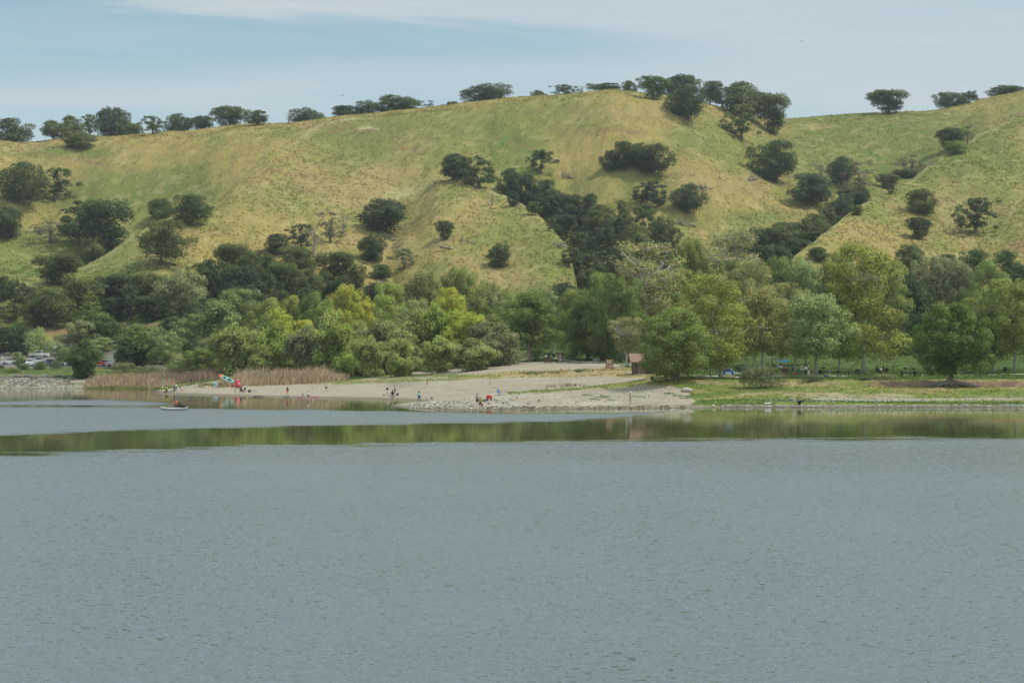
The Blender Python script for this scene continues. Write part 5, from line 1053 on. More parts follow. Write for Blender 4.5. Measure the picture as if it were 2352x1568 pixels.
def person(px, py, ytop, ps, rz, skin, hair, top, bot, label, sleeve='short', legs='long', hat=None, shoes=(.05,.05,.05), hs=1.75, group=None, scale=None, loc=None, dmin=200, extra=None):
    J = pose(ps); sk = SKIN[skin]; posed_h = J['top'].z + .10
    loc = loc or hp(px, py, dmin); D = loc[1]
    s = scale or (float(sight_z(ytop*PS, D)) - loc[2])/posed_h
    root = empty('person', loc, rz, s, label, 'person', group)
    names = ['pel','sp','ch','nk','hd','top']; Vt = [J[n] for n in names]; Rd = [.125, .115, .135, .055, .098, .075]; E = [(0,1),(1,2),(2,3),(3,4),(4,5)]
    def add(p, r, par): Vt.append(p); Rd.append(r); E.append((par, len(Vt)-1)); return len(Vt)-1
    fwd = V3(0, -1, 0)
    if ps in ('bend',): fwd = V3(0, -.35, -.9)
    add(J['hd']+fwd*.118-V3(0,0,.005), .014, 4)                                    # nose
    for sg in (-1, 1):
        add(J['hd']+V3(sg*.098, .0, 0), .014, 4)                                    # ear
        a = add(J['sh%d' % sg], .062, 2); b = add(J['el%d' % sg], .045, a); c = add(J['wr%d' % sg], .030, b); d = (J['wr%d' % sg]-J['el%d' % sg]).normalized()
        h = add(J['wr%d' % sg]+d*.055, (.040, .022), c); side = d.cross(V3(0, 1, .2)).normalized()
        for fi, (off, ln) in enumerate(((-.030, .075), (-.010, .088), (.010, .082), (.029, .064))):
            f = add(J['wr%d' % sg]+d*.095+side*off, .009, h); add(J['wr%d' % sg]+d*(.095+ln*.85)+side*off*1.1+fwd*.02, .007, f)
        t_ = add(J['wr%d' % sg]+d*.06+side*(-.05*sg), .010, h); add(J['wr%d' % sg]+d*.10+side*(-.062*sg)+fwd*.015, .008, t_)
        a = add(J['hp%d' % sg], .088, 0); b = add(J['kn%d' % sg], .058, a); c = add(J['an%d' % sg], .036, b); add(J['to%d' % sg], .032, c)
    body = link('body', skin_mesh('body', Vt, E, Rd), sk, root)
    for nm, dx, dz, r_, m_ in (('eye', -.034, .012, .011, mat('eye_dark', (.02,.015,.01))), ('eye', .034, .012, .011, mat('eye_dark')), ('mouth', 0, -.052, .016, mat('lip', (.30,.10,.09)))):
        MB().blob(J['hd']+fwd*.098+V3(dx, 0, dz), (r_*1.3, .008, r_*.6), 6, 4).build(nm, m_, body)
    cm = lambda c_: mat('cloth_%02d_%02d_%02d' % tuple(int(v*99) for v in c_), c_, rough=.9, noise=.18, nscale=14) if not isinstance(c_, str) else MATS[c_]
    def cloth(nm, keys, rr, ee, c_): link(nm, skin_mesh(nm, [J[k] if isinstance(k, str) else k for k in keys], ee, rr), cm(c_), root)
    if top is not None:
        K = ['sp','ch', J['ch'].lerp(J['nk'], .72), J['pel'].lerp(J['sp'], .35)]; rr = [.140, .158, .085, .150]; ee = [(3,0),(0,1),(1,2)]
        for sg in (-1, 1):
            if sleeve == 'none': K.append(J['sh%d' % sg]*.85+J['ch']*.15); rr.append(.07); ee.append((1, len(K)-1)); continue
            K.append(J['sh%d' % sg]); rr.append(.080); ee.append((1, len(K)-1)); e_ = J['sh%d' % sg].lerp(J['el%d' % sg], .75 if sleeve == 'short' else 1); K.append(e_); rr.append(.068 if sleeve == 'short' else .060); ee.append((len(K)-2, len(K)-1))
            if sleeve == 'long': K.append(J['wr%d' % sg]); rr.append(.045); ee.append((len(K)-2, len(K)-1))
        cloth('shirt', K, rr, ee, top)
    if bot is not None:
        K = ['pel']; rr = [.150]; ee = []
        for sg in (-1, 1):
            K.append(J['hp%d' % sg]); rr.append(.108); ee.append((0, len(K)-1)); k_ = J['hp%d' % sg].lerp(J['kn%d' % sg], {'tiny': .3, 'short': .85, 'long': 1}[legs]); K.append(k_); rr.append(.088 if legs != 'long' else .078); ee.append((len(K)-2, len(K)-1))
            if legs == 'long': K.append(J['an%d' % sg]+V3(0,0,.03)); rr.append(.058); ee.append((len(K)-2, len(K)-1))
        cloth('trousers' if legs == 'long' else 'shorts', K, rr, ee, bot)
    up = (J['top']-J['nk']).normalized(); q = up.to_track_quat('Z', 'Y').to_matrix().to_4x4(); hc = J['hd']
    if hair is not None:
        mb = MB().blob((0, 0, 0), (.118, .125, .122), 10, 7); 
        if hair[1:] and hair[-1] == 'long': mb.blob((0, .06, -.14), (.10, .06, .16), 8, 6)
        ob = mb.build('hair', cm(hair[0]), root, True); ob.matrix_basis = Matrix.Translation(hc+up*.035-fwd*.022) @ q
    if hat:
        kd, c_ = hat; c0 = hc+up*.075
        if kd == 'cap': mb = MB().lathe((0, 0, 0), [(.128, -.02), (.130, .03), (.10, .085), (.03, .11)], 12); mb.box((0, -.15, -.005), (.16, .12, .02))
        elif kd == 'brim': mb = MB().lathe((0, 0, 0), [(.24, -.01), (.245, .005), (.128, .02), (.118, .09), (.05, .12)], 14)
        elif kd == 'helmet': mb = MB().blob((0, 0, .02), (.14, .165, .12), 10, 7)
        else: mb = MB().blob((0, .0, -.01), (.15, .155, .16), 10, 7)
        ob = mb.build('hood' if kd == 'hood' else 'hat' if kd != 'helmet' else 'helmet', cm(c_), root, True); ob.matrix_basis = Matrix.Translation(c0 if kd != 'hood' else hc-fwd*.03) @ q
    if shoes is not None:
        for sg in (-1, 1):
            a_, t_ = J['an%d' % sg], J['to%d' % sg]; link('shoe', skin_mesh('shoe', [a_-V3(0,-.05,.03), t_], [(0, 1)], [.05, .042]), cm(shoes), root)
    if extra == 'backpack': MB().box(J['ch']+V3(0, .2, -.06), (.30, .17, .44), bev=.04, taper=.85).build('backpack', cm((.03,.03,.035)), root)
    return root
BK = (.018,.018,.02); DN = (.035,.04,.06); WH = (.75,.75,.74); GY = (.30,.31,.33); BR = ((.03,.02,.012),); BKH = ((.012,.01,.01),); JE = (.10,.15,.26); KH = (.50,.42,.26)
m = mat('plaid_pale', (.55,.46,.46), noise=.5, nscale=30); m = mat('plaid_dark', (.30,.30,.32), noise=.8, nscale=30)
P1 = 'people on the left tip of the beach'; P2 = 'people round the beach shelter'; P3 = 'people at the water of the cove'; P4 = 'people on the gravel spit'; P5 = 'people on the park path'; P6 = 'people at the picnic ground'
L = (.02,.02,.02)
person(651,1553,1527,'front',PI,0,BKH,(.55,.56,.58),(.55,.55,.56),'person in pale grey from head to foot beside a red float',sleeve='long',group=P1)
person(666,1572.5,1541,'stand',PI*.9,0,BR,(.55,.70,.02),BK,'person in a bright yellow jacket and black trousers at the tip of the beach',sleeve='long',group=P1)
person(692,1548,1522,'stand',.3,0,None,(.75,.16,.03),(.62,.60,.58),'person in an orange hooded top and white trousers',sleeve='long',hat=('hood',(.75,.16,.03)),group=P1)
person(705,1565,1531,'front',.2,0,BKH,WH,JE,'person in a white shirt and blue jeans next to a dark dressed child',group=P1)
person(697,1569,1543,'stand',.1,1,BKH,(.03,.04,.09),(.03,.035,.07),'child in dark blue standing close to the water',group=P1)
person(721,1564,1544.5,'stand',-.4,1,BKH,(.03,.04,.08),WH,'small child in a dark top and white shorts',legs='short',group=P1)
person(657,1571,1562,'low',PI/2,1,BKH,GY,BK,'person sitting on the sand beside the fallen bicycles',group=P1)
person(764,1536,1512.5,'stand',.1,1,BKH,BK,(.03,.07,.25),'man in black with a backpack and blue trousers before the dark reeds',group=P1,extra='backpack')
person(772.5,1536,1519.5,'stand',-.2,1,BKH,DN,DN,'child in dark clothes beside the man with the backpack',group=P1)
person(870,1551,1525,'up',.2,0,BKH,GY,BK,'person half hidden behind the white and turquoise board',group=P2)
person(882,1551.5,1521.5,'folded',.1,1,None,(.06,.03,.02),(.05,.03,.02),'woman in a brown swimsuit with bare legs and a white cap',sleeve='none',legs='tiny',hat=('cap',WH),shoes=None,group=P2)
person(900,1551.5,1521,'up',PI,1,None,(.13,.14,.16),(.32,.33,.34),'man in a grey shirt and straw hat carrying a board on his head',legs='short',hat=('brim',(.55,.42,.20)),shoes=None,group=P2)
person(965,1570,1544.5,'sit',PI*.62,1,BKH,(.02,.025,.05),(.02,.02,.03),'person in dark clothes sitting in a folding chair at the black table',sleeve='long',group=P2)
person(979.5,1568,1536,'folded',.2,0,BKH,(.70,.69,.70),BK,'woman in a white jacket over a red top standing behind the folding chair',sleeve='long',group=P2)
person(1150,1580,1545.5,'stand',PI,1,BR,BK,(.80,.12,.04),'boy in a black shirt and orange red shorts facing the beach',legs='short',shoes=None,group=P3)
person(1211,1592,1568.5,'stand',-.6,0,BKH,(.75,.20,.25),(.75,.20,.25),'girl in a pink swimsuit at the edge of the water',sleeve='none',legs='tiny',shoes=None,group=P3)
person(1233,1597,1564,'out',.5,0,BKH,WH,BK,'person in a white shirt and black shorts wading with arms spread',legs='short',shoes=None,group=P3)
person(1252,1570,1548,'stand',.5,0,BKH,(.72,.55,.55),WH,'toddler in pale pink and white trousers on the sand',group=P3)
person(1305,1566,1530,'wide',.2,0,((.45,.44,.42),),WH,BK,'grey haired man in a white tank top and black shorts',sleeve='none',legs='short',group=P3)
person(1549,1582,1543.5,'wide',.3,1,None,BK,WH,'woman in a white cap, black top and white shorts with crossed arms',legs='short',hat=('cap',WH),shoes=None,group=P3)
person(1580,1581.5,1542,'front',PI/2+PI,1,None,(.30,.32,.31),BK,'man in a grey shirt and red cap seen from the side',legs='short',hat=('cap',(.25,.06,.05)),group=P3)
person(1570,1606,1558,'stand',PI,1,BKH,BK,(.36,.46,.50),'man in a black shirt and pale denim shorts wading, back to the lake',legs='short',shoes=None,group=P3)
person(1535,1583,1572.5,'crouch',PI/2,0,None,(.04,.07,.22),(.04,.07,.22),'toddler bending in the sand in a lime green hat',hat=('brim',(.55,.75,.25)),shoes=None,group=P3)
person(1708,1545,1517.5,'walk',-PI/2,1,BKH,(.03,.02,.02),(.50,.06,.08),'child running with a ball, black vest and red shorts',sleeve='none',legs='short',shoes=None,group=P3)
person(1675,1605,1564,'walk',PI/2-.3,0,BKH,(.04,.52,.50),BK,'woman in a turquoise jacket and black leggings with a blue bucket',sleeve='long',hat=('cap',(.02,.02,.03)),shoes=(.4,.4,.4),group=P3)
person(1710,1601,1586.5,'crouch',-PI/2,0,None,(.42,.40,.45),(.60,.50,.48),'child in grey crouching to dig in the sand',hat=('cap',(.35,.35,.42)),shoes=None,group=P3)
person(1728,1599,1583.5,'crouch',-PI/2,0,None,(.30,.30,.33),DN,'child in a straw hat crouching to dig in the sand',hat=('brim',(.60,.38,.15)),shoes=None,group=P3)
person(1909,1623,1573,'stand',.6,0,None,'plaid_dark',BK,'man in a plaid shirt and cap standing on the gravel spit',legs='short',hat=('cap',(.22,.18,.13)),group=P4)
person(1921,1624,1587.5,'sit',.1,1,((.16,.06,.03),'long'),(.45,.28,.02),BK,'woman in a mustard and turquoise top sitting on a low stool',sleeve='long',group=P4)
person(2521,1616,1565,'front',.4,1,None,'plaid_pale',KH,'fisherman in a white hat, pale checked shirt, khaki trousers and black boots',sleeve='long',hat=('brim',(.72,.70,.68)),shoes=BK,group=P4)
person(2140,1440,1413,'walk',PI*.9,1,BKH,(.06,.14,.45),KH,'child in a blue shirt and cream shorts walking away past the lone tree',legs='short',group=P5)
person(2197,1436,1407,'walk',PI,1,BKH,BK,BK,'man in black seen from behind above the dumpster',group=P5)
person(2192.5,1433,1405.5,'walk',PI,0,None,GY,BK,'person in a white cap beside the man in black above the dumpster',hat=('cap',WH),group=P5)
cyc = person(2217,1434,1403,'ride',PI,0,None,(.38,.40,.41),BK,'cyclist in a white helmet and grey shirt riding away',hat=('helmet',WH),group=P5)
person(2212,1433.5,1411,'walk',PI,1,BKH,BK,BK,'child in black beside the cyclist',group=P5)
person(2250,1433,1403.5,'walk',PI,2,BKH,BK,BK,'left one of two walkers in black going up the path',sleeve='long',group=P5)
person(2257.5,1433,1403.5,'stand',PI,2,BKH,(.022,.024,.035),BK,'right one of two walkers in black going up the path, wearing a hip bag',sleeve='long',group=P5)
person(2881,1509,1463.5,'stand',PI*.9,0,None,(.055,.07,.13),BK,'man in a wide pale sun hat and navy shirt standing left of the sycamore trunk',hat=('brim',(.70,.62,.50)),sleeve='long',group=P6)
person(2911,1505.5,1463,'stand',PI,1,BKH,BK,JE,'man in black with a backpack beside the blue tent',sleeve='long',extra='backpack',group=P6)
person(2977,1514,1482.5,'stand',-.4,0,None,(.18,.05,.06),(.14,.06,.06),'toddler in a turquoise hat standing on a red toy slide',hat=('brim',(.15,.60,.58)),group=P6)
person(3068,1489,1462,'sit',1.1,1,BKH,(.60,.62,.64),(.25,.27,.30),'person in a white hooded top sitting at the picnic table left of the brown counter',sleeve='long',group=P6)
person(3124,1486,1456,'sit',.3,2,BKH,(.62,.63,.66),BK,'person in white sitting under the parasol',sleeve='long',group=P6)
person(3137,1486,1459,'sit',-.5,1,BKH,(.40,.08,.06),BK,'person in red sitting under the parasol',group=P6)
person(3151,1489,1458,'stand',.9,1,BKH,(.20,.03,.03),(.18,.03,.03),'woman in a long dark red dress right of the brown counter',group=P6)
person(3170,1489,1460.5,'sit',1.4,1,BKH,(.04,.10,.28),BK,'person in blue and black sitting right of the woman in dark red',sleeve='long',group=P6)
person(3206,1505,1462.5,'front',PI/2,0,None,WH,(.07,.12,.19),'woman in a white hat, white shirt and blue jeans, left of three',sleeve='long',hat=('brim',WH),group=P6)
person(3222,1505,1459.5,'folded',.2,0,None,(.66,.66,.68),BK,'woman in a black hat, white jacket and black trousers, middle of three',sleeve='long',hat=('brim',BK),group=P6)
person(3235,1503.5,1462.5,'folded',-.6,0,None,(.10,.16,.25),(.68,.67,.65),'woman in a straw hat, denim jacket and white trousers, right of three',sleeve='long',hat=('brim',(.50,.38,.18)),group=P6)
person(3318,1508,1480.5,'bend',-PI/2,0,((.18,.07,.04),),(.04,.06,.25),(.55,.54,.50),'man in a blue shirt and pale trousers stooping beside the path',group=P6)
person(3509,1494,1462.5,'sit',PI,1,BKH,BK,BK,'person in black at the left end of the occupied picnic table',sleeve='long',group=P6)
person(3524,1494,1465,'sit',PI,1,BKH,(.66,.66,.66),BK,'person in a white shirt sitting with the back to the lake',group=P6)
person(3534,1489,1461.5,'sit',.1,1,BKH,(.03,.04,.08),BK,'person in navy facing the lake at the occupied picnic table',sleeve='long',group=P6)
person(3547,1491,1464.5,'sit',-.5,1,BKH,(.06,.02,.03),BK,'dark haired person in dark red at the right end of the occupied picnic table',sleeve='long',group=P6)
person(3195,1630,1588,'front',.4,1,((.10,.04,.02),'long'),BK,BK,'woman in a black dress standing ankle deep at the right shore',sleeve='none',legs='short',shoes=None,group='pair wading at the right shore')
person(3202,1630,1599,'bend',-PI/2+PI,1,BKH,(.02,.02,.03),(.02,.02,.03),'man in black bending over the water behind the woman in the black dress',legs='short',shoes=None,group='pair wading at the right shore')
# ------------------------------------------------------------------ things on the beach and in the park
def M_(n, c, **k): return mat(n, c, **k)
METAL = mat('grey_metal', (.35,.35,.36), rough=.4, metal=.8); BLACKM = mat('black_metal', (.025,.025,.025), rough=.5); RED = mat('red_plastic', (.60,.03,.04), rough=.5); BLUE = mat('blue_cloth', (.02,.13,.55), rough=.7); WHITE = mat('white_plastic', (.78,.78,.76), rough=.4); WOOD = mat('brown_wood', (.20,.12,.07), nscale=12, noise=.3); DKBR = mat('dark_brown_paint', (.085,.055,.04), rough=.7); CONC = mat('concrete', (.40,.38,.34), nscale=5)
def mx(*a): return Vector(a)
def one(name, mb, m, loc, label, cat, group=None, rz=0, smooth=False):
    o = mb.build(name, m, None, smooth); o.location = loc; o.rotation_euler.z = rz; return tag(o, label, cat, group)
# kayak and paddler
kp = hp(697, 1640); kp.z = 0; ky = empty('kayak', kp, 0, 1, 'white sit-on kayak with its paddler out on the lake', 'kayak')
k = 697; sc_ = kp.y/6827.0; Lk = 112*sc_
rings = []; mb = MB(); n = 10
for i in range(15):
    t_ = i/14*2-1; hw = .40*max(.03, (1-abs(t_)**2.4)); zz = .10*abs(t_)**2; rings.append([(t_*Lk/2, hw*math.cos(PI*2*j/n), .16+zz+(.17 if math.sin(PI*2*j/n) > 0 else .2)*math.sin(PI*2*j/n)) for j in range(n)])
V_ = [p for r in rings for p in r]; F_ = [(i*n+j, i*n+(j+1) % n, (i+1)*n+(j+1) % n, (i+1)*n+j) for i in range(14) for j in range(n)] + [tuple(range(n)), tuple(range(14*n+n-1, 14*n-1, -1))]
mb.add(V_, F_).build('hull', M_('hull_cream', (.50,.49,.44), rough=.5), ky, True)
MB().box((.35, 0, .50), (.45, .5, .10), bev=.03).box((.62, 0, .72), (.12, .5, .5), ry=.2, bev=.03).build('seat', BLACKM, ky); MB().blob((1.05, 0, .50), (.45, .26, .24), 8, 6, .3).build('stern_bag', M_('dark_bag', (.03,.035,.045)), ky); MB().box((-1.9, 0, .40), (.5, .3, .04)).build('hatch', M_('pink_hatch', (.5,.2,.2)), ky); MB().box((-.75, 0, .46), (.16, .42, .12)).build('pedal_drive', METAL, ky)
mb = MB().tube([(-1.0, -.9, .75), (.3, .75, .85)], .018, 6); mb.box((-1.15, -1.08, .74), (.22, .42, .03), rz=.6); mb.box((.45, .92, .86), (.22, .42, .03), rz=.6)
person(0,0,0,'low',PI/2+PI,0,None,(.75,.17,.02),(.20,.20,.22),'kayaker in an orange shirt and black cap leaning back in the white kayak',sleeve='long',legs='short',hat=('cap',BK),shoes=None,loc=(kp.x+.30, kp.y, .42),scale=1.0)
# paddle boards
def board(L_, W_, m, stripe=None, curve=.0):
    mb = MB(); n = 12; rr = []
    for i in range(13):
        t_ = i/12*2-1; hw = W_/2*math.sqrt(max(.02, 1-abs(t_)**2.6)); z = curve*t_*t_; rr.append([(t_*L_/2, hw*math.cos(2*PI*j/n), z+.06*math.sin(2*PI*j/n)) for j in range(n)])
    return mb.add([p for r in rr for p in r], [(i*n+j, i*n+(j+1) % n, (i+1)*n+(j+1) % n, (i+1)*n+j) for i in range(12) for j in range(n)] + [tuple(range(n)), tuple(range(12*n+n-1, 12*n-1, -1))])
TEAL = M_('teal_board', (.20,.55,.50), rough=.4)
bp = hp(904, 1551); e = empty('paddle_board', bp+mx(.15, 0, 1.98), 0, 1, 'long orange, white and teal paddle board carried overhead by the straw hatted man', 'paddle board'); e.rotation_euler = (1.15, .42, 0)
board(3.4, .82, TEAL, curve=.10).build('deck', TEAL, e, True); MB().add(*(lambda b_: (b_.v, b_.f))(MB().blob((-1.38, 0, .10), (.42, .36, .075), 10, 6))).build('nose_patch', M_('orange_board', (.80,.20,.04), rough=.4), e, True); MB().blob((-.5, 0, .075), (.36, .26, .03), 10, 6).blob((.7, 0, .08), (.5, .30, .03), 10, 6).build('grip_pad', M_('dark_pad', (.05,.08,.07)), e, True); MB().tube([(-1.6,-.2,.2),(-1,-.36,.1),(0,-.42,.04),(1,-.38,.1),(1.6,-.2,.2)], .03, 6).build('rail', WHITE, e)
bp = hp(864, 1550); e = empty('paddle_board', bp+mx(0, -.35, .62), 0, 1, 'short round white and turquoise board held upright in front of a person', 'paddle board'); e.rotation_euler = (1.45, .35, .0)
board(1.25, .95, WHITE).build('deck', WHITE, e, True); MB().blob((-.24, 0, .06), (.34, .38, .03), 12, 6).build('grip_pad', M_('turquoise_pad', (.10,.50,.47)), e, True)
for px, py, L_, c, lab in [(1146,1588.5,1.05,(.03,.035,.06),'dark board lying at the water behind the boy in orange shorts'),(1200,1589,.95,(.60,.06,.28),'short magenta paddle board end left of the girl in pink'),(1258,1588,1.75,(.72,.15,.28),'long pink float stick right of the wading person')]:
    one('float_board', board(L_, .3, None), M_('float_%d' % px, c, rough=.5), hp(px, py)+mx(0, 0, .10), lab, 'float', rz=.1, smooth=True)
one('float_board', board(.85, .4, None), RED, hp(639, 1553)+mx(0, 0, .3), 'red float held by the pale grey dressed person', 'float', smooth=True)
one('dry_bag', MB().blob((0, 0, .15), (.24, .16, .18), 8, 6), M_('lime_bag', (.55,.70,.03)), hp(650, 1554), 'lime yellow bag next to the red float', 'bag', smooth=True)
# bright beach shelter
p = hp(952, 1551); e = empty('beach_shelter', p, .15, 1, 'bright red wing shaped beach shelter with white stripes', 'shelter')
W_, H_ = 1.15, 1.85; V_ = []; F_ = []
for i in range(9):
    t_ = i/8
    for j in range(7):
        s_ = j/6; x = -W_*.5 + W_*t_*(1-.12*s_) + .04*s_; z = H_*s_*(1-.18*t_**2)+.02; y = -.35*math.sin(PI*t_)*(1-.3*s_)+.55*s_; V_.append((x, y, z))
for i in range(8):
    for j in range(6): a_ = i*7+j; F_.append((a_, a_+7, a_+8, a_+1))
sh = MB().add(V_, F_).build('canopy', M_('shelter_red', (.62,.025,.06), rough=.6), e, True); sh.modifiers.new('t', 'SOLIDIFY').thickness = .03
MB().box((.28, -.12, 1.0), (.50, .03, .24), ry=-.25).build('white_panel', WHITE, e); MB().box((-.12, -.02, 1.62), (.30, .03, .12), ry=.1).build('badge', WHITE, e); MB().blob((.12, -.35, .2), (.42, .16, .22), 8, 6, .3).build('inner_bag', BLACKM, e)
mb = MB()
for s_ in (-1, 1): mb.tube([(s_*.5, 0, 0), (s_*.52, .3, 1.0), (s_*.42, .6, 1.85)], .02, 5)
mb.build('frame', BLACKM, e)
one('duffel_bag', MB().blob((0, 0, .3), (.26, .22, .42), 8, 6, .3), M_('dark_red_bag', (.35,.03,.05)), hp(930, 1549), 'dark red bag standing left of the red beach shelter', 'bag', smooth=True)
# table, chairs
def folding_chair(p, rz, c, label, back=.5):
    e = empty('folding_chair', p, rz, 1, label, 'chair'); m_ = M_('canvas_%d_%d' % (int(c[0]*99), int(c[2]*99)), c); MB().box((0, 0, .42), (.5, .45, .03)).build('seat', m_, e); MB().box((0, .27, .68), (.5, .04, back), rx=-.2).build('backrest', m_, e)
    mb = MB()
    for s_ in (-1, 1): mb.tube([(s_*.26, -.22, 0), (s_*.24, .24, .44)], .015, 5); mb.tube([(s_*.26, .24, 0), (s_*.24, -.22, .44), ], .015, 5); mb.tube([(s_*.26, .24, .4), (s_*.26, .32, .95)], .015, 5); mb.tube([(s_*.29, -.2, .42), (s_*.29, -.2, .62), (s_*.29, .26, .62)], .018, 5)
    mb.build('frame', BLACKM, e); return e
folding_chair(hp(967, 1570), PI*.62, (.03,.03,.035), 'black folding chair with the dark dressed person in it')
folding_chair(hp(1999, 1582), PI*.35, (.03,.16,.60), 'empty bright blue folding chair on the sand')
folding_chair(hp(3193, 1501), .4, (.01,.06,.05), 'dark green folding chair left of the three standing women')
def table(p, rz, label, L_=1.1, W_=.6, H_=.74, m_=BLACKM):
    e = empty('folding_table', p, rz, 1, label, 'table'); MB().box((0, 0, H_), (L_, W_, .04)).build('tabletop', m_, e)
    for sx in (-1, 1):
        for sy in (-1, 1): MB().tube([(sx*L_*.42, sy*W_*.4, H_), (sx*L_*.38, sy*W_*.4, 0)], .02, 5).build('leg', BLACKM, e)
    return e
tp = hp(950, 1570); table(tp, 0, 'black folding table left of the dark dressed sitter'); one('tableware', MB().lathe((0,0,0), [(.10,0),(.12,.05),(.09,.12)], 8).lathe((.22,0,0), [(.06,0),(.06,.15)], 8), WHITE, tp+mx(.0, 0, .765), 'white bowl and cup on the black folding table', 'tableware')
p = hp(998, 1569); e = empty('storage_box', p, .2, 1, 'black box with a tilted yellow lid', 'box'); MB().box((0, 0, .24), (.62, .42, .48), bev=.03, taper=1.05).build('bin', BLACKM, e); MB().box((-.02, 0, .56), (.70, .48, .06), ry=.22).build('lid', M_('yellow_lid', (.70,.50,.02)), e); MB().box((.1, -.225, .2), (.12, .02, .12)).build('sticker', WHITE, e)
one('tube_bag', MB().tube([(-.55, 0, .05), (.55, .3, .05)], .05, 6), M_('navy_tube', (.05,.05,.30)), hp(1020, 1563), 'long navy blue tube lying right of the black box', 'bag')
one('driftwood', MB().blob((0, 0, .06), (1.0, .35, .14), 12, 6, .5, 3).blob((.5, .1, .08), (.5, .3, .12), 10, 6, .5, 4), M_('wet_wood', (.045,.032,.022), noise=.4), hp(1033, 1587), 'dark soaked log lying at the waterline of the beach', 'driftwood')
one('beach_ball', MB().blob((0, 0, 0), (.17, .17, .17), 12, 8), M_('ball_white', (.75,.70,.55)), hp(1708, 1545)+mx(-.30, -.15, .62), 'pale ball held by the running child', 'ball', smooth=True)
def bucket(p, c, label, r=.14, h=.26, up=0): e = empty('bucket', p+mx(0, 0, up), 0, 1, label, 'bucket'); MB().lathe((0, 0, 0), [(r*.8, 0), (r, h), (r*1.05, h), (r*.97, h-.02), (r*.7, .02)], 12).build('pail', M_('bucket_%d%d' % (int(c[0]*99), int(c[2]*99)), c, rough=.4), e); MB().tube([(-r, 0, h), (-r*.6, 0, h+.12), (0, 0, h+.16), (r*.6, 0, h+.12), (r, 0, h)], .01, 4).build('handle', METAL, e)
bucket(hp(1675, 1605)+mx(.22, -.25, 0), (.02,.22,.70), 'bright blue bucket carried by the woman in turquoise', up=.62); bucket(hp(1926, 1624)+mx(.1, -.1, 0), (.65,.03,.04), 'red bucket at the feet of the sitting woman')
# cooler, wagon, mats, bags
p = hp(1937, 1607); e = empty('cool_box', p, .3, 1, 'teal grey cool box with a white lid behind the sitting woman', 'cool box'); MB().box((0, 0, .2), (.5, .34, .36), bev=.03).build('tub', M_('cooler_teal', (.10,.16,.16)), e); MB().box((0, 0, .41), (.53, .37, .07), bev=.03).build('lid', WHITE, e)
p = hp(1957, 1602); e = empty('hand_wagon', p, .2, 1, 'red folding wagon loaded with gear on the gravel spit', 'wagon'); MB().box((0, 0, .45), (.72, .45, .34), bev=.02).build('tub', M_('wagon_red', (.60,.02,.03)), e); MB().blob((-.05, 0, .66), (.32, .2, .14), 8, 6, .3).build('load', M_('wagon_load', (.35,.03,.05)), e); MB().tube([(-.36, 0, .35), (-.62, 0, .15), (-.8, 0, .12)], .015, 5).build('pull_handle', BLACKM, e)
for sx in (-1, 1):
    for sy in (-1, 1): MB().lathe((sx*.27, sy*.25, .13), [(.02,-.03),(.13,-.025),(.13,.025),(.02,.03)], 12, Matrix.Rotation(PI/2, 4, 'X')).build('wheel', BLACKM, e)
one('backpack', MB().blob((0, 0, .3), (.16, .14, .34), 8, 6, .2), M_('purple_pack', (.09,.07,.25)), hp(1948, 1602), 'purple blue backpack leaning on the red wagon', 'bag', smooth=True)
one('folded_blanket', MB().blob((0, 0, .05), (.36, .2, .08), 10, 5, .4, 2), M_('maroon_cloth', (.16,.04,.08)), hp(1884, 1627), 'dark maroon cloth lying left of the sitting woman', 'blanket')
one('stool', MB().box((0, 0, .42), (.34, .30, .04)).tube([(-.14,-.12,0),(.12,.1,.42)], .015, 5).tube([(.14,-.12,0),(-.12,.1,.42)], .015, 5), BLACKM, hp(1921, 1624)+mx(0,.02,0), 'low black stool under the sitting woman', 'stool')
one('backpack', MB().blob((0, 0, .2), (.2, .14, .26), 8, 6, .3, 4), M_('black_pack', (.03,.035,.04)), hp(1590, 1581), 'black bag on the sand right of the man in the red cap', 'bag', smooth=True)
one('hat', MB().lathe((0, 0, .0), [(.30,0),(.29,.05),(.15,.08),(.11,.16),(.03,.18)], 14), BLACKM, hp(2156, 1603), 'black sun hat left on the sand', 'hat')
one('towel', MB().box((0, 0, .04), (1.7, .5, .05)), M_('towel_dark', (.04,.05,.08)), hp(1572, 1582.5), 'dark towel under the group at the cove', 'towel')
one('towel', MB().blob((0, 0, .08), (.42, .22, .12), 9, 5, .5, 3).blob((.3, .05, .12), (.22, .16, .10), 8, 5, .5, 5), WHITE, hp(3069, 1616), 'white crumpled cloth on the green bank', 'towel')
for px, dx in ((3075, 0), (3097, .0)): one('shoe', MB().box((0, 0, .06), (.30, .12, .10), bev=.03).box((.05, .16, .06), (.30, .12, .10), bev=.03), M_('navy_shoe', (.04,.045,.07)), hp(px, 1625), 'pair of dark shoes at the waterline, %s' % ('below the white cloth' if px < 3090 else 'nearer to the wading pair'), 'shoes')
one('tackle_bag', MB().box((0, 0, .12), (.34, .2, .24), bev=.04), M_('red_bag', (.55,.04,.03)), hp(729, 1563), 'red bag on the sand beside the child in white shorts', 'bag'); one('tackle_bag', MB().box((0, 0, .1), (.62, .26, .18), bev=.04), M_('brown_bag', (.20,.13,.08)), hp(690, 1565), 'brown bag on the sand before the boy in white and blue', 'bag')
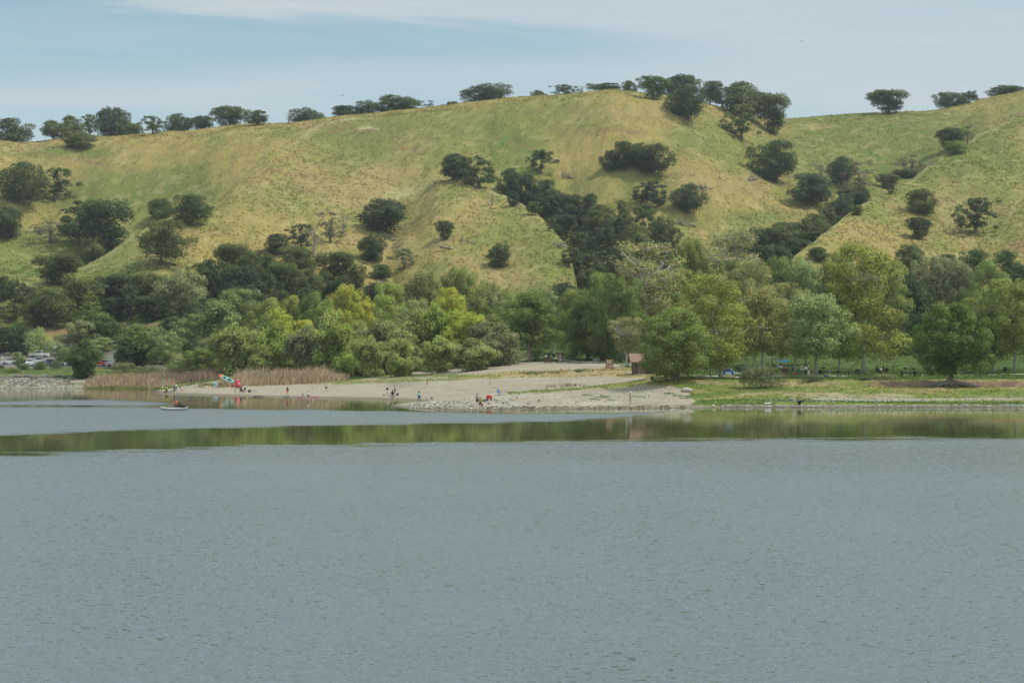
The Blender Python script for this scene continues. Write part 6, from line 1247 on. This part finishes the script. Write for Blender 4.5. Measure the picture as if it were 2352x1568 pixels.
# rods and stakes
def rod(pa, pb, label, r=.012, m_=BLACKM, name='fishing_rod', cat='fishing rod'):
    o0 = Vector(pa); d = Vector(pb)-o0; e = empty(name, o0, 0, 1, label, cat); MB().tube([(0, 0, 0), tuple(d*.5+Vector((0, 0, .02))), tuple(d)], [r, r*.75, r*.4], 5).build('blank', m_, e); MB().tube([(0, 0, 0), tuple(d*.12)], r*1.8, 6).build('grip', M_('cork', (.05,.04,.03)), e); q = d*.15; MB().lathe(q+Vector((0, 0, -.06)), [(.02,-.03),(.04,-.03),(.04,.03),(.02,.03)], 8).build('reel', METAL, e)
a_ = hp(2047, 1576); rod(a_, a_+mx(-3.05, 0, 1.15), 'long black fishing rod slanting up past the blue chair', .03)
a_ = hp(1829, 1637); rod(a_, a_+mx(-.75, -.2, 1.45), 'fishing rod propped up at the water in front of the spit', .014)
a_ = hp(1815, 1625); rod(a_, a_+mx(-2.3, -.3, .35), 'fishing rod lying low on a stick on the spit', .014)
a_ = hp(1763, 1630); one('rod_holder', MB().tube([(0, 0, 0), (0, 0, .5)], .012, 5).tube([(-.06, 0, .58), (0, 0, .5), (.06, 0, .58)], .01, 5), M_('green_metal', (.10,.25,.16)), a_, 'small forked green rod rest on the spit', 'rod rest')
a_ = hp(2000, 1585); rod(a_, a_+mx(-1.75, 0, .1), 'fishing rod lying behind the red wagon', .014)
a_ = hp(2520, 1602); rod(a_+mx(-.1, -.2, .9), a_+mx(-.7, -1.2, .2), 'fishing rod held low by the fisherman in khaki', .014)
for px, py, lab in [(2119,1622,'thin stick standing in the sand below the black hat'),(2307,1627,'small forked stick at the waterline left of the fisherman'),(1231,1533,'thin dark stake at the edge of the reeds')]: one('stake', MB().tube([(0, 0, -.1), (.05, 0, .35), (.02, 0, .75)], .016, 5), BLACKM, hp(px, py), lab, 'stake')
a_ = hp(1960, 1541); e = empty('marker_post', a_, 0, 1, 'thin dark marker post with a yellow top on the sand', 'post'); MB().tube([(0, 0, 0), (0, 0, 1.15)], .035, 6).build('shaft', M_('post_green', (.06,.08,.06)), e); MB().tube([(0, 0, 1.15), (0, 0, 1.32)], .045, 6).build('cap', M_('post_yellow', (.60,.50,.08)), e)
a_ = hp(3970, 1623); one('stake', MB().tube([(0,0,0),(0,0,1.2)], .014, 5), BLACKM, a_, 'thin upright rod at the shore left of the black crow shaped stick', 'stake'); one('stake', MB().tube([(0,0,0),(.02,0,.3)], .02, 5).blob((.05,0,.38), (.08,.05,.12), 6, 4), BLACKM, hp(4032, 1600), 'black crow shaped stick on the right bank', 'stake')
# bicycles
def bicycle(p, rz, label, c=(.05,.05,.06), lie=0, s=1):
    e = empty('bicycle', p, rz, s, label, 'bicycle'); e.rotation_euler = (lie, 0, rz); Mx = Matrix.Rotation(PI/2, 4, 'X')
    for x in (-.52, .52):
        w_ = empty('wheel', (x, 0, .33)); w_.parent = e; n = 18; MB().tube([(.32*math.cos(2*PI*i/n), 0, .32*math.sin(2*PI*i/n)) for i in range(n+1)], .018, 5, cap=False).build('tyre', TYRE, w_); mb = MB()
        for i in range(8): mb.tube([(0, 0, 0), (.31*math.cos(PI*i/4), 0, .31*math.sin(PI*i/4))], .004, 3)
        mb.build('spokes', METAL, w_)
    MB().tube([(-.52,0,.33),(-.1,0,.3),(.38,0,.75),(-.16,0,.78),(-.1,0,.3)], .018, 6).tube([(-.52,0,.33),(-.16,0,.78)], .014, 5).tube([(.52,0,.33),(.40,0,.72),(.36,0,.92)], .018, 6).tube([(-.16,0,.78),(-.2,0,.92)], .016, 5).build('frame', M_('bike_%d' % int(c[0]*99+c[2]*9), c, rough=.4), e)
    MB().tube([(.34,-.26,.96),(.37,0,.94),(.34,.26,.96)], .015, 5).build('handlebar', BLACKM, e); MB().box((-.21,0,.94), (.24,.12,.05), bev=.04).build('saddle', BLACKM, e); return e
bicycle(hp(2217, 1434), PI/2, 'bicycle ridden by the cyclist in the white helmet', (.30,.35,.05))
bicycle(hp(2655, 1519), .1, 'bicycle leaning in the shade left of the stout trunk', (.16,.10,.04))
bicycle(hp(638, 1573)+mx(0, 0, .15), .3, 'child bicycle with magenta frame lying at the tip of the beach', (.50,.05,.30), lie=1.2, s=.8); bicycle(hp(673, 1571)+mx(0, 0, .15), -.3, 'dark bicycle lying behind the person in the yellow jacket', (.05,.05,.06), lie=1.25, s=.9)
p = hp(2630, 1519); e = empty('patio_table', p, 0, 1, 'round black metal table with bowed legs under the low wide tree', 'table'); MB().lathe((0, 0, .74), [(.05,0),(.48,0),(.48,.04),(.05,.05)], 18).build('tabletop', BLACKM, e)
for i in range(4): a = PI/4+i*PI/2; MB().tube([(math.cos(a)*.40, math.sin(a)*.40, .74), (math.cos(a)*.16, math.sin(a)*.16, .40), (math.cos(a)*.42, math.sin(a)*.42, 0)], .02, 5).build('leg', BLACKM, e)
one('backpack', MB().blob((0, 0, .3), (.28, .24, .36), 8, 6, .25, 9), M_('black_pack', (.03,.035,.04)), hp(2609, 1519.5), 'bulky black backpack beside the round metal table', 'bag', smooth=True)
# signs
BROWN = mat('sign_brown', (.22,.05,.045), rough=.5); YEL = mat('sign_yellow', (.75,.50,.03), rough=.5)
def text(body, size, m_, parent, loc, ry=0):
    cu = bpy.data.curves.new('lettering', 'FONT'); cu.body = body; cu.size = size; cu.align_x = 'CENTER'; cu.align_y = 'CENTER'; cu.extrude = .004
    o = bpy.data.objects.new('lettering', cu); col.objects.link(o); dg = bpy.context.evaluated_depsgraph_get(); me = bpy.data.meshes.new_from_object(o.evaluated_get(dg)); bpy.data.objects.remove(o); me.materials.clear(); me.materials.append(m_)
    t_ = bpy.data.objects.new('lettering', me); col.objects.link(t_); t_.parent = parent; t_.location = loc; t_.rotation_euler = (PI/2, 0, 0); return t_
def lines_(mb, cx, z, w_, n, dz, h, seed):
    R = random.Random(seed)
    for i in range(n):
        x = cx-w_/2+R.uniform(0, .05)*w_; end = cx+w_/2-R.uniform(0, .15)*w_
        while x < end: l_ = min(R.uniform(.05, .16)*w_, end-x); mb.box((x+l_/2, -.035, z-i*dz), (l_, .006, h)); x += l_+.018*w_
def beach_sign(p, W_, H_, label, rz=0, post_h=None, lower='icons'):
    e = empty('beach_sign', p, rz, 1, label, 'sign'); base_ = post_h-H_ if post_h else .35; zt = base_+H_; zm = base_+H_*.36
    for s_ in (-1, 1): MB().box((s_*(W_/2+.05), .02, (zt+.08)/2), (.10, .10, zt+.08)).build('post', mat('post_grey', (.22,.19,.16), noise=.3), e)
    up_ = MB().box((0, 0, (zm+zt)/2+.02), (W_, .05, zt-zm-.03)).build('upper_panel', BROWN, e); lo_ = MB().box((0, 0, (base_+zm)/2-.01), (W_, .05, zm-base_-.04)).build('lower_panel', BROWN, e)
    MB().box((0, -.03, zt-.085), (W_*.88, .012, .12)).build('yellow_header', YEL, up_); mb = MB(); lines_(mb, 0, zt-.24, W_*.84, 3, .09, .05, 5); lines_(mb, 0, zt-.56, W_*.84, 3, .09, .05, 8); mb.build('white_lines', WHITE, up_)
    h_ = zm-base_-.04; zc = (base_+zm)/2-.01
    if lower == 'icons':
        mb = MB()
        for x in (0, W_*.31): mb.box((x, -.032, zc+.03), (W_*.20, .012, h_*.55)); lines_(mb, x, zc-h_*.34, W_*.2, 1, .1, .03, 3)
        lines_(mb, -W_*.31, zc-h_*.34, W_*.22, 1, .1, .03, 2); mb.build('white_pictograms', WHITE, lo_); MB().add([(-W_*.31-.13, -.033, zc-.07), (-W_*.31+.13, -.033, zc-.07), (-W_*.31, -.033, zc+.17), (-W_*.31-.13, -.02, zc-.07), (-W_*.31+.13, -.02, zc-.07), (-W_*.31, -.02, zc+.17)], [(0,1,2),(5,4,3),(0,3,4,1),(1,4,5,2),(2,5,3,0)]).build('warning_triangle', YEL, lo_)
        MB().box((0, -.041, zc+.03), (W_*.11, .008, h_*.3)).box((W_*.31, -.041, zc+.03), (W_*.11, .008, h_*.3)).build('red_marks', RED, lo_)
    else: MB().lathe((-W_*.05, -.035, zc), [(.01,-.008),(W_*.25,-.008),(W_*.25,.008),(.01,.008)], 18, Matrix.Rotation(PI/2, 4, 'X')).build('white_disc', WHITE, lo_); MB().box((W_*.37, -.034, zc+.02), (W_*.14, .012, h_*.7)).build('white_notice', WHITE, lo_)
    return e
beach_sign(hp(2438, 1480), 1.3, 1.62, 'brown and yellow beach rules sign with warning pictograms, nearest the toilets', post_h=2.0)
beach_sign(hp(1834, 1459), 1.55, 1.75, 'brown beach rules sign with a white disc, in front of the willows', post_h=2.0, lower='disc')
p = hp(2241, 1451); e = empty('park_sign', p, -.1, 1, 'tall narrow brown park sign beside the path', 'sign')
for s_ in (-1, 1): MB().box((s_*.36, .03, 1.05), (.08, .08, 2.1)).build('post', DKBR, e)
pn = MB().box((0, 0, 1.55), (.68, .05, 1.05)).build('panel', BROWN, e); mb = MB(); lines_(mb, 0, 1.95, .5, 7, .13, .045, 12); mb.build('white_lines', WHITE, pn); MB().box((.0, -.01, .72), (.46, .04, .5), bev=.01).build('white_notice', WHITE, e); MB().lathe((-.05, -.04, .74), [(.02,-.005),(.14,-.005),(.14,.005),(.02,.005)], 14, Matrix.Rotation(PI/2, 4, 'X')).build('notice_emblem', METAL, e)
p = hp(2280, 1451); e = empty('information_desk', p, -.2, 1, 'low slanted information board on two legs beside the path', 'sign'); MB().box((0, 0, .98), (.75, .5, .05), rx=.5).build('panel', BLACKM, e)
for s_ in (-1, 1): MB().box((s_*.26, .05, .45), (.1, .1, .9)).build('leg', WOOD, e)
p = hp(11, 1451, 440); e = empty('car_park_sign', p, 0, 1, 'small white sign on a post at the left edge of the car park', 'sign'); MB().box((0, 0, 1.3), (.62, .04, .62)).build('panel', WHITE, e); MB().box((0, .04, .8), (.07, .07, 1.6)).build('post', METAL, e)
# dumpster, bins, bench
p = hp(2193, 1452); e = empty('dumpster', p, 0, 1, 'brown steel dumpster at the top of the beach', 'dumpster'); MB().add([(-.92,-.55,.18),(.92,-.55,.18),(.92,.55,.18),(-.92,.55,.18),(-1.0,-.62,1.25),(1.0,-.62,1.25),(1.0,.62,1.3),(-1.0,.62,1.3)], [(0,3,2,1),(4,5,6,7),(0,1,5,4),(1,2,6,5),(2,3,7,6),(3,0,4,7)]).build('bin', M_('dumpster_brown', (.12,.075,.05), noise=.3, nscale=3), e); MB().box((0, 0, 1.32), (2.08, 1.3, .05), rx=.04).build('lid', BLACKM, e); MB().box((0, -.64, 1.2), (2.0, .05, .06)).build('rim', M_('dumpster_rim', (.16,.11,.08)), e)
for sx in (-1, 1):
    for sy in (-1, 1): MB().lathe((sx*.75, sy*.42, .09), [(.02,-.04),(.09,-.04),(.09,.04),(.02,.04)], 10, Matrix.Rotation(PI/2, 4, 'X')).build('wheel', BLACKM, e)
one('rubbish_bag', MB().blob((0, 0, .14), (.26, .22, .2), 8, 6, .4, 6), WHITE, p+mx(-.52, 0, 1.36), 'white rubbish bag on top of the dumpster', 'rubbish bag', smooth=True)
p = hp(2384, 1452); e = empty('bench', p, .05, 1, 'grey park bench at the top of the sand', 'bench'); PAINTG = M_('bench_grey', (.30,.29,.27), noise=.3)
MB().box((0, 0, .45), (1.8, .42, .05)).build('seat', PAINTG, e); MB().box((.1, .25, .78), (1.65, .05, .42), rx=-.15).build('backrest', PAINTG, e)
for s_ in (-1, 1): MB().box((s_*.6, .05, .22), (.10, .36, .44)).build('leg', DKBR, e)
one('litter_bin', MB().lathe((0, 0, 0), [(.26,0),(.28,.05),(.28,.85),(.22,.95),(.22,1.0)], 14), BLACKM, hp(2954, 1487), 'black litter bin on the lawn right of the blue tent', 'litter bin')
def picnic(px, py, label, L_=1.9, rz=0, s=1.0, group='picnic tables on the lawn'):
    e = empty('picnic_table', hp(px, py), rz, s, label, 'picnic table', group); MB().box((0, 0, .76), (L_, .75, .06)).build('tabletop', DKBR, e)
    for s_ in (-1, 1): MB().box((0, s_*.72, .44), (L_, .28, .05)).build('bench_seat', DKBR, e); MB().box((s_*L_*.33, 0, .38), (.10, .30, .74)).build('leg', BLACKM, e); MB().box((s_*L_*.33, 0, .36), (.07, 1.5, .08)).build('cross_beam', BLACKM, e)
    return e
for i, (px, py, lab, L_, rz, s_) in enumerate([(3532,1492,'picnic table with four people sitting at it',2.2,.0,1),(3607,1503,'empty picnic table right of the occupied one',1.3,1.3,1),(3658,1503,'empty picnic table under the branch end of the bank tree',1.3,1.2,1),(3727,1503,'empty picnic table just left of the rooted bank tree',1.3,1.3,1),(3777,1502,'empty picnic table half behind the trunk of the bank tree',1.3,1.3,1),
    (4020,1488,'lone picnic table between the thick white trunk and the right edge',2.1,1.45,1.15),(3282,1496,'empty picnic table left of the stooping man',1.6,1.2,1),(3408,1497,'picnic table left of the tall kinked trunk',2.0,.1,1),(3068,1489,'picnic table with the white hooded person behind the shrub',2.2,.1,1),(3160,1490,'picnic table under the blue parasol',2.2,.1,1),(2383,1422,'picnic table in the deep shade behind the bench',2.0,0,1),(3460,1501,'long low plank table in front of the kinked trunk',3.6,.0,1)]): picnic(px, py, lab, L_, rz, s_)
def grill(px, py, label, s=1): e = empty('park_grill', hp(px, py), 0, s, label, 'grill', 'park grills on posts'); MB().tube([(0, 0, 0), (0, 0, .85)], .05, 6).build('post', BLACKM, e); MB().box((0, 0, 1.02), (.66, .45, .28), bev=.02).build('fire_box', BLACKM, e); MB().box((0, -.02, 1.18), (.7, .5, .02)).build('grate', METAL, e)
for t in [(3292,1495,'park grill between the empty table and the stooping man'),(3352,1512,'short park grill in front of the bright green tree trunk'),(3432,1504,'tall park grill left of the kinked white trunk'),(3622,1497,'park grill behind the empty picnic tables'),(3655,1500,'small park grill between two empty tables'),(3710,1502,'grill next to the table left of the bank tree')]: grill(*t)
# brown serving counter, parasol, toy slide, food on tables
p = hp(3136, 1496); e = empty('serving_counter', p, 0, 1, 'brown boxy serving counter under the parasol', 'counter'); MB().box((0, 0, .5), (1.25, .8, 1.0)).build('cabinet', M_('counter_brown', (.19,.11,.085)), e); MB().box((0, 0, 1.03), (1.4, .95, .06)).build('top', CONC, e)
p = hp(3138, 1490); e = empty('parasol', p, 0, 1, 'bright blue parasol over the picnic tables', 'parasol'); MB().tube([(0, 0, 0), (0, 0, 2.35)], .025, 6).build('pole', METAL, e); mb = MB(); n = 8; V_ = [(0, 0, 2.42)] + [(.95*math.cos(2*PI*i/n), .95*math.sin(2*PI*i/n), 2.08) for i in range(n)] + [(.95*math.cos(2*PI*i/n), .95*math.sin(2*PI*i/n), 1.98) for i in range(n)]
mb.add(V_, [(0, 1+i, 1+(i+1) % n) for i in range(n)] + [(1+i, 9+i, 9+(i+1) % n, 1+(i+1) % n) for i in range(n)]).build('canopy', M_('parasol_blue', (.02,.28,.60), rough=.6), e); mb = MB()
for i in range(n): mb.tube([(0, 0, 2.0), (.9*math.cos(2*PI*i/n), .9*math.sin(2*PI*i/n), 2.06)], .01, 4)
mb.build('ribs', METAL, e)
p = hp(2971, 1521); e = empty('toy_slide', p, 0, 1, 'small red toy slide under the toddler', 'slide'); MB().prism([(-.45,0),(-.40,0),(.25,.5),(.45,.5),(.45,.56),(.22,.56)], -.2, .2).build('chute', RED, e); MB().box((.42, 0, .25), (.06, .36, .5)).build('ladder', M_('slide_grey', (.10,.10,.11)), e)
for px, py, c, lab in [(3040,1492,(.65,.64,.62),'white food boxes on the table left of the shrub'),(3062,1490,(.7,.69,.66),'white bag on the picnic table behind the shrub'),(3180,1499,(.55,.04,.05),'red bag on the ground left of the green folding chair'),(3240,1489,(.50,.04,.05),'red bundle on the bench right of the three women'),(3560,1384,(.65,.05,.03),'red ball far back below the tree crowns'),(3304,1507,(.10,.16,.26),'blue bag on the path before the stooping man')]:
    one('picnic_bag', MB().blob((0, 0, .2), (.3, .2, .22), 8, 5, .3, px), M_('bag_%d_%d' % (int(c[0]*99), int(c[2]*99)), c), hp(px, py)+mx(0, 0, .0 if c[1] < .2 else .72), lab, 'bag', smooth=True)
mb = MB()
for i in range(9): mb.add([(i*.22, 0, 0), (i*.22+.2, 0, 0), (i*.22+.1, 0, -.26), (i*.22, .01, 0), (i*.22+.2, .01, 0), (i*.22+.1, .01, -.26)], [(0,2,1),(3,4,5),(0,1,4,3),(1,2,5,4),(2,0,3,5)])
one('bunting', mb.tube([(-.6,0,.02),(2.6,0,.02)], .012, 4), WHITE, hp(3053, 1480)+mx(0, 0, 2.5), 'string of small white flags between two trees', 'bunting')
# blue beach tent
p = hp(2913, 1507); e = empty('beach_tent', p, -.1, 1, 'blue half dome tent with a white window and yellow hem', 'tent'); W2 = .98; n = 12
def dome(a0, a1, r0, r1, y0, nm, m_):
    V_ = []; F_ = []
    for i in range(n+1):
        a = a0+(a1-a0)*i/n
        for j in range(7):
            t_ = j/6; V_.append((W2*math.cos(a)*(r0+(r1-r0)*0), y0+1.1*math.sin(PI*.5*t_), 1.38*math.sin(a)**.8*math.cos(PI*.5*t_)**.7*r0 if math.sin(a) > 0 else 0))
    for i in range(n):
        for j in range(6): q = i*7+j; F_.append((q, q+1, q+8, q+7))
    return MB().add(V_, F_).build(nm, m_, e, True)
dome(0, PI, 1, 1, -.35, 'canopy', M_('tent_blue', (.025,.13,.58), rough=.6))
MB().prism([(-.93,.02),(.93,.02),(.88,.30),(-.88,.30)], -.45, -.40).build('yellow_hem', M_('tent_yellow', (.62,.60,.16)), e); MB().prism([(-.88,.30),(.88,.30),(.80,.62),(.5,1.04),(0,1.28),(-.5,1.04),(-.80,.62)], -.44, -.39).build('front_panel', M_('tent_blue', (.025,.13,.58)), e); MB().prism([(-.55,.34),(.55,.34),(.48,.84),(-.42,.84)], -.46, -.43).build('window', M_('tent_window', (.55,.62,.66)), e); MB().tube([(W2*math.cos(PI*i/14), -.40, 1.38*math.sin(PI*i/14)**.8 if 0 < i < 14 else 0) for i in range(15)], .03, 6).build('white_piping', WHITE, e)
# toilets and pavilion
TAN = M_('block_tan', (.22,.14,.105), noise=.1, nscale=3); SLAT = M_('slat_wood', (.13,.10,.075), noise=.35, nscale=5); ROOF = M_('roof_tan', (.25,.155,.10), noise=.2, nscale=6)
p = hp(2547, 1498); s0 = p.y/6827.0; e = empty('toilet_building', p, .03, 1, 'tan toilet building with a low gable roof behind the low wide tree', 'building')
Lb = 205*s0; Wb = 4.2; hw = 2.15
MB().box((Lb/2, Wb/2, hw/2), (Lb, Wb, hw)).build('wall', TAN, e); f_ = MB()
for i in range(13): f_.box((-.14, i*Wb/12, hw*.5+.05), (.08, .26, hw+.1))
f_.build('slat_screen', SLAT, e); MB().box((-.52, -.05, hw*.52), (.75, .12, hw*1.02)).build('screen_wing', SLAT, e)
MB().add([(-1.2, -.9, hw+.05), (Lb+.7, -.9, hw+.05), (Lb+.7, Wb/2, hw+1.55), (-1.2, Wb/2, hw+1.55), (-1.2, Wb+.9, hw+.05), (Lb+.7, Wb+.9, hw+.05), (-1.2, -.9, hw-.1), (Lb+.7, -.9, hw-.1), (Lb+.7, Wb/2, hw+1.38), (-1.2, Wb/2, hw+1.38), (-1.2, Wb+.9, hw-.1), (Lb+.7, Wb+.9, hw-.1)], [(0,1,2,3),(3,2,5,4),(6,9,8,7),(9,10,11,8),(0,6,7,1),(4,5,11,10),(0,3,9,6),(3,4,10,9),(1,7,8,2),(2,8,11,5)]).build('roof', ROOF, e)
MB().add([(-.1, 0, hw), (-.1, Wb, hw), (-.1, Wb/2, hw+1.35), (Lb, 0, hw), (Lb, Wb, hw), (Lb, Wb/2, hw+1.35)], [(0,1,2),(3,5,4),(0,3,4,1),(0,2,5,3),(1,4,5,2)]).build('gable', SLAT, e)
for i, x in enumerate((2.0, 5.4)): d = MB().box((x, -.03, 1.0), (.95, .05, 2.0)).build('door', DKBR, e); MB().box((x+.35, -.07, 1.0), (.06, .05, .12)).build('handle', METAL, d)
MB().box((3.7, -.03, 1.75), (1.2, .04, .25)).build('vent', BLACKM, e)
MB().box((Lb*.55, -1.8, .03), (Lb*1.15, 3.4, .12)).build('apron_slab', M_('slab_pale', (.50,.49,.45), noise=.1), e)
p = hp(2500, 1420); e = empty('pavilion', at(2500*PS, 425), 0, 1, 'dark open picnic pavilion deep in the shade of the middle grove', 'pavilion'); PW = M_('pavilion_wood', (.07,.06,.05), noise=.3)
MB().box((0, 3, .06), (10.5, 7, .12)).build('floor', CONC, e); MB().box((-2.8, 5, 1.5), (4.4, .25, 2.9)).build('wall', M_('pavilion_wall', (.13,.10,.085)), e)
for x in (-4.8, -1.6, 1.6, 4.8):
    for y in (-.2, 6): MB().box((x, y, 1.6), (.35, .35, 3.0)).build('pillar', PW, e)
MB().box((0, 3, 3.2), (11.6, 8.2, .35)).build('beam_frame', PW, e); MB().add([(-6.2,-1.6,3.38),(6.2,-1.6,3.38),(6.2,7.6,3.38),(-6.2,7.6,3.38),(-4,3,4.9),(4,3,4.9)], [(0,3,2,1),(0,1,5,4),(2,3,4,5),(1,2,5),(3,0,4)]).build('roof', M_('pavilion_roof', (.15,.13,.11)), e)
# far parked cars behind the grove
for px, py, c, lab in [(3592,1372,(.05,.05,.06),'dark car far back under the tree crowns right of the red ball'),(2425,1424,(.03,.035,.05),'dark car in the shade beside the pavilion')]:
    cr = car('suv', c, px, py, 0, lab); cr['group'] = 'cars behind the park'
# two birds
for ox, oy, D in ((787,220,420),(1841,96,380)):
    o = MB().add([(-.45,0,.12),(-.2,.1,.16),(0,.12,0),(.2,.1,.16),(.45,0,.12),(0,-.12,0),(0,.3,0),(0,0,-.06)], [(0,1,7),(1,2,7),(2,3,7),(3,4,7),(4,3,5),(3,2,5),(2,1,5),(1,0,5),(2,6,7)]).build('bird', BLACKM, None); o.location = (bear_x(ox, oy, D), D, float(sight_z(oy, D))); tag(o, 'tiny dark bird in the sky %s' % ('left of the hill summit' if ox < 1000 else 'high up on the right'), 'bird')
